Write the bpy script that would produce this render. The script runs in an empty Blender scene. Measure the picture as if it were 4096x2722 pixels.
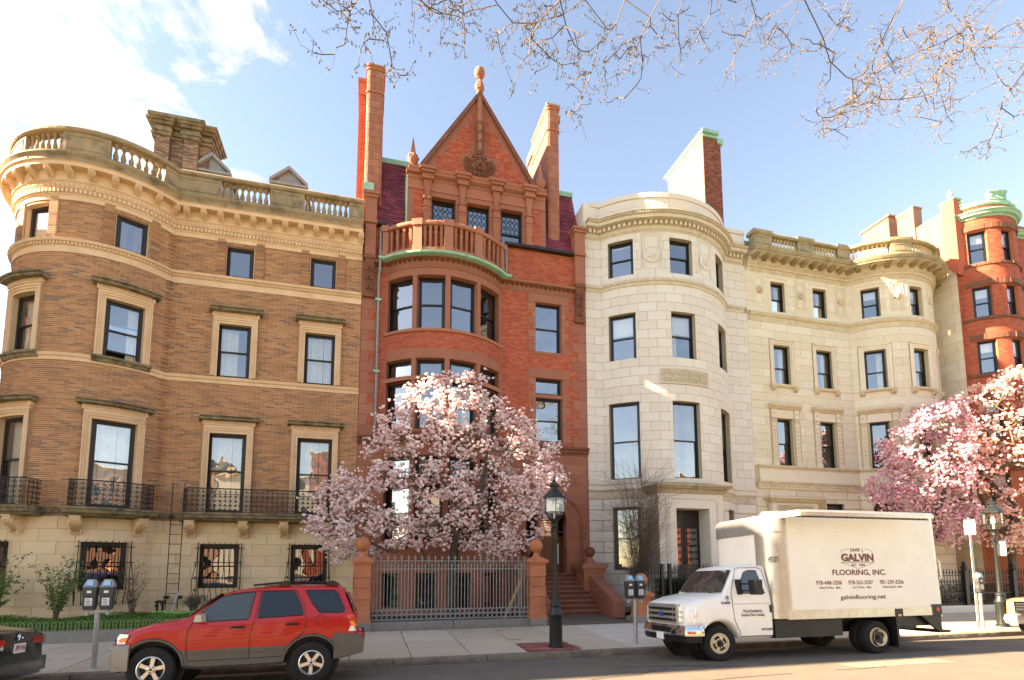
import bpy, math, random
from bisect import bisect_right
from mathutils import Matrix, Vector
import numpy as np
random.seed(7)
R = math.radians
sc = bpy.context.scene
COL = sc.collection
# ------------------------------------------------------------------ camera
cam = bpy.data.cameras.new('camera'); cam_o = bpy.data.objects.new('camera', cam); COL.objects.link(cam_o)
PITCH, YAW, ROLL, FPX, PPY, CAMH = .10672, .264743, -.00147, 2169.7, 2030., 2.1
_f = Vector((math.sin(YAW)*math.cos(PITCH), math.cos(YAW)*math.cos(PITCH), math.sin(PITCH)))
_r = Vector((math.cos(YAW), -math.sin(YAW), 0)); _u = _r.cross(_f)
_r2 = _r*math.cos(ROLL)+_u*math.sin(ROLL); _u2 = _u*math.cos(ROLL)-_r*math.sin(ROLL)
cam_o.matrix_world = Matrix(((_r2.x, _u2.x, -_f.x, 0), (_r2.y, _u2.y, -_f.y, 0), (_r2.z, _u2.z, -_f.z, CAMH), (0, 0, 0, 1)))
cam.sensor_fit = 'HORIZONTAL'; cam.sensor_width = 36; cam.lens = FPX/4096*36
cam.shift_y = (PPY-1361)/4096; cam.clip_end = 3000; cam.clip_start = .05
sc.camera = cam_o
def ray(px, py):
    return _f+_r2*((px-2048)/FPX)+_u2*((PPY-py)/FPX)
def at_y(px, py, Y):          # photo pixel -> point on the vertical plane y = Y
    d = ray(px, py); return Vector((0, 0, CAMH))+d*(Y/d.y)
# ------------------------------------------------------------------ light
SUN = Vector((-1, .15, .5)).normalized()
EXPOSURE = 3.0
sun = bpy.data.lights.new('sun', 'SUN'); sun.energy = 5.0; sun.angle = R(.5); sun.color = (1, .88, .70)
sun_o = bpy.data.objects.new('sun', sun); COL.objects.link(sun_o)
sun_o.rotation_euler = SUN.to_track_quat('Z', 'Y').to_euler(); sun_o.location = (-60, 12, 30)
world = bpy.data.worlds.new('World'); sc.world = world; world.use_nodes = True
wn = world.node_tree.nodes; wl = world.node_tree.links
bg = wn['Background']; bg.inputs['Strength'].default_value = .06
sky = wn.new('ShaderNodeTexSky'); sky.sky_type = 'NISHITA'; sky.sun_disc = False
sky.sun_elevation = math.asin(SUN.z); sky.sun_rotation = math.atan2(SUN.x, SUN.y)
sky.air_density = 1.0; sky.dust_density = .25; sky.ozone_density = 1.0; sky.altitude = 30
def wnode(t, **k):
    n = wn.new(t)
    for a, b in k.items(): setattr(n, a, b)
    return n
def wmath(op, a, b=None, clamp=False):
    n = wn.new('ShaderNodeMath'); n.operation = op; n.use_clamp = clamp
    for i, x in enumerate((a, b)):
        if x is None: continue
        if isinstance(x, (int, float)): n.inputs[i].default_value = x
        else: wl.new(x, n.inputs[i])
    return n.outputs[0]
tc = wn.new('ShaderNodeTexCoord')
mp = wn.new('ShaderNodeMapping'); wl.new(tc.outputs['Generated'], mp.inputs[0]); mp.inputs['Scale'].default_value = (1.3, 1.3, 1.6)
mp.inputs['Rotation'].default_value = (0, .5, .3)
nz = wnode('ShaderNodeTexNoise'); wl.new(mp.outputs[0], nz.inputs['Vector'])
nz.inputs['Scale'].default_value = 3.4; nz.inputs['Detail'].default_value = 12; nz.inputs['Roughness'].default_value = .62; nz.inputs['Distortion'].default_value = .5
# the bank of cloud thickens towards the sun side of the sky
dt = wnode('ShaderNodeVectorMath', operation='DOT_PRODUCT'); wl.new(tc.outputs['Generated'], dt.inputs[0])
dt.inputs[1].default_value = Vector((-.5, .6, .62)).normalized()
near = wmath('MULTIPLY', wmath('SUBTRACT', dt.outputs['Value'], .945), 2.6)
near = wmath('MINIMUM', wmath('MAXIMUM', near, -.3), .12)
cl = wmath('ADD', nz.outputs['Fac'], near)
cl = wmath('MULTIPLY', wmath('SUBTRACT', cl, .50), 7.0, True)
mix = wnode('ShaderNodeMix', data_type='RGBA'); wl.new(cl, mix.inputs[0]); wl.new(sky.outputs[0], mix.inputs[6])
mix.inputs[7].default_value = (3.6, 3.55, 3.5, 1)
wl.new(mix.outputs[2], bg.inputs['Color'])
vs = sc.view_settings
sc.display_settings.display_device = 'sRGB'; vs.view_transform = 'Standard'; vs.look = 'None'; vs.gamma = 1; vs.exposure = EXPOSURE; vs.use_curve_mapping = False
vs.use_white_balance = True; vs.white_balance_temperature = 8100; vs.white_balance_tint = 16
# ------------------------------------------------------------------ materials
def srgb(h):
    h = h.lstrip('#'); c = [int(h[i:i+2], 16)/255 for i in (0, 2, 4)]
    return tuple(x/12.92 if x <= .04045 else ((x+.055)/1.055)**2.4 for x in c)
MATS = {}
def mat(name, a, b=None, scale=3., rough=.8, metal=0., var=None, bump=0., bscale=40., spec=.5, stain=None, st=(.55, .72), stscale=1.2, coat=0., sheen=0., stretch=(1, 1, 1), trans=0.):
    """procedural material: colour a..b by noise, optional per-piece variation colour list, stains with a shape of their own, fine bump"""
    m = bpy.data.materials.new(name); m.use_nodes = True; n = m.node_tree.nodes; l = m.node_tree.links
    p = n['Principled BSDF']; p.inputs['Roughness'].default_value = rough; p.inputs['Metallic'].default_value = metal
    p.inputs['Specular IOR Level'].default_value = spec; p.inputs['Coat Weight'].default_value = coat
    if trans: p.inputs['Transmission Weight'].default_value = trans
    geo = n.new('ShaderNodeNewGeometry'); mpn = n.new('ShaderNodeMapping'); l.new(geo.outputs['Position'], mpn.inputs[0]); mpn.inputs['Scale'].default_value = stretch
    pos = mpn.outputs[0]
    def noise(s, d=5, rgh=.6):
        t = n.new('ShaderNodeTexNoise'); t.inputs['Scale'].default_value = s; t.inputs['Detail'].default_value = d; t.inputs['Roughness'].default_value = rgh
        l.new(pos, t.inputs['Vector']); return t.outputs['Fac']
    def mixc(fac, x, y, bt='MIX'):
        q = n.new('ShaderNodeMix'); q.data_type = 'RGBA'; q.blend_type = bt
        for i, v in ((0, fac), (6, x), (7, y)):
            if isinstance(v, (int, float)): q.inputs[i].default_value = v
            elif isinstance(v, tuple): q.inputs[i].default_value = (*v[:3], 1)
            else: l.new(v, q.inputs[i])
        return q.outputs[2]
    def ramp(fac, lo, hi):
        q = n.new('ShaderNodeMapRange'); l.new(fac, q.inputs[0]); q.inputs[1].default_value = lo; q.inputs[2].default_value = hi; return q.outputs[0]
    col = tuple(a)
    if b is not None: col = mixc(ramp(noise(scale), .3, .7), tuple(a), tuple(b))
    if var:
        at = n.new('ShaderNodeAttribute'); at.attribute_name = 'v'; oi = n.new('ShaderNodeObjectInfo')
        ad = n.new('ShaderNodeMath'); ad.operation = 'ADD'; l.new(at.outputs['Fac'], ad.inputs[0]); l.new(oi.outputs['Random'], ad.inputs[1])
        fr = n.new('ShaderNodeMath'); fr.operation = 'FRACT'; l.new(ad.outputs[0], fr.inputs[0])
        cr = n.new('ShaderNodeValToRGB'); l.new(fr.outputs[0], cr.inputs[0]); cr.color_ramp.interpolation = 'CONSTANT'
        els = cr.color_ramp.elements
        for i, c in enumerate(var):
            e = els[i] if i < 2 else els.new(i/len(var))
            e.position = i/len(var); e.color = (*c, 1)
        col = cr.outputs[0] if b is None else mixc(.5, cr.outputs[0], col)
    if stain:
        col = mixc(ramp(noise(stscale, 7, .68), *st), col, tuple(stain))
    if isinstance(col, tuple): p.inputs['Base Color'].default_value = (*col, 1)
    else: l.new(col, p.inputs['Base Color'])
    if bump:
        bn = n.new('ShaderNodeBump'); bn.inputs['Strength'].default_value = bump; bn.inputs['Distance'].default_value = .02
        l.new(noise(bscale, 3), bn.inputs['Height']); l.new(bn.outputs[0], p.inputs['Normal'])
    MATS[name] = m
    return m
def glass(name, tint=(.9, .93, .95), refl=.34, wob=.06, wscale=1.4, edge=1.):
    m = bpy.data.materials.new(name); m.use_nodes = True; n = m.node_tree.nodes; l = m.node_tree.links
    n.remove(n['Principled BSDF']); out = n['Material Output']
    g = n.new('ShaderNodeBsdfGlossy'); g.inputs['Roughness'].default_value = .015; g.inputs['Color'].default_value = (.95, .97, 1, 1)
    t = n.new('ShaderNodeBsdfTransparent'); t.inputs['Color'].default_value = (*tint, 1)
    lw = n.new('ShaderNodeLayerWeight'); lw.inputs['Blend'].default_value = .35
    ma = n.new('ShaderNodeMath'); ma.operation = 'MULTIPLY_ADD'; l.new(lw.outputs['Fresnel'], ma.inputs[0]); ma.inputs[1].default_value = .6*edge; ma.inputs[2].default_value = refl; ma.use_clamp = True
    mx = n.new('ShaderNodeMixShader'); l.new(ma.outputs[0], mx.inputs[0]); l.new(t.outputs[0], mx.inputs[1]); l.new(g.outputs[0], mx.inputs[2]); l.new(mx.outputs[0], out.inputs[0])
    if wob:
        geo = n.new('ShaderNodeNewGeometry'); no = n.new('ShaderNodeTexNoise'); no.inputs['Scale'].default_value = wscale; no.inputs['Detail'].default_value = 1
        l.new(geo.outputs['Position'], no.inputs['Vector']); bn = n.new('ShaderNodeBump'); bn.inputs['Strength'].default_value = wob; bn.inputs['Distance'].default_value = 1
        l.new(no.outputs['Fac'], bn.inputs['Height']); l.new(bn.outputs[0], g.inputs['Normal'])
    MATS[name] = m; return m
S = srgb
mat('brown_brick', S('#a5714b'), var=[S('#b17d57'), S('#a3704a'), S('#b88660'), S('#9a6a4d'), S('#ad7755'), S('#806050'), S('#b5815d'), S('#a67350')], bump=.3, bscale=60, rough=.85, stain=S('#8a6247'), st=(.45, .95), stscale=.45)
mat('brown_mortar', S('#cfb08c'), S('#bf9e7a'), 20, rough=.95)
mat('sandstone', S('#dfbd9a'), S('#d0aa84'), 1.6, bump=.25, bscale=50, stain=S('#7b6546'), st=(.6, .85), stscale=1.1)
mat('sandstone_block', S('#dcc09c'), S('#d2b28c'), 2.2, var=[S('#ddc3a0'), S('#d6b892'), S('#e0c8a6'), S('#d8bb96')], bump=.2, bscale=60, stain=S('#7d6a52'), st=(.66, .85), stscale=.9)
mat('sooty_stone', S('#6f6450'), S('#94805d'), 5, bump=.4, bscale=40, stain=S('#3b362e'), st=(.45, .7), stscale=3)
mat('weathered_stone', S('#a68c6b'), S('#857258'), 2.4, bump=.3, bscale=40, stain=S('#463e2f'), st=(.5, .75), stscale=1.8)
mat('dark_wood', S('#1c1310'), S('#251914'), 6, rough=.5)
mat('black_paint', S('#0b0c0d'), S('#101213'), 6, rough=.4)
mat('iron', S('#191412'), S('#231c19'), 12, rough=.6)
mat('black_iron', S('#070707'), S('#0d0d0d'), 12, rough=.5)
mat('grey_iron', S('#8f9692'), S('#7c837f'), 9, rough=.6)
mat('red_brick', S('#bb5530'), var=[S('#b9573a'), S('#ab4c32'), S('#b65d42'), S('#a3472f'), S('#bf6043'), S('#ac5339')], bump=.3, bscale=60, stain=S('#8e4a38'), st=(.45, .95), stscale=.5)
mat('red_mortar', S('#b0694a'), S('#a15c40'), 14)
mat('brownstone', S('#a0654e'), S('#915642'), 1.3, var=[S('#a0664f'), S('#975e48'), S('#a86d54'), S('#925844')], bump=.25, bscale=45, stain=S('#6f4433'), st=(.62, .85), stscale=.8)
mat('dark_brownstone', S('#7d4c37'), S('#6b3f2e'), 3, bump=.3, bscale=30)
mat('pillar_stone', S('#bd7450'), S('#a96443'), 2.5, bump=.3, bscale=45, stain=S('#8a4f37'), st=(.55, .8))
mat('slate', S('#7d3340'), var=[S('#84353f'), S('#742e39'), S('#8d3c46'), S('#6a2a35')], rough=.6)
mat('copper', S('#93bda3'), S('#7ba88f'), 4, rough=.7, stain=S('#5a5a44'), st=(.62, .8), stscale=3)
mat('granite', S('#d8cec2'), S('#cdc2b4'), 24, var=[S('#dad1c6'), S('#d0c5b8'), S('#ddd5ca'), S('#d6cabc'), S('#d3c8bb')], bump=.25, bscale=70, stain=S('#b39a78'), st=(.68, .9), stscale=.8)
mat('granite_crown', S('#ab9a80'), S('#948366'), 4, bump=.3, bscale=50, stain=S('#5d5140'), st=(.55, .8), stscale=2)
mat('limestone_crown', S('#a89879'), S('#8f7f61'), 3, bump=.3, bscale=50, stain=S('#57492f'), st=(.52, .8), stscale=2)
mat('granite_trim', S('#cfc2ae'), S('#bdae97'), 5, bump=.25, bscale=60, stain=S('#9a815c'), st=(.58, .8), stscale=1.4)
mat('joint', S('#9c8d79'), rough=.95)
mat('limestone', S('#ddcfb9'), S('#d0c0a6'), 2, var=[S('#ded1bb'), S('#d6c7ae'), S('#e4d8c4'), S('#d9caaf')], bump=.15, bscale=60, stain=S('#b59a73'), st=(.7, .95), stscale=.7)
mat('limestone_trim', S('#d5c5aa'), S('#c3b08f'), 3, bump=.25, bscale=50, stain=S('#7d6d51'), st=(.58, .85), stscale=1.8)
mat('limestone_joint', S('#bba988'), rough=.95)
mat('far_brick', S('#b4512f'), var=[S('#ae543a'), S('#a34b33'), S('#b45d42'), S('#9f4a34')], bump=.3, bscale=60)
mat('tan_brick', S('#b56a45'), var=[S('#a97a60'), S('#9a6c53'), S('#b3876d'), S('#a1735a')], bump=.3, bscale=60)
mat('sunlit_brick', S('#a5816d'), var=[S('#aa8672'), S('#9c7763'), S('#b39380'), S('#94705d')], bump=.3, bscale=60)
mat('dark_brick', S('#7a4434'), var=[S('#84493a'), S('#6f3c2d'), S('#8d5443'), S('#66382b')], bump=.3, bscale=60)
mat('chimney_brick', S('#8e7159'), var=[S('#957660'), S('#7d6350'), S('#a08369'), S('#6d5545')], bump=.3, bscale=60)
mat('lead_grey', S('#8b8d8c'), S('#7a7c7b'), 4, rough=.6)
mat('interior', S('#29241f'), rough=.9)
mat('curtain', S('#e8e2d4'), S('#d8cfbd'), 6, rough=.9)
mat('gold_curtain', S('#8a5c2a'), S('#6f4820'), 6, rough=.9)
mat('blind', S('#e9e7df'), rough=.8)
mat('oak', S('#8a5a30'), S('#6e4524'), 8, rough=.5, stretch=(6, 6, 1))
mat('asphalt', S('#6f6457'), S('#62584c'), 1.1, rough=.9, bump=.5, bscale=120, stain=S('#55504b'), st=(.6, .85), stscale=.5)
mat('asphalt_patch', S('#86796a'), S('#7c7063'), 2, rough=.9, bump=.5, bscale=120)
mat('concrete', S('#bfae97'), S('#b09f89'), 1.6, var=[S('#c0b09a'), S('#b3a38d'), S('#c7b9a5'), S('#b7a791')], bump=.3, bscale=90, stain=S('#958b7e'), st=(.6, .85), stscale=1)
mat('new_concrete', S('#cfc6b8'), S('#c2b9aa'), 1.6, bump=.2, bscale=90, stain=S('#b3ada2'), st=(.66, .85), stscale=1.4)
mat('kerb_stone', S('#6f6458'), S('#8b7d6c'), 3, bump=.9, bscale=18, rough=.9, stain=S('#4a4238'), st=(.5, .8), stscale=2)
mat('grey_granite', S('#8d867b'), S('#7d776d'), 6, bump=.4, bscale=40, stain=S('#5f5a53'), st=(.58, .8))
mat('paving_brick', S('#8f5443'), var=[S('#945746'), S('#85493b'), S('#a0654f'), S('#7c4537')], bump=.4, bscale=60)
mat('red_spray', S('#b0454a'), S('#b8777a'), 14, rough=.8)
mat('soil', S('#4e3f30'), S('#3c3026'), 5, bump=.6, bscale=20)
mat('lawn', S('#7f9a4a'), S('#6b8640'), 6, bump=.5, bscale=60)
mat('grass', S('#8cab4f'), S('#77983f'), 2, rough=.7)
mat('ivy', S('#6f9a40'), S('#557d33'), 6, rough=.6)
mat('hedge', S('#2f3d24'), S('#25311d'), 5, rough=.6)
mat('leaf', S('#6f8f3d'), S('#56742f'), 5, rough=.6)
mat('bark', S('#5e5145'), S('#473c33'), 9, bump=.7, bscale=30, stain=S('#74705a'), st=(.6, .8), stscale=3)
mat('twig', S('#6a5747'), S('#54453a'), 9)
mat('elm_bark', S('#5e4934'), S('#493827'), 6, bump=.3, bscale=40)
mat('bud', S('#97803c'), S('#7c692f'), 8, rough=.7)
mat('petal', S('#f1dcd8'), var=[S('#fbf1ee'), S('#f8e6e4'), S('#fdf7f4'), S('#f0ccd3'), S('#fbf3ee'), S('#e6b4c2')], rough=.6)
mat('petal_pink', S('#d98aa6'), var=[S('#edb9ca'), S('#dd8fae'), S('#f2d0da'), S('#f7e3e7'), S('#d2769e'), S('#f9ecec')], rough=.6)
mat('petal_blush', S('#eebfb6'), var=[S('#f0c6bc'), S('#e8a9a5'), S('#f6ddd3'), S('#e79a9c'), S('#f8e6dc')], rough=.6)
mat('lamp_green', S('#151a19'), S('#1c2221'), 9, rough=.45)
mat('lamp_cream', S('#d9d2bf'), rough=.5)
mat('steel', S('#b6b6b1'), S('#a3a39e'), 6, rough=.45, metal=.6)
mat('meter_grey', S('#3c3d3e'), S('#333435'), 6, rough=.45)
mat('meter_head', S('#8f959b'), rough=.35, metal=.4)
mat('screen', S('#9cc0dc'), rough=.2)
mat('white_paint', S('#f0eee8'), S('#e9e5dc'), 3, rough=.35, coat=.3)
mat('box_white', S('#efe9de'), S('#e8e0d2'), 1.5, rough=.45, stain=S('#d8cbb6'), st=(.66, .9), stscale=1.5)
mat('alu', S('#cbc6bb'), S('#b9b4aa'), 6, rough=.35, metal=.7)
mat('grey_panel', S('#8f8a84'), S('#807b75'), 4, rough=.5)
mat('chrome', S('#e6e6e4'), rough=.08, metal=1.)
mat('lit_stone', S('#b59a7c'), S('#a48a6d'), 1.5, rough=.9)
mat('tyre', S('#100f0f'), S('#181716'), 9, rough=.85)
mat('black_plastic', S('#0a0a0b'), S('#101011'), 7, rough=.5)
mat('car_red', S('#ac0c0c'), rough=.3, coat=.5, spec=.4)
mat('car_black', S('#0b0b0d'), rough=.2, coat=1.)
mat('car_gold', S('#b49a74'), rough=.3, metal=.5, coat=1.)
mat('bumper_grey', S('#8d867c'), S('#837c72'), 5, rough=.45)
mat('cladding', S('#5a544c'), S('#504a43'), 5, rough=.55)
mat('silver_trim', S('#b3ada2'), rough=.4, metal=.4)
mat('alloy', S('#d6d3cc'), rough=.3, metal=.75)
mat('rusty_cream', S('#e0cfae'), S('#cdb48a'), 8, rough=.5, stain=S('#9a6a3c'), st=(.62, .8), stscale=9)
mat('lens_clear', S('#e9e6de'), S('#cfccc4'), 20, rough=.12, coat=1.)
mat('lens_amber', S('#f08a2a'), rough=.15, coat=1.)
mat('lens_red', S('#c3201d'), rough=.15, coat=1.)
mat('maroon_ink', S('#6e2418'), rough=.5)
mat('brown_ink', S('#57382c'), rough=.5)
mat('grey_ink', S('#a9a39a'), rough=.5)
mat('black_ink', S('#2a2624'), rough=.5)
mat('badge_blue', S('#1c3f8f'), rough=.3)
mat('plate_white', S('#e9e9e6'), rough=.5)
mat('plate_red', S('#b3302c'), rough=.5)
mat('seat_grey', S('#8b8377'), rough=.9)
mat('wood_plank', S('#d3b07c'), S('#c49e68'), 10, rough=.7, stretch=(1, 1, 8))
mat('bright_green', S('#5fd23f'), rough=.5)
glass('pane', refl=.24, wob=.012)
glass('pane_gold', tint=(.75, .6, .35), refl=.3, wob=.03)
glass('car_glass', tint=(.45, .52, .5), refl=.18, wob=0)
glass('dark_glass', tint=(.05, .05, .06), refl=.16, wob=0)
glass('lamp_glass', tint=(.95, .95, .9), refl=.06, wob=0, edge=.4)

for nm_ in ('petal', 'petal_pink', 'petal_blush', 'leaf', 'ivy', 'grass'):      # thin petals and leaves let light through
    m_ = MATS[nm_]; n_ = m_.node_tree.nodes; l_ = m_.node_tree.links; p_ = n_['Principled BSDF']; t_ = n_.new('ShaderNodeBsdfTranslucent'); mxs = n_.new("ShaderNodeMixShader"); mxs.inputs[0].default_value = .4
    l_.new(p_.inputs['Base Color'].links[0].from_socket, t_.inputs['Color']); l_.new(p_.outputs[0], mxs.inputs[1]); l_.new(t_.outputs[0], mxs.inputs[2]); l_.new(mxs.outputs[0], n_['Material Output'].inputs[0])
# ------------------------------------------------------------------ helpers
def link(o, parent=None, props=None):
    COL.objects.link(o)
    if parent is not None: o.parent = parent
    for k, v in (props or {}).items(): o[k] = v
    return o
def thing(name, label, cat, loc=(0, 0, 0), rz=0, group=None, rx=0):
    o = bpy.data.objects.new(name, None); o.empty_display_size = .2
    o.location = loc; o.rotation_euler = (rx, 0, rz)
    link(o, None, {'label': label, 'category': cat})
    if group: o['group'] = group
    return o
def tag(o, label, cat, group=None):
    o['label'] = label; o['category'] = cat
    if group: o['group'] = group
    return o
class G:
    """collects faces of ONE mesh"""
    def __init__(s): s.v = []; s.f = []; s.a = None
    def add(s, vs, fs):
        b = len(s.v); s.v += [tuple(p) for p in vs]; s.f += [tuple(i+b for i in f) for f in fs]
    BF = ((0, 3, 2, 1), (4, 5, 6, 7), (0, 1, 5, 4), (1, 2, 6, 5), (2, 3, 7, 6), (3, 0, 4, 7))
    def box(s, x0, x1, y0, y1, z0, z1):
        s.add([(x0, y0, z0), (x1, y0, z0), (x1, y1, z0), (x0, y1, z0), (x0, y0, z1), (x1, y0, z1), (x1, y1, z1), (x0, y1, z1)], s.BF); return s
    def hexa(s, p): s.add(p, s.BF); return s
    def frustum(s, cx, cy, z0, z1, a0, b0, a1, b1):
        s.add([(cx-a0, cy-b0, z0), (cx+a0, cy-b0, z0), (cx+a0, cy+b0, z0), (cx-a0, cy+b0, z0), (cx-a1, cy-b1, z1), (cx+a1, cy-b1, z1), (cx+a1, cy+b1, z1), (cx-a1, cy+b1, z1)], s.BF); return s
    def prism(s, pts, fn0, fn1):
        """pts 2-D polygon; fn0/fn1 map (u,v) to the two end faces"""
        n = len(pts); vs = [fn0(*p) for p in pts]+[fn1(*p) for p in pts]
        fs = [tuple(range(n))[::-1], tuple(range(n, 2*n))]+[(i, (i+1) % n, n+(i+1) % n, n+i) for i in range(n)]
        s.add(vs, fs); return s
    def lathe(s, prof, c=(0, 0, 0), n=12, axis='z', square=False, cap=True):
        """prof [(r,h)]"""
        vs = []; fs = []
        for r, h in prof:
            for k in range(n):
                t = 2*math.pi*(k+.5)/n if square else 2*math.pi*k/n
                q = r/math.cos(math.pi/n) if square else r
                x, y = q*math.cos(t), q*math.sin(t)
                vs.append((c[0]+x, c[1]+y, c[2]+h) if axis == 'z' else ((c[0]+x, c[1]+h, c[2]+y) if axis == 'y' else (c[0]+h, c[1]+x, c[2]+y)))
        m = len(prof)
        for i in range(m-1):
            for k in range(n):
                k2 = (k+1) % n; fs.append((i*n+k, i*n+k2, (i+1)*n+k2, (i+1)*n+k))
        if cap: fs.append(tuple(range(n))[::-1]); fs.append(tuple(range((m-1)*n, m*n)))
        s.add(vs, fs); return s
    def tube(s, pts, rad, n=5, cap=True):
        pts = [Vector(p) for p in pts]; m = len(pts)
        if m < 2: return s
        rad = rad if isinstance(rad, (list, tuple)) else [rad]*m
        vs = []; fs = []; up = None
        for i, p in enumerate(pts):
            d = (pts[min(i+1, m-1)]-pts[max(i-1, 0)])
            d = d.normalized() if d.length > 1e-9 else Vector((0, 0, 1))
            if up is None: up = Vector((0, 0, 1)) if abs(d.z) < .9 else Vector((1, 0, 0))
            a = d.cross(up); a = a.normalized() if a.length > 1e-6 else Vector((1, 0, 0)); b = a.cross(d); up = b
            for k in range(n):
                t = 2*math.pi*k/n; q = p+a*(math.cos(t)*rad[i])+b*(math.sin(t)*rad[i]); vs.append((q.x, q.y, q.z))
        for i in range(m-1):
            for k in range(n):
                k2 = (k+1) % n; fs.append((i*n+k, i*n+k2, (i+1)*n+k2, (i+1)*n+k))
        if cap: fs.append(tuple(range(n))[::-1]); fs.append(tuple(range((m-1)*n, m*n)))
        s.add(vs, fs); return s
    def ball(s, c, r, n=14, m=9, sq=(1, 1, 1)):
        prof = [(r*math.sin(math.pi*max(.02, min(.98, i/m))), -r*math.cos(math.pi*i/m)) for i in range(m+1)]
        b = len(s.v); s.lathe(prof, (0, 0, 0), n)
        for i in range(b, len(s.v)): v = s.v[i]; s.v[i] = (c[0]+v[0]*sq[0], c[1]+v[1]*sq[1], c[2]+v[2]*sq[2])
        return s
    def sweep(s, path, s0, s1, prof, cap=True):
        """closed profile [(offset, z)] carried along a facade path"""
        S_ = path.cuts(s0, s1); n = len(prof); vs = []; fs = []
        for t in S_:
            for o, z in prof: x, y = path.P(t, o); vs.append((x, y, z))
        for i in range(len(S_)-1):
            for k in range(n):
                k2 = (k+1) % n; fs.append((i*n+k, i*n+k2, (i+1)*n+k2, (i+1)*n+k))
        if cap: fs.append(tuple(range(n))); fs.append(tuple(range((len(S_)-1)*n, len(S_)*n))[::-1])
        s.add(vs, fs); return s
    def slab(s, path, s0, s1, z0, z1, o0, o1):
        return s.sweep(path, s0, s1, [(o0, z0), (o1, z0), (o1, z1), (o0, z1)])
    def mesh(s, name, smooth=None):
        me = bpy.data.meshes.new(name); me.from_pydata(s.v, [], s.f); me.update()
        if smooth: me.shade_smooth(); 
        if smooth and smooth != True: me.set_sharp_from_angle(angle=R(smooth))
        if s.a is not None:
            at = me.attributes.new('v', 'FLOAT', 'FACE'); at.data.foreach_set('value', np.array(s.a, dtype=np.float32))
        return me
    def obj(s, name, m, parent=None, smooth=None, **props):
        me = s.mesh(name, smooth); me.materials.append(MATS[m] if isinstance(m, str) else m)
        return link(bpy.data.objects.new(name, me), parent, props)
def put(name, me, parent, loc, rot=(0, 0, 0), scale=None, m=None):
    """one more object sharing the mesh data me"""
    o = bpy.data.objects.new(name, me); o.location = loc; o.rotation_euler = rot
    if scale: o.scale = scale if isinstance(scale, tuple) else (scale,)*3
    return link(o, parent)
def withmat(me, m):
    me.materials.append(MATS[m]); return me
def fixnormals():
    import bmesh
    for me in bpy.data.meshes:
        if me.polygons and not me.get('nofix') and len(me.polygons) < 60000:
            b = bmesh.new(); b.from_mesh(me); bmesh.ops.recalc_face_normals(b, faces=b.faces); b.to_mesh(me); b.free()
def arc(cx, cy, r, x0, x1, n):
    a0 = math.asin((x0-cx)/r); a1 = math.asin((x1-cx)/r)
    return [(cx+r*math.sin(a0+(a1-a0)*i/n), cy-r*math.cos(a0+(a1-a0)*i/n)) for i in range(n+1)]
class Path:
    """plan line of a house front; offsets run outwards, towards the street"""
    def __init__(s, pts):
        s.v = pts; s.S = [0.]
        for a, b in zip(pts, pts[1:]): s.S.append(s.S[-1]+math.dist(a, b))
        n = []
        for a, b in zip(pts, pts[1:]):
            d = math.dist(a, b); n.append(((b[1]-a[1])/d, -(b[0]-a[0])/d))
        s.n = n; s.m = []
        for i in range(len(pts)):
            p = n[max(0, i-1)]; q = n[min(len(n)-1, i)]; mx, my = p[0]+q[0], p[1]+q[1]; k = mx*q[0]+my*q[1]; s.m.append((mx/k, my/k))
    def seg(s, t):
        i = min(max(bisect_right(s.S, t)-1, 0), len(s.n)-1); return i, (t-s.S[i])/(s.S[i+1]-s.S[i])
    def P(s, t, o=0.):
        i, k = s.seg(t); a, b = s.v[i], s.v[i+1]; p, q = s.m[i], s.m[i+1]
        return ((a[0]+p[0]*o)*(1-k)+(b[0]+q[0]*o)*k, (a[1]+p[1]*o)*(1-k)+(b[1]+q[1]*o)*k)
    def rot(s, t):
        i, k = s.seg(t); a, b = s.v[i], s.v[i+1]; return math.atan2(b[1]-a[1], b[0]-a[0])
    def cuts(s, a, b): return [a]+[t for t in s.S if a+1e-4 < t < b-1e-4]+[b]
    def sx(s, x, st=0):
        for i in range(st, len(s.n)):
            a, b = s.v[i][0], s.v[i+1][0]
            if a <= x <= b and b > a: return s.S[i]+(x-a)/(b-a)*(s.S[i+1]-s.S[i])
def rep(name, me, parent, path, ss, z, o):
    """copies of one mesh (local x along the wall, -y outwards) set along the path"""
    for t in ss:
        x, y = path.P(t, o); put(name, me, parent, (x, y, z), (0, 0, path.rot(t)))
def spread(a, b, pitch):
    n = max(1, int(round((b-a)/pitch))); return [a+(b-a)*(i+.5)/n for i in range(n)]
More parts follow.
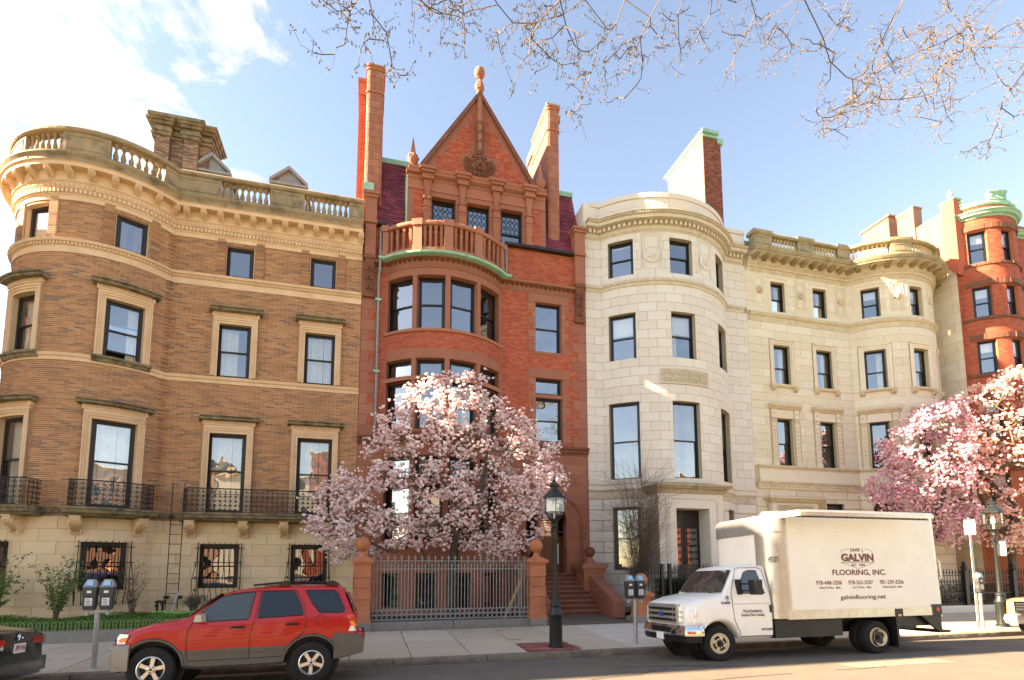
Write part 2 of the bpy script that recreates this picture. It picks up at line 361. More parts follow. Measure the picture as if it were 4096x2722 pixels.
def wall(house, path, s0, s1, z0, z1, holes, m, depth=.22, name='wall', off=0.):
    """wall sheet with real openings and their reveals"""
    g = G(); ss = path.cuts(s0, s1)
    for h in holes:
        for t in h[:2]:
            if s0 < t < s1: ss.append(t)
    ss = sorted(set(round(t, 4) for t in ss)); zs = sorted({z0, z1}|{z for h in holes for z in h[2:4] if z0 < z < z1})
    for a, b in zip(ss, ss[1:]):
        if b-a < 1e-3: continue
        A, B = path.P(a, off), path.P(b, off); mid = (a+b)/2
        for c, d in zip(zs, zs[1:]):
            mz = (c+d)/2
            if any(h[0] < mid < h[1] and h[2] < mz < h[3] for h in holes): continue
            g.add([(*A, c), (*B, c), (*B, d), (*A, d)], [(0, 1, 2, 3)])
    for h in holes:
        a, b, c, d = h[:4]; A, B = path.P(a, off), path.P(b, off); A2, B2 = path.P(a, -depth), path.P(b, -depth)
        g.add([(*A, c), (*A2, c), (*A2, d), (*A, d)], [(0, 1, 2, 3)]); g.add([(*B, c), (*B2, c), (*B2, d), (*B, d)], [(3, 2, 1, 0)])
        t = path.cuts(a, b)
        for p, q in zip(t, t[1:]):
            P1, Q1, P2, Q2 = path.P(p, off), path.P(q, off), path.P(p, -depth), path.P(q, -depth)
            g.add([(*P1, d), (*Q1, d), (*Q2, d), (*P2, d)], [(3, 2, 1, 0)]); g.add([(*P1, c), (*Q1, c), (*Q2, c), (*P2, c)], [(0, 1, 2, 3)])
    return g.obj(name, m, house)
def lay(path, s0, s1, z0, z1, L, h, j, holes, shift=.5):
    """running bond: list of (s a, s b, z a, z b)"""
    out = []; rows = max(1, int(round((z1-z0)/h))); h = (z1-z0)/rows
    spans = []
    for r in range(rows):
        lo, hi = z0+r*h, z0+(r+1)*h; cut = [lo, hi]
        if h > .2: cut = sorted({lo, hi}|{round(z, 4) for q in holes for z in q[2:4] if lo+.02 < z < hi-.02 and q[1] > s0 and q[0] < s1})
        spans += [(r, a+(j/2 if a == lo else .0), b-(j/2 if b == hi else .0)) for a, b in zip(cut, cut[1:])]
    for r, za, zb in spans:
        iv = [(s0, s1)]
        for q in holes:
            if q[2] < zb-.004 and q[3] > za+.004:
                nv = []
                for a, b in iv:
                    if q[1] <= a or q[0] >= b: nv.append((a, b)); continue
                    if q[0]-a > .02: nv.append((a, q[0]))
                    if b-q[1] > .02: nv.append((q[1], b))
                iv = nv
        ph = (r*shift % 1)*L
        for a, b in iv:
            k = math.floor((a-ph)/L)
            while True:
                p, q = max(a, k*L+ph), min(b, (k+1)*L+ph); k += 1
                if p >= b-1e-4: break
                if q-p > .025: out.append((p+j/2, q-j/2, za, zb))
    return out
def course(house, path, items, m, name='brick', proud=.008, keep=300, curved=False, back=.012, off=0.):
    """bricks or blocks: the nearest `keep` as objects of their own, the rest joined"""
    def dist(q):
        x, y = path.P((q[0]+q[1])/2); return x*x+y*y+((q[2]+q[3])/2-CAMH)**2
    full = np.median([q[1]-q[0] for q in items])
    items = sorted(items, key=dist); solo = [q for q in items if q[1]-q[0] > full*.9 or curved][:keep]; ids = {id(q) for q in solo}
    cache = {}
    def geom(q, g):
        a, b, c, d = q
        if curved: g.slab(path, a, b, c, d, off-back, off+proud)
        else:
            A, B, A2, B2 = path.P(a, off+proud), path.P(b, off+proud), path.P(a, off-back), path.P(b, off-back)
            g.add([(*A2, c), (*A, c), (*B, c), (*B2, c), (*A2, d), (*A, d), (*B, d), (*B2, d)], ((1, 2, 6, 5), (0, 1, 5, 4), (2, 3, 7, 6), (4, 5, 6, 7), (3, 2, 1, 0)))
    for q in solo:
        if curved:
            g = G(); geom(q, g); g.obj(name, m, house)
        else:
            w, h = q[1]-q[0], q[3]-q[2]; key = (round(w, 2), round(h, 3))
            if key not in cache: cache[key] = withmat(G().box(-w/2, w/2, -proud, back, 0, h).mesh(name), m)
            t = (q[0]+q[1])/2; x, y = path.P(t, off); put(name, cache[key], house, (x, y, q[2]), (0, 0, path.rot(t)))
    g = G(); g.a = []
    for q in items:
        if id(q) in ids: continue
        n = len(g.f); geom(q, g); r = random.random(); g.a += [r]*(len(g.f)-n)
    if g.f: o = g.obj(name+'work', m, house); o['kind'] = 'stuff'; o.data['nofix'] = 1
def window(house, path, s0, s1, z0, z1, inset=.16, fr='black_paint', fw=.07, split=.5, pane='pane', curtain=None, blind=0., opened=0., lattice=False, single=False, label=None):
    """sash window set in an opening: frame and sashes > panes, curtain, blind"""
    A, B = path.P(s0, -inset), path.P(s1, -inset); w = math.dist(A, B); h = z1-z0
    rz = math.atan2(B[1]-A[1], B[0]-A[0]); loc = ((A[0]+B[0])/2, (A[1]+B[1])/2, z0)
    g = G(); a = w/2; d = .09
    g.box(-a, -a+fw, -.02, d, 0, h); g.box(a-fw, a, -.02, d, 0, h); g.box(-a+fw, a-fw, -.02, d, h-fw, h); g.box(-a+fw, a-fw, -.02, d, 0, fw*.8)
    i = a-fw; b = .045; zt, zb = h-fw, fw*.8; zm = zb+(zt-zb)*split
    def sash(x0, x1, y, c, e):
        g.box(x0, x0+b, y, y+.035, c, e); g.box(x1-b, x1, y, y+.035, c, e); g.box(x0+b, x1-b, y, y+.035, c, c+b*1.1); g.box(x0+b, x1-b, y, y+.035, e-b, e)
    lo = zb+opened*(zt-zb)
    if single: sash(-i, i, .01, zb, zt)
    else: sash(-i, i, .0, zm-b*.5, zt); sash(-i, i, .04, lo, zm+b*.5+lo-zb)
    o = g.obj('window', fr, house); o.location = loc; o.rotation_euler = (0, 0, rz)
    if label: o['label'] = label
    def pn(y, c, e):
        q = G(); q.add([(-i+b, y, c), (i-b, y, c), (i-b, y, e), (-i+b, y, e)], [(0, 1, 2, 3)]); q.obj('pane', pane, o)
    if single: pn(.03, zb+b, zt-b)
    else: pn(.018, zm+b*.5, zt-b); pn(.058, lo+b, zm-b*.5+lo-zb)
    if lattice:
        q = G(); c, e = zm+b*.5, zt-b; nx = 4; sx = (2*i-2*b)/nx; nz_ = 3; sz = (e-c)/nz_
        for r in range(nz_):
            for k in range(nx):
                x = -i+b+sx*k; z = c+sz*r; pts = [(x+sx*.5, z), (x+sx*.02, z+sz*.3), (x+sx*.02, z+sz*.7), (x+sx*.5, z+sz)]
                q.tube([(p[0], .008, p[1]) for p in pts], .011, 4); q.tube([(2*x+sx-p[0], .008, p[1]) for p in pts], .011, 4)
        q.obj('leading', fr, o)
    if blind:
        q = G(); q.box(-i, i, .14, .15, zt-blind*(zt-zb), zt); q.obj('blind', 'blind', o)
    if curtain:
        cm = 'gold_curtain' if curtain.startswith('g') else 'curtain'
        for sd, wd in ((-1, .62 if 'w' in curtain else .36), (1, .36)):
            if ('L' in curtain and sd > 0) or ('R' in curtain and sd < 0): continue
            q = G(); n = 20; vs = []; W = 2*i*wd
            for k in range(n+1):
                x = i-W*k/n if sd > 0 else -i+W*k/n
                for z, sq in ((zb, 1), (zb+h*.35, .9), (zt, 1)):
                    vs.append((x*(1 if z > zb+h*.5 else 1), .2+.035*math.sin(k*1.9)+.012*math.sin(k*5.1), z))
            q.add(vs, [(3*k+r, 3*k+3+r, 3*k+4+r, 3*k+1+r) for k in range(n) for r in (0, 1)]); q.obj('curtain', cm, o, smooth=True)
    return o
def room(house, path, s0, s1, z0, z1, deep=1.1, back=31., top=True, m='interior'):
    """the dark inside behind the windows and the body of the house"""
    ss = path.cuts(s0, s1); P = [path.P(t, -deep) for t in ss]; P = [P[0]]+P[1:-1]+[P[-1]]
    n = len(P); poly = P+[(P[-1][0], back), (P[0][0], back)]
    g = G(); g.prism(poly, lambda x, y: (x, y, z0), lambda x, y: (x, y, z1)); return g.obj('inner_wall', m, house)
def scroll(cx, cz, r, turns, n=14, a0=0, dirn=1):
    return [(cx+r*(1-.75*i/n)*math.cos(a0+dirn*turns*2*math.pi*i/n), cz+r*(1-.75*i/n)*math.sin(a0+dirn*turns*2*math.pi*i/n)) for i in range(n+1)]
def rosette_mesh(name, r, d, petals, m):
    g = G(); g.lathe([(r*.28, 0), (r*.28, d*.7), (r*.12, d)], (0, 0, 0), 8)
    for ring, (rr, pr, h) in enumerate(((.62, .34, d*.75), (.42, .25, d*.95))):
        for k in range(petals):
            t = 2*math.pi*(k+.5*ring)/petals; c = (r*rr*math.cos(t), r*rr*math.sin(t))
            g.ball((c[0], c[1], h*.35), r*pr, 6, 4, (1, 1, .55*h/(r*pr)))
    g.v = [(x, -z, y) for x, y, z in g.v]
    return withmat(g.mesh(name, True), m)
def egg_mesh(w, h, d, m):
    g = G(); g.ball((0, 0, h/2), h*.5, 7, 5, (w*.66/h, d*1.1/h*1.0, 1)); g.box(-w*.5, -w*.4, -d*.5, 0, 0, h)
    return withmat(g.mesh('egg', 40), m)
def dentil_mesh(w, h, d, m): return withmat(G().box(-w/2, w/2, -d, .01, 0, h).mesh('dentil'), m)
def bracket_mesh(w, h, d, m, name='bracket'):
    """scrolled bracket: deep at the top, curling in below"""
    n = 10; pr = [(.02, h), (-d, h), (-d*1.02, h*.86)]
    pr += [(-d*(.52+.46*math.cos(math.pi*i/n)), h*(.86-.72*i/n)-.1*h*math.sin(math.pi*i/n)) for i in range(1, n)]+[(-d*.10, h*.08), (-d*.16, 0), (.02, 0)]
    g = G(); g.prism(pr, lambda y, z: (-w/2, y, z), lambda y, z: (w/2, y, z)); g.box(-w*.58, w*.58, -d*1.08, .02, h, h*1.1)
    for s_ in (-1, 1):
        g.tube([(s_*w*.5, y, z) for y, z in scroll(-d*.66, h*.72, d*.26, 1.4, 12, 1.6)], .022*h/.3, 4)
        g.tube([(s_*w*.5, y, z) for y, z in scroll(-d*.24, h*.2, d*.16, 1.3, 10, -1.6, -1)], .016*h/.3, 4)
    for k in (-.25, 0, .25): g.tube([(k*w, pr[i][0]-.006, pr[i][1]) for i in range(2, len(pr)-2)], .05*w, 4)
    return withmat(g.mesh(name, 35), m)
def baluster_mesh(h, r, m, n=9):
    p = [(r*.95, 0), (r*.95, .06*h), (r*.55, .09*h), (r*.55, .13*h), (r*.8, .17*h), (r, .3*h), (r*.93, .4*h), (r*.6, .54*h), (r*.45, .66*h), (r*.48, .74*h), (r*.8, .77*h), (r*.5, .81*h), (r*.75, .88*h), (r*.95, .92*h), (r*.95, h)]
    return withmat(G().lathe(p, (0, 0, 0), n).mesh('baluster', 35), m)
def text(s, size, m, parent, loc, rot, name='lettering', ext=.002, bold=0., align='CENTER', sx=1.):
    c = bpy.data.curves.new('t', 'FONT'); c.body = s; c.size = size; c.align_x = align; c.extrude = ext; c.offset = bold; c.resolution_u = 3
    o = bpy.data.objects.new('t', c); COL.objects.link(o); bpy.context.view_layer.update()
    me = bpy.data.meshes.new_from_object(o.evaluated_get(bpy.context.evaluated_depsgraph_get())); bpy.data.objects.remove(o)
    me.name = name; me['nofix'] = 1; me.materials.clear(); me.materials.append(MATS[m])
    q = bpy.data.objects.new(name, me); q.location = loc; q.rotation_euler = rot; q.scale = (sx, 1, 1); return link(q, parent)
# ------------------------------------------------------------------ plan lines (metres; x along the street, y away from the camera)
BR = Path([(-12.13, 27), (-12.13, 24), (-12.13, 22.58)]+arc(-9.3, 22.58, 2.83, -12.1, -6.95, 28)+[(-.37, 21)])
RD = Path([(-.37, 21)]+arc(2.9, 23, 3.04, .62, 5.18, 20)+[(9.03, 21)])
GR = Path([(9.03, 21)]+arc(12.93, 23.66, 4.16, 9.75, 16.12, 24)+[(17.33, 21)])
LM = Path([(17.33, 21)]+arc(26.15, 22.83, 3.28, 23.43, 28.87, 24)+[(29.08, 21)])
FB = Path([(29.1, 31), (29.1, 19.6), (29.29, 19.6)]+arc(31.1, 20.32, 1.94, 29.3, 32.9, 20)+[(32.95, 19.6), (48, 19.6)])
def rebase(h, loc):
    h.location = loc
    for c in h.children: c.location = Vector(c.location)-Vector(loc)
# ------------------------------------------------------------------ ground, road, pavement
ZG = [(-200, .0), (-8, .0), (-2, .02), (0, .04), (4, .12), (8, .08), (10.5, 0), (12.6, -.12), (12.602, .02), (17.2, .16), (21, .3), (60, .3)]
def zg(y): return float(np.interp(y, [p[0] for p in ZG], [p[1] for p in ZG]))
g = G(); ys = [-600, -60, -14]; n = len(ys)
g.add([(-900, -900, -.16), (900, -900, -.16), (900, 900, -.16), (-900, 900, -.16)], [(0, 1, 2, 3)]); g.obj('ground', 'soil', None, kind='structure')
g = G(); ys = [-1.2, 0, 2, 4, 6, 8, 9.3, 10.5, 11.5, 12.1, 12.66]
for i, y in enumerate(ys): g.v += [(-160, y, zg(min(y, 12.6))), (200, y, zg(min(y, 12.6)))]
g.f = [(2*i, 2*i+1, 2*i+3, 2*i+2) for i in range(len(ys)-1)]; g.obj('road', 'asphalt', None, kind='structure')
g = G(); g.box(-160, 200, -12, -1.2, -.1, .16); g.obj('park_strip', 'lawn', None, kind='structure')
rd = bpy.data.objects['road']
def decal(name, pts, m, parent=None, h=.004):
    """thin sheet lying on the street surface"""
    q = G(); q.add([(x, y, zg(y)+h) for x, y in pts], [tuple(range(len(pts)))]); return q.obj(name, m, parent)
def blob(cx, cy, rx, ry, n=14, seed=0):
    rr = random.Random(seed); return [(cx+rx*math.cos(2*math.pi*i/n)*rr.uniform(.7, 1.1), cy+ry*math.sin(2*math.pi*i/n)*rr.uniform(.7, 1.1)) for i in range(n)]
decal('asphalt_patch', [(9.6, 8.9), (12.2, 8.9), (12.2, 9.5), (9.6, 9.5)], 'asphalt_patch', rd)
mh = G().lathe([(.3, 0), (.3, .006), (.24, .008), (.24, .006)], (8.3, 12.15, -.1+.012), 18).obj('manhole_cover', 'kerb_stone', rd)
sw = G(); sw.add([(-160, 12.78, -.03), (200, 12.78, -.03), (200, 31, .12), (-160, 31, .12)], [(0, 1, 2, 3)])
sw = sw.obj('pavement', 'grey_granite', None, kind='structure')
random.seed(3)
xs = [1.1+1.38*i for i in range(-12, 20)]
for i, (a, b) in enumerate(zip(xs, xs[1:])):
    for k, (c, d) in enumerate(((12.79, 15.0), (15.0, 16.9))):
        if k == 0 and 3.8 < (a+b)/2 < 5.3: c = 13.99
        j = .012; dz = random.uniform(-.004, .006)
        q = G(); t = lambda y: zg(y)+dz
        q.add([(a+j, c+j, -.04), (b-j, c+j, -.04), (b-j, d-j, -.04+.05), (a+j, d-j, -.04+.05), (a+j, c+j, t(c)), (b-j, c+j, t(c)), (b-j, d-j, t(d)), (a+j, d-j, t(d))], G.BF)
        q.obj('paving_slab', 'new_concrete' if 6.6 < (a+b)/2 < 13 else 'concrete', sw)
for a, b in [(-60, xs[0]), (xs[-1], 90)]: q = G(); q.add([(a, 12.79, .022), (b, 12.79, .022), (b, 16.9, .15), (a, 16.9, .15)], [(0, 1, 2, 3)]); q.obj('paving_strip', 'concrete', sw)
bm_ = withmat(G().box(-.098, .098, -.045, .045, -.05, 0).mesh('paving_brick'), 'paving_brick')
for r in range(12):
    for k in range(8):
        x = 3.98+.2*k+(.1 if r % 2 else 0); y = 12.9+.095*r
        if x < 5.35: put('paving_brick', bm_, sw, (x, y, zg(y)+.003), (R(1.7), 0, 0))
for i, (x, y, rx, ry) in enumerate(((4.4, 13.1, .3, .16), (4.05, 14.6, .28, .07), (4.0, 16.2, .12, .1), (4.7, 13.0, .2, .08))): decal('spray_mark', blob(x, y, rx, ry, 11, i), 'red_spray', sw, .009)
r9 = random.Random(19); rdz = lambda y: zg(min(y, 12.59))
for k in range(9):      # tar lines and cracks in the carriageway
    x, y = r9.uniform(-4, 18), r9.uniform(6.5, 11.8); pts = []; dx, dy = r9.uniform(.15, .35), r9.uniform(-.09, .09)
    for i in range(r9.randint(8, 18)): pts.append((x, y)); x += dx+r9.gauss(0, .04); y = min(12.3, max(5, y+dy+r9.gauss(0, .06)))
    q = G(); w = r9.uniform(.008, .018)
    for a, b in zip(pts, pts[1:]): q.add([(a[0], a[1]-w, rdz(a[1])+.004), (b[0], b[1]-w, rdz(b[1])+.004), (b[0], b[1]+w, rdz(b[1])+.004), (a[0], a[1]+w, rdz(a[1])+.004)], [(0, 1, 2, 3)])
    q.obj('tar_line', 'tyre', rd)
q = G()
for i in range(2600):      # fallen petals and litter along the fence and the gutter
    m_ = r9.random(); y = 16.95-abs(r9.gauss(0, .5)) if m_ < .45 else (12.55-abs(r9.gauss(0, .12)) if m_ < .8 else r9.uniform(12.8, 17)); x = r9.gauss(3, 3.2) if m_ < .7 else r9.uniform(-8, 24); a = r9.uniform(0, 6.3); s_ = r9.uniform(.008, .022); z = (zg(y) if y > 12.6 else rdz(y))+.012
    if 3.9 < x < 5.5 and y < 14: z += .004
    q.add([(x-s_*math.cos(a), y-s_*math.sin(a), z), (x+s_*.5*math.sin(a), y-s_*.5*math.cos(a), z+.004), (x+s_*math.cos(a), y+s_*math.sin(a), z), (x-s_*.5*math.sin(a), y+s_*.5*math.cos(a), z+.002)], [(0, 1, 2, 3)])
q = q.obj('fallen_petals', 'twig', None, kind='stuff', label='scattered fallen petals and bud scales on the pavement and in the gutter', category='litter'); q.data['nofix'] = 1
G().lathe([(.24, 0), (.24, .008), (.2, .01), (.2, .006)], (7.9, 17.9, .236), 18).obj('valve_cover', 'kerb_stone', sw)
kb = G(); kb.box(-160, 200, 12.66, 12.78, -.3, -.02); kb = kb.obj('kerb', 'kerb_stone', None, kind='structure')
x = -16.
while x < 32:
    L = random.uniform(1.7, 2.7); n = 8; q = G(); vs = []
    for i in range(n+1):
        xx = x+.008+(L-.016)*i/n; w = lambda s_: random.uniform(-s_, s_)
        vs += [(xx, 12.60+w(.012), -.2), (xx, 12.595+w(.014), -.05), (xx, 12.61+w(.01), .012+w(.004)), (xx, 12.785, .022), (xx, 12.785, -.2)]
    q.add(vs, [(5*i+k, 5*i+5+k, 5*i+6+k, 5*i+1+k) for i in range(n) for k in range(4)]+[(0, 1, 2, 3, 4), (5*n+4, 5*n+3, 5*n+2, 5*n+1, 5*n)]); q.obj('kerb_stone', 'kerb_stone', kb); x += L
# ------------------------------------------------------------------ brown brick house with the round corner bay
random.seed(11)
hb = thing('brown_brick_house', 'brown roman brick mansion with sandstone trim and a round corner bay at the left', 'house')
P = BR; END = P.S[-1]-.01; S0 = 4.0
bay1, bay2, c3, c4 = 7.34, 10.31, 13.81, 16.75
W4 = [(c-.46, c+.46, 12.68, 13.88) for c in (bay1+.12, bay2+.02, c3+.05, c4+.02)]
W3 = [(c-.54, c+.54, 8.87, 10.85) for c in (bay1-.09, bay2, c3, c4)]
W2 = [(c-.61, c+.61, 3.96, 6.79) for c in (bay1-.15, bay2-.05, c3-.04, c4-.05)]
W1 = [(c-.62, c+.62, 1.33, 2.85) for c in (bay1-.3, bay2-.06, c3-.1, c4-.1)]
holes = W4+W3+W2+W1
wb = wall(hb, P, .02, END, .2, 15.0, holes, 'brown_mortar', .24)
trim3 = [(h[0]-.23, h[1]+.23, h[2]-.1, 11.5) for h in W3]; trim2 = [(h[0]-.22, h[1]+.22, h[2]-.1, 7.42) for h in W2]
def grow(hs, k=.01): return [(a-k, b+k, c-k, d+k) for a, b, c, d in hs]
it = lay(P, S0, END, 3.9, 8.62, .305, .0655, .013, trim2)+lay(P, S0, END, 8.83, 12.23, .305, .0655, .013, trim3)+lay(P, S0, END, 12.65, 14.1, .305, .0655, .013, grow(W4))
course(wb, P, it, 'brown_brick', 'brick', keep=300)
it = lay(P, S0, END, .5, 3.64, .95, .3925, .012, grow(W1))
course(wb, P, it, 'sandstone_block', 'stone_block', proud=.03, keep=200, curved=True)
# raised brick piers and flat arches of the top storey
pm = withmat(G().box(-.14, .14, -.014, .005, 0, .053).mesh('brick'), 'brown_brick')
for h in W4:
    for a, b in ((h[0]-.34, h[0]-.06), (h[1]+.06, h[1]+.34)):
        g = G(); g.slab(P, a, b, 12.65, 14.1, .0, .045); q = g.obj('pier', 'brown_mortar', hb)
        for k in range(22): t = (a+b)/2; x, y = P.P(t, .045); put('brick', pm, q, (x, y, 12.657+k*.0655), (0, 0, P.rot(t)))
    g = G(); g.slab(P, h[0]-.05, h[1]+.05, h[3], h[3]+.2, 0, .012); q = g.obj('flat_arch', 'brown_mortar', hb)
    for k in range(15):
        t = h[0]-.02+(h[1]-h[0]+.04)*(k+.5)/15; b_ = G(); sk = (k-7)*.008; w = .026
        b_.hexa([(-w, -.012, 0), (w, -.012, 0), (w, 0, 0), (-w, 0, 0), (-w+sk, -.012, .19), (w+sk, -.012, .19), (w+sk, 0, .19), (-w+sk, 0, .19)])
        x, y = P.P(t, .012); put('brick', withmat(b_.mesh('brick'), 'brown_brick'), q, (x, y, h[3]+.005), (0, 0, P.rot(t)))
# string courses
def band(house, path, s0, s1, z0, z1, prof, m, name='string_course'):
    g = G(); g.sweep(path, s0, s1, [(-.02, z0)]+[(o, z0+(z1-z0)*t) for t, o in prof]+[(-.02, z1)]); return g.obj(name, m, house)
a_ = band(hb, P, S0, END, 12.2, 12.62, [(0, .03), (.52, .03), (.55, .06), (.78, .06), (.8, .12), (.95, .15), (1, .15)], 'sandstone')
rep('dentil', dentil_mesh(.055, .075, .045, 'sandstone'), a_, P, spread(6.1, END, .105), 12.44, .06)
band(hb, P, S0, END, 8.60, 8.83, [(0, .03), (.5, .03), (.6, .07), (.9, .09), (1, .09)], 'sandstone')
a_ = band(hb, P, S0, END, 3.64, 3.93, [(0, .04), (.25, .05), (.3, .09), (.85, .09), (.9, .12), (1, .12)], 'weathered_stone', 'guilloche_band')
g = G()
for t in spread(6., END, .17):
    x, y = P.P(t, .1); r0 = P.rot(t)
    for z, rr in scroll(0, 0, .07, 1, 12): pass
    pts = [(x+math.cos(r0)*.1*math.cos(q), y+math.sin(r0)*.1*math.cos(q)-.01, 3.79+.055*math.sin(q)) for q in [2*math.pi*i/10 for i in range(11)]]
    g.tube(pts, .014, 4)
g.obj('guilloche_rings', 'sooty_stone', a_, kind='stuff')
g = G(); g.slab(P, S0, END, .2, .62, 0, .07); g.obj('plinth', 'sandstone', hb)
# cornice, modillions, dentils, eggs, rosettes
cz = G(); cz.sweep(P, S0, END, [(-.02, 13.98), (.05, 13.98), (.06, 14.12), (.09, 14.14), (.09, 14.34), (.14, 14.36), (.14, 14.52), (.2, 14.56), (.2, 14.9), (.47, 14.9), (.47, 15.02), (.52, 15.05), (.5, 15.16), (.58, 15.26), (.58, 15.30), (-.02, 15.34)])
cz = cz.obj('cornice', 'sandstone', hb, smooth=25)
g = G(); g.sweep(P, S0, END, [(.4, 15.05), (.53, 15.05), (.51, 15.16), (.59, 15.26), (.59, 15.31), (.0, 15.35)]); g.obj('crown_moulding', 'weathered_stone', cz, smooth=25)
ms = [7.55+.5575*i for i in range(-3, 20)]
rep('modillion', bracket_mesh(.17, .28, .25, 'sandstone', 'modillion'), cz, P, [t for t in ms if t < END-.05], 14.6, .2)
rep('dentil', dentil_mesh(.075, .13, .06, 'sandstone'), cz, P, spread(5.6, END, .125), 14.19, .09)
rep('egg', egg_mesh(.13, .13, .05, 'sandstone'), cz, P, spread(5.6, END, .135), 14.38, .14)
rep('rosette', rosette_mesh('rosette', .06, .04, 6, 'weathered_stone'), cz, P, [7.6+1.12*i for i in range(10)], 15.1, .5)
# roof balustrade
bl = G(); o0, o1 = -.02, .3
bl.slab(P, S0, END, 15.3, 15.52, -.05, .33)
bl.sweep(P, S0, END, [(-.06, 16.2), (.32, 16.2), (.36, 16.24), (.36, 16.32), (.3, 16.39), (-.04, 16.39)])
solid = [(5.6, 7.1), (8.38, 9.6), (11.06, 13.05), (14.74, 15.97), (17.64, END)]
for a, b in solid:
    bl.slab(P, a, b, 15.5, 16.22, -.02, .28); bl.slab(P, a+.1, b-.1, 15.62, 15.66, .27, .3); bl.slab(P, a+.1, b-.1, 16.06, 16.1, .27, .3); bl.slab(P, a+.1, a+.14, 15.66, 16.06, .27, .3); bl.slab(P, b-.14, b-.1, 15.66, 16.06, .27, .3)
bl = bl.obj('balustrade', 'weathered_stone', hb)
bme = baluster_mesh(.7, .082, 'weathered_stone')
for a, b in [(7.1, 8.38), (9.6, 11.06), (13.05, 14.74), (15.97, 17.64)]: rep('baluster', bme, bl, P, spread(a+.02, b-.02, .195), 15.51, .14)
# window surrounds with bracketed hoods
def surround(house, path, h, sw_, ztop, zh, over, sill, m, hm, egg=True, eggm=None):
    g = G(); a, b, c, d = h; zb = c
    for (w0, w1, o) in ((0, sw_, .06), (sw_*.45, sw_, .09), (sw_*.8, sw_, .115)):
        g.slab(path, a-w1, a-w0, zb, d+w1 if w0 else d+w1, -.02, o); g.slab(path, b+w0, b+w1, zb, d+w1, -.02, o); g.slab(path, a-w0, b+w0, d+w0, d+w1, -.02, o)
    g.slab(path, a-sw_, b+sw_, d+sw_, ztop, -.02, .1)
    q = g.obj('window_surround', m, house)
    bd = withmat(G().box(-.012, .012, -.02, 0, 0, .03).mesh('bead'), m)
    for k in range(int((d-c)/.12)):
        for t in (a-sw_*.6, b+sw_*.6): x, y = path.P(t, .09); put('bead', bd, q, (x, y, c+.1+k*.12), (0, 0, path.rot(t)))
    if zh:
        g = G(); g.sweep(path, a-sw_-over, b+sw_+over, [(-.02, ztop+.06), (.18, ztop+.08), (.3, ztop+.1), (.3, ztop+.17), (.36, ztop+.2), (.36, zh), (-.02, zh+.03)]); q2 = g.obj('hood', hm, q)
        g = G(); g.slab(path, a-sw_-over*.3, b+sw_+over*.3, ztop-.06, ztop+.08, -.02, .13); g.obj('hood_moulding', m, q)
        if egg: rep('egg', egg_mesh(.085, .085, .05, m), q, path, spread(a-sw_, b+sw_, .09), ztop-.02, .13)
    if sill: g = G(); g.sweep(path, a-sw_-.05, b+sw_+.05, [(-.02, c-.2), (.08, c-.2), (.12, c-.1), (.18, c-.08), (.18, c), (-.02, c+.01)]); g.obj('sill', hm, q)
for i, h in enumerate(W3): surround(hb, P, h, .2, 11.17, 11.4, .16, i < 2, 'sandstone', 'sooty_stone')
for i, h in enumerate(W2): surround(hb, P, h, .2, 7.14, 7.36, .17, False, 'sandstone', 'sooty_stone')
for i, h in enumerate(W4): window(hb, P, *h, inset=.14, fr='dark_wood', fw=.09, single=True, blind=(.0, 0, 0, .0)[i], curtain=(None, 'g', None, None)[i])
for i, h in enumerate(W3): window(hb, P, *h, inset=.14, fr='dark_wood', fw=.075, curtain=('w', 'R', 'wL', 'w')[i], opened=(0, .12, 0, 0)[i])
for i, h in enumerate(W2): window(hb, P, *h, inset=.14, fr='dark_wood', fw=.08, split=.53, curtain='w', pane='pane')
for h in W1: window(hb, P, *h, inset=.16, fr='dark_wood', fw=.1)
room(hb, P, 1., END, .2, 14.9)
# bulging window grilles
def grille(path, h, label):
    a, b, c, d = h[0]-.06, h[1]+.06, h[2]-.35, h[3]+.05; t = (a+b)/2; w = b-a; x, y = path.P(t, .05)
    o = thing('window_grille', label, 'grille', (x, y, c), path.rot(t), 'iron grilles over the brown house ground floor windows')
    g = G(); H_ = d-c; n = 9
    def prof(z): return .06+.26*math.exp(-((z/H_-.27)/.28)**2)
    bars = G()
    for k in range(n):
        xx = -w/2+w*k/(n-1); sp = (k/(n-1)-.5)*.16
        zz = [H_*i/13 for i in range(14)]; pts = [(xx+sp*(prof(z)-.06)/.3, -prof(z), z) for z in zz]
        curl = [(xx+sp*.3, -.15-.06*math.cos(q)-.02, -.02-.06*math.sin(q)) for q in (0, .8, 1.6, 2.4, 3.2, 4)]
        G().tube(curl[::-1]+pts[:], .013, 5).obj('bar', 'black_iron', o)
    for z in (H_*.36, H_*.64, H_*.9):
        pp = prof(z)+.012; G().tube([(-w/2-.09, -pp, z), (w/2+.09, -pp, z)], .014, 5).obj('rail', 'black_iron', o)
    for s_ in (-1, 1):
        g = G(); g.tube([(s_*(w/2), -.02, z) for z in (0, H_)], .012, 4)
        for k in range(3): g.tube([(s_*(w/2+.02), -.02+yy*-1, zz) for yy, zz in [(p[0], p[1]) for p in scroll(.12, H_*(.15+.22*k), .07, 1.2, 10)]], .011, 4)
        g.obj('side_scroll', 'black_iron', o)
    return o
for h, lb in zip(W1, ('iron grille over the barred window cut by the left picture edge', 'bulging iron grille over the basement window of the round bay', 'bulging iron grille over the basement window right of the wall ladder', 'iron grille over the basement window next to the red brownstone pillar')): grille(P, h, lb)
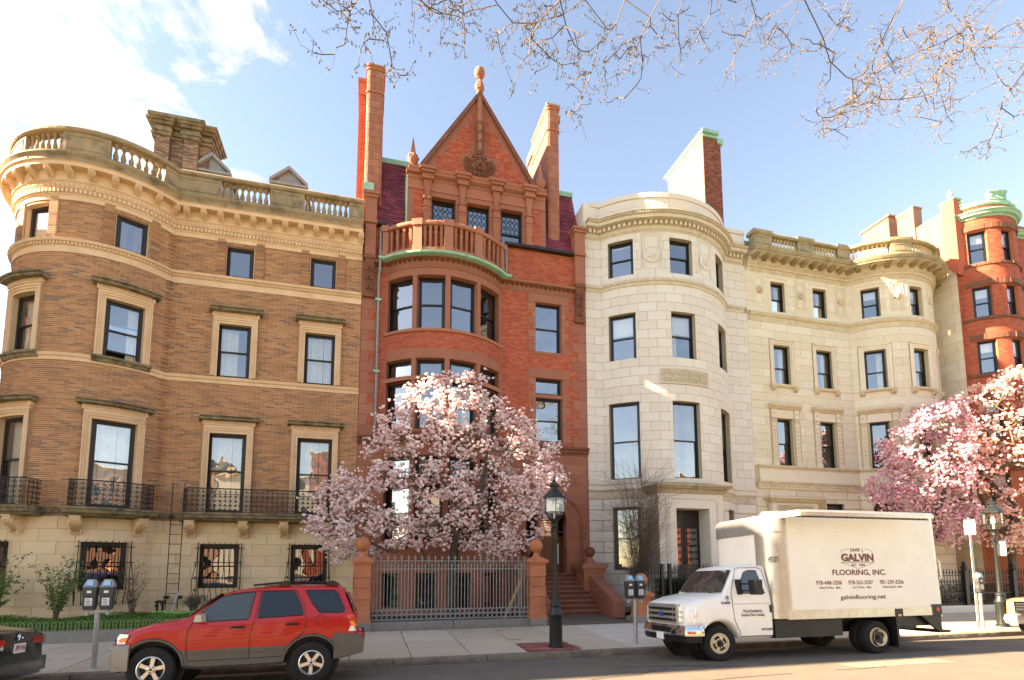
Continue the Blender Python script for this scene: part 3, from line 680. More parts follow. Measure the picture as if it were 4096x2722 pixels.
# balconies with scrolled railings
gp = G(); W_ = .165; Hh = .8
for zz in (.0, Hh): gp.box(-W_/2, W_/2, -.012, .012, zz-.012, zz+.012)
gp.box(-W_/2-.007, -W_/2+.007, -.008, .008, 0, Hh)
for k in range(5):
    z0_ = .08+.155*k
    for s_ in (-1, 1): gp.tube([(p[0], 0, p[1]) for p in scroll(s_*.038, z0_, .036, 1.3, 9, math.pi*(k % 2), s_)], .0075, 3)
    gp.tube([(.07*math.cos(q), 0, z0_+.07*math.sin(q)) for q in [i*2*math.pi/8 for i in range(9)]], .006, 3)
pan = withmat(gp.mesh('railing_panel'), 'iron')
def balcony(a, b, label, brs, ends):
    t = (a+b)/2; x, y = P.P(t, .3)
    o = thing('balcony', label, 'balcony', (0, 0, 0), 0, 'sandstone balconies with iron railings on the brown house')
    g = G(); g.sweep(P, a-.1, b+.1, [(-.02, 3.60), (.5, 3.64), (.55, 3.70), (.66, 3.72), (.68, 3.82), (.72, 3.84), (.72, 3.9), (-.02, 3.92)]); g.obj('floor', 'sooty_stone', o)
    rl = G(); rl.tube([(*P.P(s_, .6), 4.73) for s_ in P.cuts(a, b)], .02, 6); rl = rl.obj('handrail', 'iron', o)
    n = max(1, int(round((math.dist(P.P(a, .6), P.P(b, .6)))/.17)))
    for i in range(n):
        s_ = a+(b-a)*(i+.5)/n; xx, yy = P.P(s_, .6); put('railing_panel', pan, rl, (xx, yy, 3.92), (0, 0, P.rot(s_)), ((b-a)*.172*6/(b-a)*0+math.dist(P.P(a, .6), P.P(b, .6))/n/W_*1.02, 1, 1))
    for s_ in ends:
        for k in range(3):
            xx, yy = P.P(s_, .1+.18*k); put('railing_panel', pan, rl, (xx, yy, 3.92), (0, 0, P.rot(s_)+math.pi/2))
    br = bracket_mesh(.26, .52, .42, 'sandstone', 'console')
    for s_ in brs: xx, yy = P.P(s_, .03); put('console', br, o, (xx, yy, 3.07), (0, 0, P.rot(s_)))
    rep('egg', egg_mesh(.1, .07, .05, 'weathered_stone'), o, P, spread(a, b, .11), 3.6, .1)
    rebase(o, (x, y, 3.6))
balcony(9.36, 11.22, 'short iron railed balcony of the round bay above the barred window', (9.5, 11.07), (9.36, 11.22))
balcony(12.48, 17.75, 'long iron railed balcony spanning two windows right of the wall ladder', (12.8, 14.47, 15.8, 17.2), (12.48, 17.75))
balcony(6.0, 8.5, 'iron railed balcony of the bay cut by the left picture edge', (6.4, 7.96), (8.5,))
# roof, dormers, chimney stack
g = G(); g.prism([P.P(t, -.3) for t in P.cuts(1., END)]+[(-.4, 31)], lambda x, y: (x, y, 15.0), lambda x, y: (x, y, 15.32)); g.obj('roof', 'lead_grey', hb)
for i, (xa, xb) in enumerate(((-7.42, -5.95), (-4.42, -2.85))):
    g = G(); xm = (xa+xb)/2; yf = 24.
    g.box(xa+.12, xb-.12, yf+.02, yf+3, 15.3, 18.75); q = g.obj('dormer', 'lead_grey', hb)
    g = G(); g.prism([(xa+.1, 18.75), (xb-.1, 18.75), (xm, 19.4)], lambda x, z: (x, yf, z), lambda x, z: (x, yf+3, z)); g.obj('pediment', 'lead_grey', q)
    for s_ in (-1, 1):
        x0 = xm+s_*(xb-xa)/2; g = G(); g.prism([(x0, 18.72), (x0, 18.86), (xm, 19.56), (xm, 19.4)], lambda x, z: (x, yf-.16, z), lambda x, z: (x, yf+3, z)); g.obj('raking_cornice', 'lead_grey', q)
    g = G(); g.box(xa, xb, yf-.14, yf, 18.66, 18.76); g.obj('moulding', 'lead_grey', q)
ch = G(); ch.box(-8.9, -6.8, 24, 25.2, 15.3, 20.5); ch = ch.obj('chimney', 'chimney_brick', hb)
for x0, x1 in ((-8.78, -8.28), (-7.75, -7.2)): G().box(x0, x1, 23.8, 24.05, 15.3, 19.9).obj('flue_pier', 'chimney_brick', ch)
CP = Path([(-9.0, 25.2), (-9.0, 23.9), (-6.7, 23.9), (-6.7, 25.2)])
it = lay(Path([(-8.9, 24), (-6.8, 24)]), 0, 2.1, 17.5, 19.85, .305, .0655, .013, [(.12, .62, 0, 30), (1.15, 1.7, 0, 30)]); course(ch, Path([(-8.9, 24), (-6.8, 24)]), it, 'chimney_brick', keep=100)
for x0, x1 in ((-8.78, -8.28), (-7.75, -7.2)): pp = Path([(x0, 23.8), (x1, 23.8)]); course(ch, pp, lay(pp, 0, x1-x0, 17.5, 19.85, .25, .0655, .013, []), 'chimney_brick', keep=60)
for z0_, o in ((19.85, .06), (20.0, .1), (20.12, .04), (20.3, .12), (20.42, .2), (20.52, .26)):
    g = G(); g.box(-8.92-o, -6.78+o, 23.98-o, 25.2+o, z0_, z0_+.1)
    for x0, x1 in ((-8.78, -8.28), (-7.75, -7.2)): g.box(x0-o, x1+o, 23.76-o, 24.1, z0_+.002, z0_+.14)
    g.obj('chimney_cap', 'sooty_stone', ch)
rebase(hb, (-6, 21, .3))
# ------------------------------------------------------------------ red brick and brownstone house with the steep gable
random.seed(21)
hr = thing('red_gabled_house', 'tall red brick and brownstone house with steep gable, round bay and curved balcony', 'house')
P = RD; END = P.S[-1]
FL = Path([(-.37, 21), (9.03, 21)])          # flat line of the attic, s = x + .37
cols = [(1.0, 2.14), (2.31, 3.43), (3.62, 4.76), (4.92, 6.06)]
WB3 = [(a, b, 11.13, 13.31) for a, b in cols]; WT = [(a, b, 9.28, 9.97) for a, b in cols]; WB2 = [(a, b, 7.22, 9.12) for a, b in cols]
WB1 = [(a, b, 3.0, 5.1) for a, b in cols]; WBT = [(a, b, 5.3, 6.2) for a, b in cols]
BS = [(1.03, 1.81, .55, 1.83), (2.45, 3.18, .55, 1.83), (3.89, 4.55, .55, 1.83), (5.16, 5.87, .55, 1.83)]
RW3 = (7.69, 8.87, 11.08, 13.25); RT = (7.7, 8.87, 9.23, 9.93); RW2 = (7.7, 8.87, 7.2, 9.08)
DOOR = (7.25, 8.98, 1.8, 3.95)
holes = WB3+WT+WB2+WB1+WBT+BS+[RW3, RT, RW2]
# wall with an arched doorway: arch steps
arch = []; n = 10
for i in range(n):
    z0_, z1_ = 3.95+.865*i/n, 3.95+.865*(i+1)/n; hw = math.sqrt(max(.0, .865**2-((z0_+z1_)/2-3.95)**2)); arch.append((8.115-hw, 8.115+hw, z0_, z1_))
wr = wall(hr, P, .005, END-.005, .15, 15.55, holes+[DOOR]+arch, 'brownstone', .3)
# brick fields
quo = []
for k, z in enumerate(np.arange(7.0, 13.7, .42)):
    w = .34 if k % 2 else .6
    quo += [(0, w-.02, z, z+.42), (END-w-.05, END, z, z+.42)]
def quoined(h, w1, w2, top, bot=.12):
    out = [(h[0]-w2, h[1]+w2, h[3], h[3]+top), (h[0]-w1, h[1]+w1, h[2]-bot, h[2])]
    k = 0; z = h[2]
    while z < h[3]: w = w1 if k % 2 else w2; out.append((h[0]-w, h[1]+w, z, min(z+.3, h[3]))); z += .3; k += 1
    return out
qs = quoined(RW3, .16, .32, .42)+quoined((7.69, 8.87, 7.2, 9.93), .16, .32, .38)
nob = quo+qs+[(.95, 6.18, 0, 30)]
it = lay(P, .0, END, 7.05, 13.68, .205, .068, .012, nob)+lay(P, .98, 6.12, 10.38, 11.02, .205, .068, .012, [])+lay(P, .45, END-.5, 14.06, 15.5, .205, .068, .012, [])
course(wr, P, it, 'red_brick', 'brick', keep=300)
# brownstone quoins and window stones stand a little proud
for a, b, c, d in quo+qs:
    if b-a < 2: G().slab(P, max(a, .004)+.006, min(b, END-.004)-.006, c+.006, d-.006, -.02, .018).obj('quoin', 'brownstone', wr) if (b-a) < .8 else None
for q in (qs,):
    for a, b, c, d in q:
        hh = RW3 if c > 10.4 else (7.69, 8.87, 7.2, 9.93)
        if c >= hh[3]-.01 or d <= hh[2]+.01: G().slab(P, a, b, c+.004, d-.004, -.02, .02).obj('lintel' if c > hh[2] else 'sill', 'brownstone', wr)
        else:
            G().slab(P, a, hh[0], c+.005, d-.005, -.02, .02).obj('quoin', 'brownstone', wr); G().slab(P, hh[1], b, c+.005, d-.005, -.02, .02).obj('quoin', 'brownstone', wr)
it = lay(P, .0, .98, .5, 6.75, .9, .46, .01, [])+lay(P, 6.16, END, .5, 6.75, .9, .46, .01, [(DOOR[0]-.16, DOOR[1]+.16, 0, 3.97)]+[(a-.14, b+.14, c, d+.1) for a, b, c, d in arch])
course(wr, P, it, 'brownstone', 'stone_block', proud=.012, keep=80, curved=True)
# bay: sills, transoms
for z0_, z1_, o in ((11.02, 11.13, .07), (9.12, 9.28, .02), (7.08, 7.2, .06), (2.85, 3.0, .08), (5.1, 5.3, .03)): G().slab(P, .86, 6.24, z0_, z1_, -.1, o).obj('sill_band', 'brownstone', hr)
for h in WB3: window(hr, P, *h, inset=.26, curtain=None, fw=.075, split=.5)
for h in WT: window(hr, P, *h, inset=.26, single=True, fw=.07)
for h in WB2: window(hr, P, *h, inset=.26, curtain='R')
for h in WB1: window(hr, P, *h, inset=.26, curtain='g', pane='pane')
for h in WBT: window(hr, P, *h, inset=.26, single=True)
for h in BS: window(hr, P, *h, inset=.2, single=True)
window(hr, P, *RW3, inset=.2, pane='pane_gold'); window(hr, P, *RT, inset=.2, single=True, pane='pane_gold'); window(hr, P, *RW2, inset=.2, pane='pane_gold')
room(hr, P, .05, END-.05, .2, 15.5, deep=1.15)
# belt course, frieze and corbel table
band(hr, P, .0, END, 6.66, 7.0, [(0, .02), (.3, .04), (.35, .1), (.7, .12), (.75, .2), (1, .22)], 'dark_brownstone')
fz = band(hr, P, .3, END-.4, 13.60, 13.96, [(0, .03), (.6, .03), (.62, .05), (.95, .05), (1, .1)], 'brownstone', 'frieze')
g = G()
for t in spread(.4, END-.5, .11):
    x, y = P.P(t, .035); r0 = P.rot(t)
    for k in range(2):
        pts = [(x+math.cos(r0)*.042*math.cos(q), y+math.sin(r0)*.042*math.cos(q), 13.655+.085*k+.03*math.sin(q)) for q in [2*math.pi*i/6 for i in range(7)]]; g.tube(pts, .012, 3)
g.obj('frieze_rings', 'brownstone', fz, kind='stuff')
cb = bracket_mesh(.1, .13, .12, 'dark_brownstone', 'corbel'); rep('corbel', cb, fz, P, [t for t in spread(.45, END-.5, .21)], 13.83, .04)
band(hr, P, .3, END-.4, 13.96, 14.05, [(0, .16), (.4, .2), (1, .22)], 'brownstone')
g = G(); g.sweep(P, .72, 6.4, [(-.1, 13.98), (.32, 13.98), (.41, 14.0), (.43, 14.08), (.37, 14.11), (-.1, 14.14)]); g.obj('copper_gutter', 'copper', hr)
# gutters of the flat wall, downpipes
for a, b in ((.4, .95), (5.35, 9.0)):
    G().box(a-.37 if a < 1 else a, b-.37 if b < 1 else b-.1, 20.76, 21.05, 15.52, 15.64).obj('gutter', 'dark_wood', hr)
g = G(); xx, yy = .26, 20.9; g.tube([(xx, yy, 7.0), (xx, yy, 13.4), (xx+.03, yy-.1, 13.7), (xx+.04, yy-.22, 14.0), (xx+.04, yy-.1, 14.4), (xx+.04, yy+.02, 15.5)], .05, 8); q = g.obj('downpipe', 'lead_grey', hr)
for z in (9.5, 12.4): G().box(xx-.12, xx+.12, yy-.06, yy+.1, z, z+.09).obj('pipe_clamp', 'copper', q)
G().tube([(5.42, 20.86, 14.25), (5.42, 20.86, 15.5)], .05, 8).obj('downpipe', 'lead_grey', hr)
# corner piers with carved corbels
for xa, xb in ((-.3, .1), (8.5, 8.93)):
    g = G(); g.box(xa, xb, 20.78, 21.02, 14.2, 15.5); g.box(xa-.05, xb+.05, 20.7, 21.1, 15.5, 15.6); g.box(xa-.02, xb+.02, 20.74, 21.4, 15.6, 16.55); g.box(xa-.07, xb+.07, 20.68, 21.5, 16.55, 16.68); g.box(xa-.12, xb+.12, 20.63, 21.55, 16.68, 16.8); q = g.obj('corner_pier', 'brownstone', hr)
    g = G(); g.box(xa-.03, xb+.03, 20.72, 21.01, 14.04, 14.2); g.prism([(21.01, 12.6), (20.93, 12.6), (20.9, 12.75), (20.86, 13.3), (20.8, 13.9), (20.76, 14.04), (21.01, 14.04)], lambda y, z: (xa+.02, y, z), lambda y, z: (xb-.02, y, z))
    g.box(xa-.02, xb+.02, 20.86, 21.01, 12.52, 12.66)
    for k in range(3):
        for s_ in (-1, 1):
            cx_ = (xa+xb)/2+s_*.085
            for j in range(5): g.ball((cx_+.03*(j-2), 20.87-.04*k, 12.95+.36*k+.05*abs(j-2)), .035, 5, 4, (1, 1, 2.2))
            g.ball((cx_, 20.82-.04*k, 12.86+.36*k), .06, 6, 4)
    g.obj('carved_corbel', 'dark_brownstone', q, smooth=40)
# balcony balustrade over the bay
bb = G(); bb.sweep(P, .95, 6.19, [(.02, 14.12), (.26, 14.12), (.26, 14.28), (.02, 14.28)])
bb.sweep(P, .95, 6.19, [(.0, 15.2), (.28, 15.2), (.31, 15.24), (.31, 15.32), (.26, 15.38), (.02, 15.38)])
posts = (1.0, 2.38, 3.5, 4.66, 5.98)
for t in posts: bb.slab(P, t-.16, t+.16, 14.12, 15.22, .01, .28); bb.slab(P, t-.19, t+.19, 15.18, 15.43, -.02, .33); bb.slab(P, t-.175, t+.175, 14.14, 14.36, .0, .31)
bb = bb.obj('balcony_balustrade', 'brownstone', hr)
pb = [(.07, 0), (.07, .09), (.045, .12), (.04, .3), (.055, .75), (.075, .85), (.05, .88), (.05, .95), (.06, 1.05), (.065, 1.2)]
bme = withmat(G().lathe([(r, z*.775) for r, z in pb], (0, 0, 0), 4, square=True).mesh('baluster', 30), 'brownstone')
for a, b in zip(posts, posts[1:]): rep('baluster', bme, bb, P, [a+.16+(b-a-.32)*(i+.5)/(4 if b-a > 1.1 else 4) for i in range(4)], 14.28, .15)
# attic dormer wall, windows, pilasters, cornice
AW = [(2.29, 3.28), (3.76, 4.73), (5.22, 6.18)]
ah = [(a+.37, b+.37, 15.62, 17.22) for a, b in AW]
q = wall(hr, FL, 1.27+.37, 7.22+.37, 15.5, 18.2, ah, 'brownstone', .32, name='attic_wall', off=.03)
bx = [(1.55, 1.93), (6.62, 6.98)]
for a, b in bx: course(q, FL, lay(FL, a+.37, b+.37, 15.7, 17.5, .205, .068, .012, []), 'red_brick', keep=80, off=.03)
for a, b in AW: window(hr, FL, a+.37, b+.37, 15.62, 17.22, inset=.24, lattice=True, split=.38, fw=.06)
for xm in (2.09, 3.55, 5.0, 6.46):
    g = G(); y0 = 20.97
    for z0_, z1_, w0, w1, d0, d1 in ((15.62, 15.8, .16, .16, .16, .16), (15.8, 16.5, .1, .16, .08, .15), (16.5, 16.56, .17, .17, .17, .17), (16.56, 16.66, .13, .13, .12, .12), (16.66, 16.72, .16, .16, .15, .15), (16.72, 16.98, .15, .13, .13, .12), (16.98, 17.08, .17, .17, .16, .16), (17.08, 17.2, .11, .08, .1, .08), (17.2, 17.6, .08, .14, .08, .13), (17.6, 17.8, .13, .17, .12, .16)):
        g.add([(xm-w0, y0-d0, z0_), (xm+w0, y0-d0, z0_), (xm+w0, y0+.03, z0_), (xm-w0, y0+.03, z0_), (xm-w1, y0-d1, z1_), (xm+w1, y0-d1, z1_), (xm+w1, y0+.03, z1_), (xm-w1, y0+.03, z1_)], G.BF)
    for s_ in (-1, 1): g.tube([(xm+s_*.1+a*.8, y0-.17, z) for a, z in scroll(0, 17.03, .06, 1.4, 10, math.pi/2, -s_)], .016, 4)
    g.box(xm-.24, xm+.24, y0-.26, y0, 17.8, 17.9); g.box(xm-.28, xm+.28, y0-.32, y0, 18.05, 18.16); g.box(xm-.33, xm+.33, y0-.38, y0, 18.16, 18.28); g.box(xm-.22, xm+.22, y0-.22, y0, 17.9, 18.05)
    g.obj('pilaster', 'brownstone', hr)
g = G(); g.sweep(FL, 1.3+.37, 7.2+.37, [(.0, 17.42), (.07, 17.42), (.07, 17.5), (.05, 17.52), (.05, 17.84), (.1, 17.88), (.12, 18.0), (.22, 18.05), (.22, 18.13), (.28, 18.2), (.28, 18.26), (0, 18.3)]); ac = g.obj('attic_cornice', 'brownstone', hr)
rep('dentil', dentil_mesh(.05, .06, .05, 'dark_brownstone'), ac, FL, spread(1.9+.37, 6.7+.37, .1), 17.93, .1)
# gable: brownstone edge, stepped brick field, coping
XC, ZB, ZA, HW = 4.27, 18.25, 22.3, 2.55
gw = G(); gw.prism([(XC-HW, ZB), (XC+HW, ZB), (XC, ZA)], lambda x, z: (x, 20.99, z), lambda x, z: (x, 21.3, z)); gw = gw.obj('gable_wall', 'brownstone', hr)
it = []; rows = 48; hh = .068
for r in range(rows):
    z = ZB+.05+r*hh; step = math.floor((z-ZB)/.40)*.40
    w = (1-(step+.75)/(ZA-ZB))*HW*1.0-.12+(0.12 if int(step/.4) % 2 else 0)
    if w < .2: continue
    lo = .22 if z > 19.3 else 0
    for a, b in (((XC-w, XC-lo), (XC+lo, XC+w)) if lo else ((XC-w, XC+w),)):
        it += lay(FL, a+.37, b+.37, z, z+hh, .205, hh, .012, [(XC-.78+.37, XC+.78+.37, 18.85, 19.45), (XC-.6+.37, XC+.6+.37, 18.55, 18.85), (XC-.35+.37, XC+.35+.37, 19.4, 20.1)] if True else [], shift=0) if r % 2 else lay(FL, a+.37+.0, b+.37, z, z+hh, .19, hh, .012, [(XC-.78+.37, XC+.78+.37, 18.85, 19.45), (XC-.6+.37, XC+.6+.37, 18.55, 18.85), (XC-.35+.37, XC+.35+.37, 19.4, 20.1)], shift=0)
course(gw, FL, it, 'red_brick', keep=200, off=.018)
for s_ in (-1, 1):
    g = G(); g.prism([(XC+s_*(HW+.12), ZB-.02), (XC+s_*(HW-.1), ZB-.02), (XC, ZA-.12), (XC, ZA+.12)], lambda x, z: (x, 20.86, z), lambda x, z: (x, 21.34, z)); g.obj('coping', 'dark_brownstone', hr)
    g = G(); g.prism([(XC+s_*HW, ZB), (XC+s_*(HW+.06), ZB), (XC, ZA+.1), (XC, ZA)], lambda x, z: (x, 21.2, z), lambda x, z: (x, 26, z)); g.obj('dormer_roof', 'slate', hr)
for a, b in ((1.3, 1.4), (7.1, 7.2)): G().box(a, b, 21.05, 26, 15.6, 18.25).obj('dormer_side', 'slate', hr)
G().box(1.4, 7.1, 22.2, 22.3, 15.6, 18.25).obj('inner_wall', 'interior', hr)
# spine of the gable, finial ball
g = G(); y0 = 20.98
for z0_, z1_, w0, w1 in ((19.45, 19.6, .06, .12), (19.6, 21.6, .12, .11), (21.6, 22.4, .15, .13), (22.4, 22.5, .13, .17), (22.5, 22.62, .19, .21), (22.62, 22.72, .21, .21), (22.72, 22.84, .16, .16), (22.84, 22.98, .14, .1), (22.98, 23.06, .07, .07), (23.06, 23.12, .12, .12)):
    up = z0_ > 21.5; c = (XC, y0-.06 if not up else y0+.02, 0); g.lathe([(w0, z0_), (w1, z1_)], c, 8)
g.ball((XC, y0+.02, 23.33), .235, 16, 12, (1, 1, 1.12))
sp = g.obj('finial', 'brownstone', hr, smooth=40)
g = G()
for k in range(7):
    z = 19.5+.22*k
    for s_ in (-1, 1): g.ball((XC+s_*.13, y0-.12, z), .05, 6, 4, (1, 1, 1.5)); g.tube([(XC+s_*.1, y0-.1, z-.1), (XC+s_*.18, y0-.16, z), (XC+s_*.13, y0-.2, z+.08)], [.035, .03, .015], 4)
    if k % 2 == 0: g.ball((XC, y0-.19, z+.05), .055, 6, 4, (1, 1, 1.5))
g.obj('crocket', 'dark_brownstone', sp, smooth=40)
# lion mask with curled mane
g = G(); cy_, cz_ = 20.95, 19.0
g.ball((XC, cy_, cz_+.02), .25, 14, 10, (.8, .7, 1.05)); g.ball((XC, cy_-.17, cz_-.04), .12, 10, 7, (.75, .9, 1)); g.ball((XC, cy_-.25, cz_-.08), .075, 8, 6, (1.1, .7, .7))
g.ball((XC, cy_-.12, cz_-.24), .1, 8, 6, (.9, .8, .8))
for s_ in (-1, 1):
    g.ball((XC+s_*.1, cy_-.16, cz_+.12), .07, 8, 5, (1.1, .6, .45)); g.ball((XC+s_*.075, cy_-.2, cz_-.14), .07, 8, 5, (.8, .8, 1)); g.ball((XC+s_*.17, cy_-.02, cz_+.22), .07, 6, 5)
lion = g.obj('lion_mask', 'dark_brownstone', hr, smooth=60)
g = G()
for k in range(30):
    t = -math.pi*.18+math.pi*1.36*k/29+math.pi; 
    for ring, (rx, rz, rr) in enumerate(((.36, .3, .075), (.52, .42, .085))):
        if ring and k % 2: continue
        cx_, cz2 = XC+rx*1.15*math.cos(t+ring*.1), cz_-.02+rz*math.sin(t+ring*.1)
        g.tube([(x, cy_+.0-.03*ring+.0, z) for x, z in scroll(cx_, cz2, rr, 1.4, 10, t, 1 if k % 2 else -1)], .028, 4)
g.box(XC-.3, XC+.3, 20.9, 21, cz_+.3, cz_+.42)
g.obj('mane', 'dark_brownstone', lion, smooth=60)
# obelisks on the dormer corners
for xm in (1.49, 6.97):
    g = G(); yo = 20.95; g.box(xm-.26, xm+.26, yo-.22, yo+.26, 18.0, 18.12); g.box(xm-.18, xm+.18, yo-.15, yo+.2, 18.1, 18.35); g.lathe([(.14, 18.35), (.09, 18.42), (.12, 18.46), (.2, 18.56), (.225, 18.68), (.2, 18.8), (.13, 18.9)], (xm, yo, 0), 12); g.lathe([(.105, 18.88), (.015, 19.62)], (xm, yo, 0), 4, square=True)
    for k in range(8): t = 2*math.pi*k/8; g.tube([(xm+.23*math.cos(t), yo+.23*math.sin(t), z) for z in (18.66, 18.8)], .022, 4)
    g.obj('obelisk', 'brownstone', hr, smooth=40)
# mansard with slates
def slope(xa, xb, y0, z0_, y1, z1_, house):
    ln = math.hypot(y1-y0, z1_-z0_); ang = math.atan2(z1_-z0_, y1-y0); rows = int(ln/.13)
    b_ = G(); b_.add([(xa, y0, z0_), (xb, y0, z0_), (xb, y1, z1_), (xa, y1, z1_)], [(0, 1, 2, 3)]); rf = b_.obj('mansard_roof', 'slate', house)
    me = withmat(G().hexa([(-.128, 0, .022), (.128, 0, .022), (.128, .145, .004), (-.128, .145, .004), (-.128, 0, .036), (.128, 0, .036), (.128, .145, .012), (-.128, .145, .012)]).mesh('slate'), 'slate')
    for r in range(rows):
        n_ = int((xb-xa)/.26)
        for k in range(n_+1):
            x = xa+.13+.26*k+(.13 if r % 2 else 0)
            if x > xb-.1: continue
            t = r*.13/ln; put('slate', me, rf, (x, y0+(y1-y0)*t, z0_+(z1_-z0_)*t), (ang, 0, 0))
    return rf
slope(-.28, 1.27, 21.0, 15.66, 22.2, 19.25, hr); slope(7.22, 8.95, 21.0, 15.66, 22.2, 19.25, hr)
G().box(-.28, 8.95, 22.1, 22.6, 19.2, 19.42).obj('ridge_flashing', 'copper', hr)
G().box(-.3, 9.0, 22.35, 31, 15.4, 19.3).obj('roof_body', 'lead_grey', hr)
G().box(1.24, 1.3, 20.96, 22.2, 15.66, 18.2).obj('flashing', 'copper', hr)
# chimneys
def stone_chimney(xa, xb, ya, yb, z0_, z1_):
    g = G(); r_ = .12
    def ringp(o): return [(xa-o+r_, ya-o), (xb+o-r_, ya-o), (xb+o-r_*.3, ya-o+r_*.3), (xb+o, ya-o+r_), (xb+o, yb+o), (xa-o, yb+o), (xa-o, ya-o+r_), (xa-o+r_*.3, ya-o+r_*.3)]
    for za, zb_, o in ((z0_, z1_-1.25, 0), (z1_-1.25, z1_-1.17, .04), (z1_-1.17, z1_-.22, 0), (z1_-.22, z1_-.1, .035), (z1_-.1, z1_, .06)): g.prism(ringp(o), lambda x, y: (x, y, za), lambda x, y: (x, y, zb_))
    q = g.obj('chimney', 'red_mortar', hr)
    fp = Path([(xa, yb), (xa, ya+r_), (xa+r_*.3, ya+r_*.3), (xa+r_, ya), (xb-r_, ya), (xb-r_*.3, ya+r_*.3), (xb, ya+r_), (xb, yb)])
    course(q, fp, lay(fp, 0, fp.S[-1], z0_, z1_-1.27, .46, .33, .014, [])+lay(fp, 0, fp.S[-1], z1_-1.15, z1_-.24, .46, .3, .014, []), 'brownstone', 'stone_block', proud=.012, keep=120, curved=True)
    return q
stone_chimney(-.40, .26, 21.2, 22.3, 16.6, 22.75)
stone_chimney(7.42, 7.98, 21.2, 23.4, 16.3, 22.8)
g = G(); g.box(-.74, -.12, 22.32, 24, 15.5, 22.9); g.box(-.78, -.08, 22.28, 24.04, 22.3, 22.42); g.box(-.8, -.06, 22.26, 24.06, 22.9, 23.05); q = g.obj('brick_stack', 'red_mortar', hr)
pp = Path([(-.74, 24), (-.74, 22.32), (-.12, 22.32)]); course(q, pp, lay(pp, 0, pp.S[-1], 15.5, 22.28, .205, .068, .012, []), 'red_brick', keep=150)
g = G(); g.box(7.7, 8.24, 22.0, 25, 15.5, 22.75); g.box(7.62, 8.32, 21.95, 25.05, 22.75, 23.05); q = g.obj('brick_stack', 'red_mortar', hr)
pp = Path([(7.7, 22.), (8.24, 22.)]); course(q, pp, lay(pp, 0, .54, 15.5, 22.7, .205, .068, .012, []), 'dark_brick', keep=100)
G().box(7.6, 8.34, 21.93, 25.1, 23.05, 23.12).obj('copper_cap', 'copper', q)
G().box(-.46, -.02, 21.12, 21.3, 16.6, 17.45).obj('flashing', 'copper', hr)
G().box(7.38, 8.02, 21.14, 23.45, 22.8, 22.85).obj('copper_cap', 'copper', hr)
# doorway
g = G()
for i in range(15):
    t0, t1 = math.pi*i/15, math.pi*(i+1)/15; pr = []
    for t in (t0, t1):
        for rr in (.865, 1.0): pr.append((8.115-.37-rr*math.cos(t), 3.95+rr*math.sin(t)))
    a, b, c, d = pr; g.hexa([(a[0], 20.93, a[1]), (c[0], 20.93, c[1]), (c[0], 21.1, c[1]), (a[0], 21.1, a[1]), (b[0], 20.93, b[1]), (d[0], 20.93, d[1]), (d[0], 21.1, d[1]), (b[0], 21.1, b[1])])
for x in (7.745-.93, 7.745+.93): g.box(x-.067, x+.067, 20.93, 21.1, 1.8, 3.95)
g = g.obj('door_arch', 'brownstone', hr)
bd = withmat(G().ball((0, 0, 0), .035, 6, 4).mesh('carved_bead'), 'dark_brownstone')
for k in range(22): put('carved_bead', bd, g, (7.745+.93, 20.92, 1.9+.093*k))
for k in range(27): t = math.pi*(k+.5)/27; put('carved_bead', bd, g, (7.745-.93*math.cos(t), 20.92, 3.95+.93*math.sin(t)))
g = G(); g.box(6.85, 8.65, 21.85, 21.95, 1.8, 4.85); g = g.obj('vestibule', 'dark_wood', hr)
for x0 in (6.98, 7.8):
    d_ = G(); d_.box(x0, x0+.74, 21.76, 21.85, 1.82, 4.2)
    d_ = d_.obj('door', 'oak', hr)
    for z0_, z1_ in ((2.0, 2.55), (2.7, 3.2)): 
        for k in (0, 1): G().box(x0+.08+.31*k, x0+.35+.31*k, 21.735, 21.77, z0_, z1_).obj('door_panel', 'oak', d_)
    q = G(); q.add([(x0+.1, 21.755, 3.32), (x0+.64, 21.755, 3.32), (x0+.64, 21.755, 4.08), (x0+.1, 21.755, 4.08)], [(0, 1, 2, 3)]); q.obj('pane', 'pane_gold', d_)
G().box(6.8, 8.7, 20.95, 21.9, 1.6, 1.8).obj('threshold', 'brownstone', hr)
rebase(hr, (4.3, 21, .2))
# ------------------------------------------------------------------ pale granite house with the bowed front
random.seed(31)
hg = thing('granite_bow_house', 'pale granite row house with a wide bowed front and rose medallions', 'house')
P = GR; END = P.S[-1]
def cols3(w, shift=0): return [(c-w/2, c+w/2) for c in (1.65, 4.31, 7.05)]
G4 = [(a, b, 14.57, 16.19) for a, b in cols3(1.09)]; G3 = [(a, b, 10.82, 12.86) for a, b in cols3(1.15)]; G2 = [(a, b, 5.66, 8.94) for a, b in cols3(1.28)]
G1 = [(1.1, 2.22, 1.9, 4.5), (6.75, 7.75, 2.6, 4.5)]
gd = (3.45, 5.15, .3, 4.5)
wg = wall(hg, P, .005, END-.005, .2, 17.4, G4+G3+G2+G1+[gd], 'joint', .24)
deco = [(2.5, 3.44, 14.77, 16.45), (5.14, 6.08, 14.77, 16.45)]; panel = (3.2, 5.48, 9.66, 10.33)
rnd = lambda hs: [(a, b, c-.0, d+.0) for a, b, c, d in hs]
it = lay(P, .0, END, 5.66, 14.05, .78, .40, .013, rnd(G3+G2)+[panel])+lay(P, 0, END, 14.35, 16.45, .78, .42, .013, rnd(G4)+deco)
course(wg, P, it, 'granite', 'stone_block', proud=.02, keep=300, curved=True)
it = lay(P, 0, END, .4, 4.86, 1.25, .446, .03, G1+[(2.9, 5.8, 0, 5.2)]); course(wg, P, it, 'granite', 'stone_block', proud=.035, keep=60, curved=True)
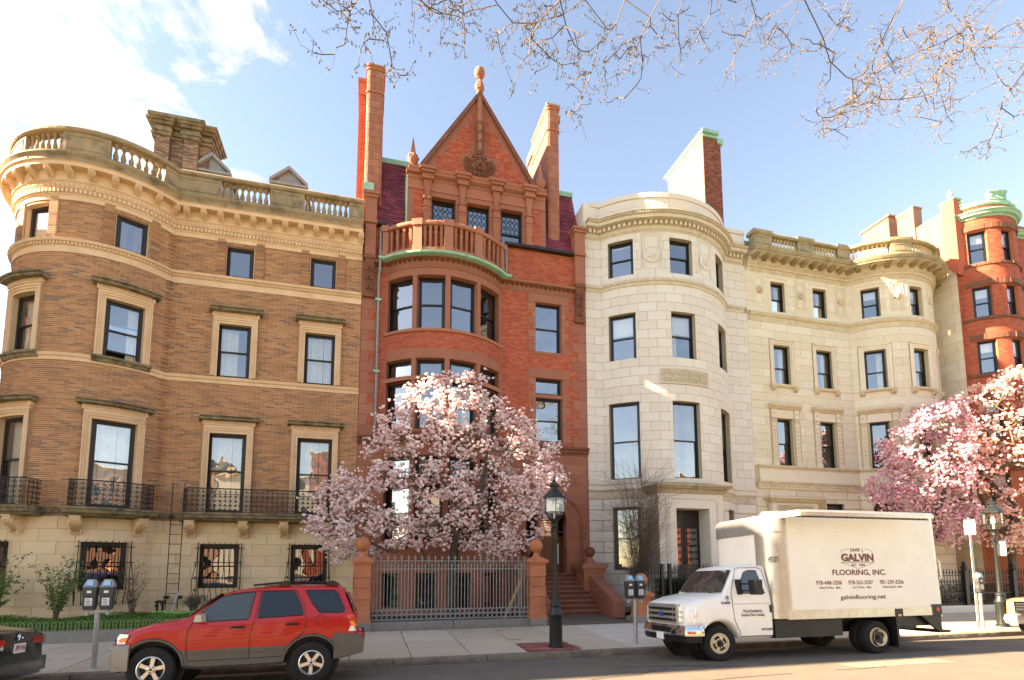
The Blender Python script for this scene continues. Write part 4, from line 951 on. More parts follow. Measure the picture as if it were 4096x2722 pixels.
for a, b, c, d in deco:
    G().slab(P, a, b, c, d, -.02, .02).obj('panel', 'granite', wg)
    g = G()
    for u, v in ((.06, .02), (.16, .035)): 
        g.slab(P, a+u, b-u, d-u-.03, d-u, 0, v); g.slab(P, a+u, a+u+.03, c+.05, d-u-.03, 0, v); g.slab(P, b-u-.03, b-u, c+.05, d-u-.03, 0, v)
    g.obj('panel_frame', 'granite_trim', wg)
    t = (a+b)/2; x, y = P.P(t, .02); o = G(); o.lathe([(.37, 0), (.37, .05), (.33, .06), (.32, .03), (.26, .03), (.25, .045)], (0, 0, 0), 28); o.v = [(p[0], -p[2], p[1]) for p in o.v]; o = o.obj('medallion', 'granite', wg, smooth=40); o.location = (x, y, 15.4); o.rotation_euler = (0, 0, P.rot(t))
    put('rosette', rosette_mesh('rosette', .22, .09, 5, 'granite'), o, (0, -.03, 0))
g = G(); a, b, c, d = panel; g.slab(P, a, b, c, d, -.02, .025)
for z0_, z1_ in ((c, c+.06), (d-.06, d)): g.slab(P, a, b, z0_, z1_, 0, .055)
for s0_, s1_ in ((a, a+.06), (b-.06, b)): g.slab(P, s0_, s1_, c+.06, d-.06, 0, .055)
pq = g.obj('carved_panel', 'granite_trim', wg); g = G()
for k in range(10):
    t = a+.2+(b-a-.4)*k/9; x, y = P.P(t, .03); r0 = P.rot(t)
    for s_ in (-1, 1): g.tube([(x+math.cos(r0)*u, y+math.sin(r0)*u-.012, z) for u, z in scroll(.0, (c+d)/2+s_*.12*(1 if k % 2 else -1), .12, 1.5, 12, s_*1.5, s_)], .022, 4)
g.obj('scrollwork', 'granite_trim', pq)
for i, h in enumerate(G4): window(hg, P, *h, inset=.2, split=.52, blind=(.06, .04, 0)[i])
for i, h in enumerate(G3): window(hg, P, *h, inset=.2, blind=(.42, .42, .4)[i], curtain=(None, 'L', None)[i])
for i, h in enumerate(G2): window(hg, P, *h, inset=.2, split=.5, fw=.06, curtain=(None, 'g', None)[i])
for h in G1: window(hg, P, *h, inset=.2)
room(hg, P, .05, END-.05, .2, 17.3, deep=1.2)
band(hg, P, 0, END, 5.2, 5.66, [(0, .03), (.55, .04), (.6, .1), (1, .12)], 'granite')
kb_ = band(hg, P, 0, END, 4.86, 5.26, [(0, .03), (.1, .05), (.8, .05), (.85, .1), (1, .13)], 'granite_trim', 'greek_key_band'); g = G()
for t in spread(.1, END-.1, .34):
    x, y = P.P(t, .055); r0 = P.rot(t); k_ = [(-.15, -.09), (-.15, .1), (.1, .1), (.1, -.04), (-.04, -.04), (-.04, .03), (.03, .03)]
    g.tube([(x+math.cos(r0)*u, y+math.sin(r0)*u, 5.03+v) for u, v in k_], .013, 4)
g.obj('key_pattern', 'granite_trim', kb_, kind='stuff')
gl = band(hg, P, .0, END-.2, 14.02, 14.14, [(0, .04), (.5, .08), (1, .08)], 'granite_trim', 'garland_course')
g = G(); g.sweep(P, .0, END-.2, [(.02+.1*max(0, math.sin(q)), 14.24+.1*-math.cos(q)) for q in [math.pi*i/6 for i in range(7)]]); g.obj('garland', 'granite_trim', gl, smooth=60)
lf = G()
for u, v, w in ((-.1, -.03, .4), (.02, .03, -.4), (.1, -.01, .3)): lf.ball((u, -.0, v), .06, 6, 4, (1.5, .5, .7))
lf = withmat(lf.mesh('garland_leaf', True), 'granite_trim'); rep('garland_leaf', lf, gl, P, spread(.1, END-.3, .3), 14.24, .11)
cg = G(); cg.sweep(P, .0, END-.15, [(-.02, 16.44), (.04, 16.44), (.1, 16.62), (.12, 16.66), (.12, 16.86), (.42, 16.88), (.42, 17.02), (.46, 17.03), (.52, 17.14), (-.02, 17.2)]); cg = cg.obj('cornice', 'granite_trim', hg, smooth=25)
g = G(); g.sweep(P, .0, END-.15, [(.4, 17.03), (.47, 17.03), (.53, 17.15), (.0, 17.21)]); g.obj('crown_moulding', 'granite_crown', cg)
rep('dentil', dentil_mesh(.12, .16, .14, 'granite_trim'), cg, P, spread(.1, END-.25, .21), 16.68, .12)
rep('egg', egg_mesh(.11, .14, .05, 'granite_trim'), cg, P, spread(.05, END-.2, .12), 16.48, .07); rep('egg', egg_mesh(.1, .09, .05, 'granite_trim'), cg, P, spread(.05, END-.2, .11), 17.04, .48)
pg = G(); pg.slab(P, .3, END, 17.15, 17.98, -.3, .06); pg.slab(P, .25, END, 17.98, 18.2, -.34, .12); pg = pg.obj('parapet', 'granite', hg)
course(pg, P, lay(P, .3, END, 17.2, 17.98, 1.5, .39, .012, []), 'granite', 'stone_block', proud=.012, keep=30, curved=True, off=.06)
G().box(8.95, 9.5, 20.9, 22.5, 16.9, 18.1).obj('parapet_end', 'granite', hg)
g = G()
for t in spread(2.2, 5.2, .13): x, y = P.P(t, -.05); g.tube([(x, y, 18.19), (x, y, 18.32)], .006, 3)
g.obj('bird_spikes', 'black_iron', hg)
g = G(); g.prism([P.P(t, -.3) for t in P.cuts(.0, END)]+[(17.3, 31), (9.1, 31)], lambda x, y: (x, y, 17.3), lambda x, y: (x, y, 17.6)); g.obj('roof', 'lead_grey', hg)
g = G(); g.box(10.35, 12.2, 23.5, 25, 17.5, 19.75); g.box(10.2, 12.3, 23.4, 25.1, 19.75, 19.95); g.obj('roof_bulkhead', 'dark_wood', hg)
# tall party wall chimney, sunlight on its broad side put into the brick colour
ck = G(); ck.box(16.25, 17.3, 22.3, 25.6, 17.2, 24.05); ck = ck.obj('chimney', 'red_mortar', hg)
pp = Path([(16.25, 25.6), (16.25, 22.3)]); course(ck, pp, lay(pp, 0, 3.3, 17.2, 24.05, .205, .068, .012, []), 'sunlit_brick', keep=150)
pp = Path([(16.25, 22.3), (17.3, 22.3)]); course(ck, pp, lay(pp, 0, 1.05, 17.2, 24.05, .205, .068, .012, []), 'dark_brick', keep=150)
g = G(); g.box(16.2, 17.05, 22.2, 25.7, 24.05, 24.2); g.box(16.12, 17.1, 22.1, 25.8, 24.2, 24.38); g.box(17.1, 17.45, 22.25, 25.7, 23.85, 24.15); g.obj('copper_cap', 'copper', ck)
# columned doorway standing forward of the bow
pt = G(); yf = 19.02
for (a, b, zt, o) in ((11.15, 14.1, 5.0, 0), (11.45, 13.85, 4.83, .03), (11.6, 13.72, 4.66, .05)):
    pt.box(a, a+.3, yf-o, 19.9, .3, zt); pt.box(b-.3, b, yf-o, 19.9, .3, zt); pt.box(a+.3, b-.3, yf-o, 19.9, zt-.3, zt)
pt = pt.obj('portal', 'granite', hg)
rep('dentil', dentil_mesh(.06, .08, .06, 'granite_trim'), pt, Path([(11.1, yf), (14.2, yf)]), spread(.05, 3.0, .12), 4.98, .05)
g = G()
for z0_, z1_, o in ((4.96, 5.06, .05), (5.06, 5.14, .14), (5.14, 5.22, .26), (5.22, 5.3, .34)): g.box(11.12-o*.6, 14.15+o*.6, yf-o, 20, z0_, z1_)
g.obj('portal_hood', 'granite_crown', pt)
bd = withmat(G().ball((0, 0, 0), .035, 6, 4, (1, .6, 1.2)).mesh('carved_leaf'), 'granite_trim')
for k in range(34):
    for x in (11.52, 13.79): put('carved_leaf', bd, pt, (x, yf-.04, .6+.122*k))
for k in range(18): put('carved_leaf', bd, pt, (11.6+.122*k, yf-.04, 4.74))
for x0 in (11.92, 12.68):
    d_ = G().box(x0, x0+.74, 19.72, 19.8, .3, 4.36).obj('door', 'dark_wood', hg)
    for z0_, z1_ in ((.8, 1.7), (3.75, 4.15)): G().box(x0+.12, x0+.62, 19.69, 19.73, z0_, z1_).obj('door_panel', 'dark_wood', d_)
    q = G(); q.add([(x0+.15, 19.71, 1.95), (x0+.6, 19.71, 1.95), (x0+.6, 19.71, 3.6), (x0+.15, 19.71, 3.6)], [(0, 1, 2, 3)]); q.obj('pane', 'pane_gold', d_)
    q = G()
    for k in range(6):
        for j in range(3): q.tube([(x, 19.69, z) for x, z in scroll(x0+.22+.15*j, 2.08+.27*k, .07, 1.3, 8, k, 1 if j % 2 else -1)], .012, 3)
    q.obj('door_grille', 'black_iron', d_)
rebase(hg, (13.2, 21, .2))
# ------------------------------------------------------------------ cream limestone house
random.seed(41)
hl = thing('limestone_house', 'cream limestone row house with roof balustrade, rosette panels and a round bay at its right', 'house')
P = LM; END = P.S[-1]
def quad4(w, z0_, z1_, cs=(1.85, 4.35, 7.08, 9.32, 11.5)): return [(c-w/2, c+w/2, z0_, z1_) for c in cs]
L4 = quad4(.8, 14.36, 15.88); L3 = quad4(.93, 10.68, 12.67, (1.88, 4.39, 7.1, 9.33, 11.5)); L2 = quad4(.84, 6.77, 9.04)
L1 = [(3.98, 5.0, 3.2, 5.02), (6.6, 7.6, 3.2, 5.04), (8.9, 9.8, 3.2, 5.0)]; ld = (1.2, 3.2, .3, 4.5)
wlm = wall(hl, P, .005, END-.005, .2, 17.1, L4+L3+L2+L1+[ld], 'limestone_joint', .26)
pan = [(c-.32, c+.32, 14.55, 16.12) for c in (.77, 3.18, 5.62, 8.25, 10.45)]
ex3 = [(a-.26, b+.26, c-.12, d+.3) for a, b, c, d in L3]; ex2 = [(a-.44, b+.44, c-.06, d+.7) for a, b, c, d in L2]
it = lay(P, .0, END, 6.72, 13.75, 1.5, .39, .011, ex3+ex2)+lay(P, 0, END, 14.25, 16.25, 1.4, .5, .011, L4+pan)
course(wlm, P, it, 'limestone', 'stone_block', proud=.018, keep=300, curved=True)
it = lay(P, .0, END, .4, 5.66, 1.5, .44, .03, L1+[(.6, 3.9, 0, 5.3)]); course(wlm, P, it, 'limestone', 'stone_block', proud=.04, keep=60, curved=True)
ros = rosette_mesh('rosette', .21, .13, 7, 'limestone_trim')
for a, b, c, d in pan:
    g = G(); g.slab(P, a, b, c, d, -.05, .005)
    for u in (0., .13): g.slab(P, a+u, b-u, d-u-.03, d-u, 0, .03); g.slab(P, a+u, a+u+.025, c+u, d-u-.03, 0, .03); g.slab(P, b-u-.025, b-u, c+u, d-u-.03, 0, .03); g.slab(P, a+u, b-u, c+u, c+u+.025, 0, .03)
    q = g.obj('panel', 'limestone', wlm); t = (a+b)/2; x, y = P.P(t, .01); put('rosette', ros, q, (x, y, 15.36), (0, 0, P.rot(t)))
for a, b, c, d in L4:
    g = G(); g.slab(P, a-.2, b+.2, d+.16, d+.24, 0, .05); g.slab(P, a-.2, a-.13, c, d+.16, 0, .03); g.slab(P, b+.13, b+.2, c, d+.16, 0, .03); g.obj('window_surround', 'limestone', wlm)
cons = bracket_mesh(.22, .2, .16, 'limestone_trim', 'console')
for a, b, c, d in L3:
    g = G(); w = .2
    for u, v, o in ((0, .22, .03), (.09, .22, .06)): g.slab(P, a-v, a-u, c, d+v, -.02, o); g.slab(P, b+u, b+v, c, d+v, -.02, o); g.slab(P, a-u, b+u, d+u, d+v, -.02, o)
    g.slab(P, a-.1, b+.1, d+.2, d+.27, 0, .11)
    q = g.obj('window_surround', 'limestone', wlm); g = G(); g.sweep(P, a-.3, b+.3, [(-.02, c-.12), (.12, c-.12), (.17, c-.06), (.17, c), (-.02, c+.01)]); g.obj('sill', 'limestone_trim', q)
    for t in (a-.17, b+.17): x, y = P.P(t, .01); put('console', cons, q, (x, y, c-.33), (0, 0, P.rot(t)))
for a, b, c, d in L2:
    for t0, t1 in ((a-.4, a-.08), (b+.08, b+.4)):
        g = G(); g.slab(P, t0, t1, c-.05, c+.12, -.02, .13); g.slab(P, t0+.04, t1-.04, c+.12, d-.02, -.02, .08); g.slab(P, t0, t1, d-.02, d+.06, -.02, .14); g.slab(P, t0+.03, t1-.03, d+.06, d+.42, -.02, .09); g.obj('pilaster', 'limestone', wlm)
    q = G().slab(P, a-.08, b+.08, d+.0, d+.42, -.02, .04).obj('lintel', 'limestone', wlm); g = G()
    for t in (a-.24, b+.24):
        x, y = P.P(t, .085); r0 = P.rot(t)
        for k in range(9):
            for s_ in (-1, 1): g.tube([(x+math.cos(r0)*u*.8, y+math.sin(r0)*u*.8, z) for u, z in scroll(s_*.05, c+.25+.2*k, .055, 1.2, 7, 1.5*s_, s_)], .012, 3)
        for s_ in (-1, 0, 1): g.ball((x+math.cos(r0)*s_*.09, y-.02, d-.12), .055, 6, 4, (1, .6, 1.6))
        g.ball((x, y-.01, d+.24), .07, 6, 4, (1, .4, 1))
    g.obj('pilaster_carving', 'limestone_trim', q)
    g = G(); g.sweep(P, a-.5, b+.5, [(-.02, d+.42), (.1, d+.44), (.14, d+.5), (.22, d+.54), (.26, d+.64), (-.02, d+.66)]); g.obj('hood', 'limestone_trim', q)
for i, h in enumerate(L4): window(hl, P, *h, inset=.2, split=.47, blind=(0, 0, .28, .26, .2)[i], curtain=('R', 'R', None, None, None)[i])
for i, h in enumerate(L3): window(hl, P, *h, inset=.2, split=.45, curtain='R' if i < 3 else None)
for i, h in enumerate(L2): window(hl, P, *h, inset=.24, split=.48)
for h in L1: window(hl, P, *h, inset=.2)
room(hl, P, .05, END-.05, .2, 17.0, deep=1.2)
band(hl, P, .2, END, 6.55, 6.74, [(0, .05), (.4, .06), (.6, .13), (1, .15)], 'limestone_trim'); band(hl, P, .25, END, 5.98, 6.55, [(0, .09), (.2, .09), (.22, .04), (1, .04)], 'limestone')
fb = band(hl, P, .1, END, 5.62, 5.96, [(0, .12), (.15, .12), (.2, .1), (.75, .1), (.8, .16), (1, .18)], 'limestone_trim', 'rosette_band')
rep('rosette', rosette_mesh('rosette', .075, .035, 6, 'limestone_trim'), fb, P, spread(.3, END-.2, .2), 5.78, .1)
wv = band(hl, P, .2, END, 13.77, 14.02, [(0, .02), (.9, .03), (1, .06)], 'limestone_trim', 'wave_band'); g = G()
for t in spread(.3, END, .2):
    x, y = P.P(t, .03); r0 = P.rot(t); g.tube([(x+math.cos(r0)*u, y+math.sin(r0)*u, z) for u, z in scroll(0, 13.89, .07, 1.1, 7, 0, 1)], .014, 3)
g.obj('wave_scrolls', 'limestone_trim', wv, kind='stuff')
g = G(); g.sweep(P, .15, END, [(.02+.11*max(0, math.sin(q)), 14.13-.11*math.cos(q)) for q in [math.pi*i/6 for i in range(7)]]); g.obj('leaf_torus', 'limestone_trim', wv, smooth=60)
rep('garland_leaf', withmat(G().ball((0, 0, 0), .055, 6, 4, (1.5, .5, .8)).mesh('garland_leaf', True), 'limestone_trim'), wv, P, spread(.3, END, .15), 14.14, .12)
cl_ = G(); cl_.sweep(P, .1, END, [(-.02, 16.22), (.03, 16.22), (.04, 16.42), (.09, 16.44), (.09, 16.53), (.13, 16.55), (.16, 16.68), (.2, 16.7), (.2, 16.9), (.62, 16.92), (.62, 17.0), (.66, 17.02), (.72, 17.14), (.72, 17.18), (-.02, 17.24)]); cl_ = cl_.obj('cornice', 'limestone_trim', hl, smooth=25)
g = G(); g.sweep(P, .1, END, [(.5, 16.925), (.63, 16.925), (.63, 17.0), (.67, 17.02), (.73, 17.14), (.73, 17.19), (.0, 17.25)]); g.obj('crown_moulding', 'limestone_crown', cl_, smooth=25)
rep('modillion', bracket_mesh(.2, .17, .36, 'limestone_crown', 'modillion'), cl_, P, spread(.1, END-.1, .56), 16.72, .2)
rep('dentil', dentil_mesh(.055, .075, .05, 'limestone'), cl_, P, spread(.2, END, .1), 16.45, .09)
rep('egg', egg_mesh(.11, .11, .05, 'limestone_trim'), cl_, P, spread(.2, END, .12), 16.57, .16)
g = G()
for t in spread(.3, END, .24):
    x, y = P.P(t, .04); r0 = P.rot(t)
    for s_ in (-1, 1): g.tube([(x+math.cos(r0)*u, y+math.sin(r0)*u, z) for u, z in scroll(s_*.06, 16.33, .06, 1.3, 8, 1.5*s_, s_)], .015, 3)
g.obj('frieze_scrolls', 'limestone_trim', cl_, kind='stuff')
bl = G(); bl.slab(P, .2, END, 17.2, 17.4, -.0, .42); bl.sweep(P, .2, END, [(-.02, 17.94), (.42, 17.94), (.46, 17.98), (.46, 18.05), (.4, 18.12), (.0, 18.12)])
ps = [(.3, 1.35), (2.95, 3.9), (5.45, 6.2), (7.95, 8.85), (10.6, 11.4)]
for a, b in ps: bl.slab(P, a, b, 17.38, 17.96, .02, .4); bl.slab(P, a-.05, b+.05, 18.02, 18.17, -.04, .48); bl.slab(P, a+.12, b-.12, 17.5, 17.54, .39, .42); bl.slab(P, a+.12, b-.12, 17.82, 17.86, .39, .42)
bl = bl.obj('balustrade', 'limestone_crown', hl); bme = baluster_mesh(.56, .075, 'limestone_trim')
for (a0, a1), (b0, b1) in zip(ps, ps[1:]): rep('baluster', bme, bl, P, spread(a1+.02, b0-.02, .195), 17.39, .21)
g = G(); g.prism([P.P(t, -.3) for t in P.cuts(.0, END)]+[(29, 31), (17.4, 31)], lambda x, y: (x, y, 16.9), lambda x, y: (x, y, 17.22)); g.obj('roof', 'lead_grey', hl)
G().box(17.2, 17.9, 21.3, 22.4, 17.2, 18.0).obj('copper_flashing', 'copper', hl)
# street door of the limestone house
pt = G(); yf = 20.72
for a, b, zt, o in ((17.98, 20.55, 4.95, 0), (18.15, 20.4, 4.6, .04)): pt.box(a, a+.28, yf-o, 21.1, .3, zt); pt.box(b-.28, b, yf-o, 21.1, .3, zt); pt.box(a+.28, b-.28, yf-o, 21.1, zt-.32, zt)
pt = pt.obj('portal', 'limestone', hl); g = G()
for z0_, z1_, o in ((4.95, 5.03, .04), (5.03, 5.12, .12), (5.12, 5.22, .24)): g.box(17.95-o, 20.6+o, yf-o, 21.1, z0_, z1_)
g.obj('portal_hood', 'limestone_trim', pt); g = G()
for k in range(8):
    for s_ in (-1, 1): g.tube([(x, yf-.05, z) for x, z in scroll(18.4+.25*k+s_*.06, 4.76, .09, 1.4, 9, 1.5*s_, s_)], .02, 4)
g.obj('portal_carving', 'limestone_trim', pt)
rep('dentil', dentil_mesh(.05, .06, .05, 'limestone_trim'), pt, Path([(17.95, yf), (20.6, yf)]), spread(.05, 2.6, .1), 4.97, .04)
G().box(18.4, 20.15, 21.2, 21.3, .3, 4.4).obj('door', 'dark_wood', hl)
rebase(hl, (23, 21, .2))
# ------------------------------------------------------------------ red brick house at the far right with the green copper top
random.seed(51)
hf = thing('red_corner_house', 'red brick house with a round bay and green copper parapet behind the pink magnolia', 'house')
P = FB; END = P.S[-1]; S0 = 11.42
F = [(a, b, z0_, z1_) for z0_, z1_ in ((17.35, 19.05), (14.5, 16.1), (11.58, 13.27), (8.3, 10.3), (4.2, 6.6)) for a, b in ((12.0, 12.78), (13.45, 14.22), (14.95, 15.7))]
wf = wall(hf, P, .02, 20, .2, 20.5, F, 'red_mortar', .22)
lint = [(11.75, 16.1, z, z+.3) for z in (19.07, 16.12, 13.29, 10.32, 6.62)]+[(11.6, 16.2, z-.17, z) for z in (17.33, 14.48, 11.56, 8.28)]
it = lay(P, S0, 19.5, 7.0, 20.4, .205, .068, .012, F+lint); course(wf, P, it, 'far_brick', keep=300)
it = lay(P, .02, S0-.03, 17.55, 20.7, .205, .068, .012, []); course(wf, P, it, 'tan_brick', keep=300)
it = lay(P, .02, S0-.03, .4, 17.5, 1.3, .5, .012, []); course(wf, P, it, 'limestone', 'stone_block', keep=100, curved=True)
for i, (a, b, z0_, z1_) in enumerate(lint):
    g = G(); n_ = 14
    for k in range(n_): s0_ = a+(b-a)*k/n_; g.slab(P, s0_, a+(b-a)*(k+1)/n_, z0_+random.uniform(0, .03), z1_-random.uniform(0, .03), -.02, random.uniform(.05, .1))
    g.obj('rough_lintel' if i < 5 else 'sill', 'dark_brownstone', hf)
for i, h in enumerate(F): window(hf, P, *h, inset=.18, blind=(.3, .35, .3)[i % 3], split=.48)
room(hf, P, .1, 20, .2, 20.3, deep=1.1)
g = G(); g.sweep(P, S0, 19.5, [(-.02, 19.72), (.06, 19.72), (.08, 19.8), (.2, 19.84), (.24, 19.94), (.3, 19.98), (.3, 20.04), (-.02, 20.06)]); q = g.obj('copper_cornice', 'copper', hf, smooth=25)
rep('dentil', dentil_mesh(.04, .06, .05, 'copper'), q, P, spread(11.7, 16.1, .08), 19.82, .1)
g = G(); g.sweep(P, S0, 16.4, [(-.2, 20.36), (.05, 20.36), (.1, 20.42), (.1, 20.5), (.04, 20.54), (.04, 20.6), (-.2, 20.6)])
for a, b, z in ((11.5, 11.95, 20.85), (13.0, 13.9, 21.05), (15.1, 15.9, 21.0)):
    g.sweep(P, a, b, [(-.2, 20.6), (.08, 20.6), (.04, z-.2), (.14, z-.06), (.14, z), (-.2, z)])
    for t in (a+.1, b-.1): x, y = P.P(t, .08); g.ball((x, y, z-.25), .07, 8, 5)
g.obj('copper_parapet', 'copper', hf)
g = G(); g.box(28.95, 29.45, 19.35, 20.0, 17.5, 20.95); g.prism([(20.0, 17.5), (19.35, 17.5), (19.45, 16.9)], lambda y, z: (28.95, y, z), lambda y, z: (29.45, y, z)); g.obj('corner_pier', 'far_brick', hf)
g = G(); g.box(28.9, 29.5, 19.3, 20.05, 20.95, 21.05); g.lathe([(.22, 21.05), (.1, 21.2), (.08, 21.28), (.14, 21.32), (.16, 21.42), (.08, 21.52), (.05, 21.58), (.08, 21.62), (.02, 21.72)], (29.2, 19.65, 0), 10); g.obj('copper_finial', 'copper', hf, smooth=50)
g = G(); g.box(29.0, 29.6, 21.45, 22.4, 17.5, 21.9); g.box(28.97, 29.63, 21.42, 22.45, 21.9, 22.0); g.box(29, 29.7, 22.9, 24.6, 17.5, 22.3); g.box(28.9, 29.8, 22.8, 24.7, 22.3, 22.4); q = g.obj('chimney', 'tan_brick', hf)
pp = Path([(28.99, 25.6), (28.99, 21.45)]); course(q, pp, lay(pp, 1.0, 2.7, 20.6, 22.28, .205, .068, .012, [])+lay(pp, 3.2, 4.15, 20.7, 21.88, .205, .068, .012, []), 'tan_brick', keep=80)
G().box(29.2, 48, 20.2, 31, 20.2, 20.4).obj('roof', 'lead_grey', hf)
rebase(hf, (31, 20, .2))
# ------------------------------------------------------------------ house across the side street, out of the picture on the left, that shades the street
he = thing('shading_house', 'brick house across the side street, left of the picture, whose shadow falls on the road', 'house')
Q = Path([(-40, 15.5), (-22.6, 15.5), (-22, 16.1), (-22, 36)])
hw = [(2+2.6*k, 3.2+2.6*k, z, z+2) for k in range(6) for z in (1.5, 5.2, 8.9, 12.4)]+[(20.5+2.6*k, 21.7+2.6*k, z, z+2) for k in range(6) for z in (1.5, 5.2, 8.9, 12.4)]
ww = wall(he, Q, .01, Q.S[-1]-.01, .1, 18.2, hw, 'tan_brick', .2)
for h in hw: window(he, Q, *h, inset=.18)
room(he, Q, .05, Q.S[-1]-.05, .1, 18.1, back=36)
g = G(); g.sweep(Q, 0, Q.S[-1], [(-.4, 17.8), (.1, 17.8), (.35, 18.2), (.35, 18.5), (-.4, 18.7)]); g.obj('cornice', 'sandstone', he)
G().prism([(-40, 15.8), (-22.5, 15.8), (-22.2, 16.2), (-22.2, 36), (-40, 36)], lambda x, y: (x, y, 18.2), lambda x, y: (x, y, 18.5)).obj('roof', 'lead_grey', he)
rebase(he, (-31, 20, .1))

random.seed(57)
for k, (xa, xb, top, m) in enumerate(((-34, -20, 17, 'tan_brick'), (-19.8, -8, 15, 'limestone'), (-7.8, 3, 18, 'far_brick'), (3.2, 15, 16, 'brownstone'), (15.2, 27, 18, 'granite'), (27.2, 41, 16, 'tan_brick'), (41.2, 56, 17, 'far_brick'))):
    ho = thing('opposite_house', ('tan brick house far left', 'limestone house left', 'red brick house left of the middle', 'brownstone house', 'granite house', 'tan brick house right', 'red brick house far right')[k]+' in the row across the avenue behind the camera', 'house', ((xa+xb)/2, -40, 0), math.pi)
    w = (xb-xa)/2; Q = Path([(-w, 0), (w, 0)]); hs_ = [(.9+2.6*i, 2.1+2.6*i, z, z+2.1) for i in range(int((2*w-1.5)/2.6)) for z in (1.4, 5, 8.6, 12)]
    wall(ho, Q, 0, 2*w, 0, top, hs_, m, .25); G().box(-w, w, .3, 9, 0, top-.3).obj('inner_wall', 'interior', ho); g = G(); g.sweep(Q, 0, 2*w, [(-.5, top-.5), (.1, top-.5), (.5, top), (-.5, top+.3)]); g.obj('cornice', 'sandstone', ho)
# ------------------------------------------------------------------ front gardens, fences, steps
random.seed(61)
def hexcap(g, c, r, z0_, z1_, r1=None, n=6): g.lathe([(r, z0_), (r if r1 is None else r1, z1_)], (c[0], c[1], 0), n); return g
def pillar(x, y, label, tall=True, ball=True, rot=0):
    o = thing('gate_pillar', label, 'pillar', (x, y, .14), rot, 'brownstone pillars with ball tops')
    G().box(-.29, .29, -.29, .29, -.05, .24).obj('base_stone', 'grey_granite', o)
    zs = [(.24, .62), (.62, .95), (.95, 1.28), (1.28, 1.6), (1.6, 1.95)] if tall else [(.24, .5), (.5, .8)]
    for i, (a, b) in enumerate(zs):
        w = .265 if i % 2 == 0 else .245
        if i == 0: G().frustum(0, 0, a, a+.1, .29, .29, .265, .265).frustum(0, 0, a+.1, b, .265, .265, .255, .255).obj('block', 'pillar_stone', o)
        else: G().frustum(0, 0, a+.004, b-.004, w, w, w-.01, w-.01).obj('block', 'pillar_stone', o)
    zt = zs[-1][1]; g = G().frustum(0, 0, zt, zt+.1, .25, .25, .28, .28).frustum(0, 0, zt+.1, zt+.2, .33, .33, .33, .33).frustum(0, 0, zt+.2, zt+.28, .28, .28, .17, .17)
    g.lathe([(.15, zt+.28), (.1, zt+.36), (.085, zt+.42), (.12, zt+.46)], (0, 0, 0), 14); g.obj('cap', 'pillar_stone', o)
    if ball: G().ball((0, 0, zt+.66), .225, 20, 14).obj('ball', 'pillar_stone', o, smooth=True)
pillar(5.50, 17.26, 'tall orange brownstone pillar with ball top at the right end of the grey fence')
pillar(-.05, 17.26, 'tall orange brownstone pillar at the left end of the grey fence, ball lost in blossom')
pillar(9.28, 17.15, 'short brownstone pillar with ball behind the twin meter by the truck', tall=False)
fe = thing('iron_fence', 'grey iron picket fence with a double row of rings in front of the magnolia', 'fence', (2.7, 17.26, .14)); fx = 2.7
def F_(x): return x-fx
for a, b in ((.24, 2.72), (2.74, 5.2)): G().box(F_(a), F_(b), -.16, .16, -.05, .25).obj('base_stone', 'grey_granite', fe)
for z in (.30, .45, .60, 1.85, 2.1): G().box(F_(.22), F_(5.24), -.012, .012, z-.012, z+.012).obj('rail', 'grey_iron', fe)
def spear(h, r=.012, tip=.11):
    g = G(); g.tube([(0, 0, 0), (0, 0, h)], r, 6); g.lathe([(r, h), (.022, h+.03), (.004, h+tip)], (0, 0, 0), 5)
    for s_ in (-1, 1): g.tube([(0, 0, h-.02), (s_*.035, 0, h+.012), (s_*.042, 0, h+.045)], [.01, .009, .004], 4)
    return g
tallp = withmat(spear(1.58).mesh('picket'), 'grey_iron'); shortp = withmat(spear(1.34).mesh('picket'), 'grey_iron')
for i in range(48):
    x = .29+.1045*i; put('picket', tallp if i % 2 == 0 else shortp, fe, (F_(x), 0, .6))
rg = withmat(G().tube([(.068*math.cos(t), 0, .068*math.sin(t)) for t in [2*math.pi*k/14 for k in range(15)]], .011, 5, cap=False).mesh('ring'), 'grey_iron')
for i in range(33):
    for z in (.375, .525): put('ring', rg, fe, (F_(.33+.1505*i), 0, z))
gd_ = G(); gd_.add([(.1, 17.35, .2), (5.95, 17.35, .2), (5.95, 20.98, .34), (.1, 20.98, .34)], [(0, 1, 2, 3)]); gd_.obj('garden_bed', 'soil', None, kind='structure')
ap = G(); ap.add([(5.8, 16.92, .156), (9.0, 16.92, .156), (9.0, 18.75, .3), (5.8, 18.75, .3), (5.8, 16.92, .05), (9, 16.92, .05), (9, 18.75, .05), (5.8, 18.75, .05)], [(0, 1, 2, 3), (4, 5, 1, 0), (5, 6, 2, 1), (7, 4, 0, 3)]); ap.obj('entrance_apron', 'asphalt', None, kind='structure')
st = thing('front_steps', 'brownstone steps rising between cheek walls to the arched door', 'steps', (7.4, 19.8, .3))
for i in range(9):
    y0 = 18.72+.275*i; x1 = 8.75-.035*i; q = G().box(6.0-7.4, x1-7.4, y0-19.8, 21.2-19.8, .165*i, .165*(i+1)-.035).obj('step', 'dark_brownstone', st); G().box(5.98-7.4, x1+.02-7.4, y0-.035-19.8, y0+.3-19.8, .165*(i+1)-.035, .165*(i+1)).obj('tread', 'brownstone', q)  # risers take a darker stone: shade under the nosings put into the colour
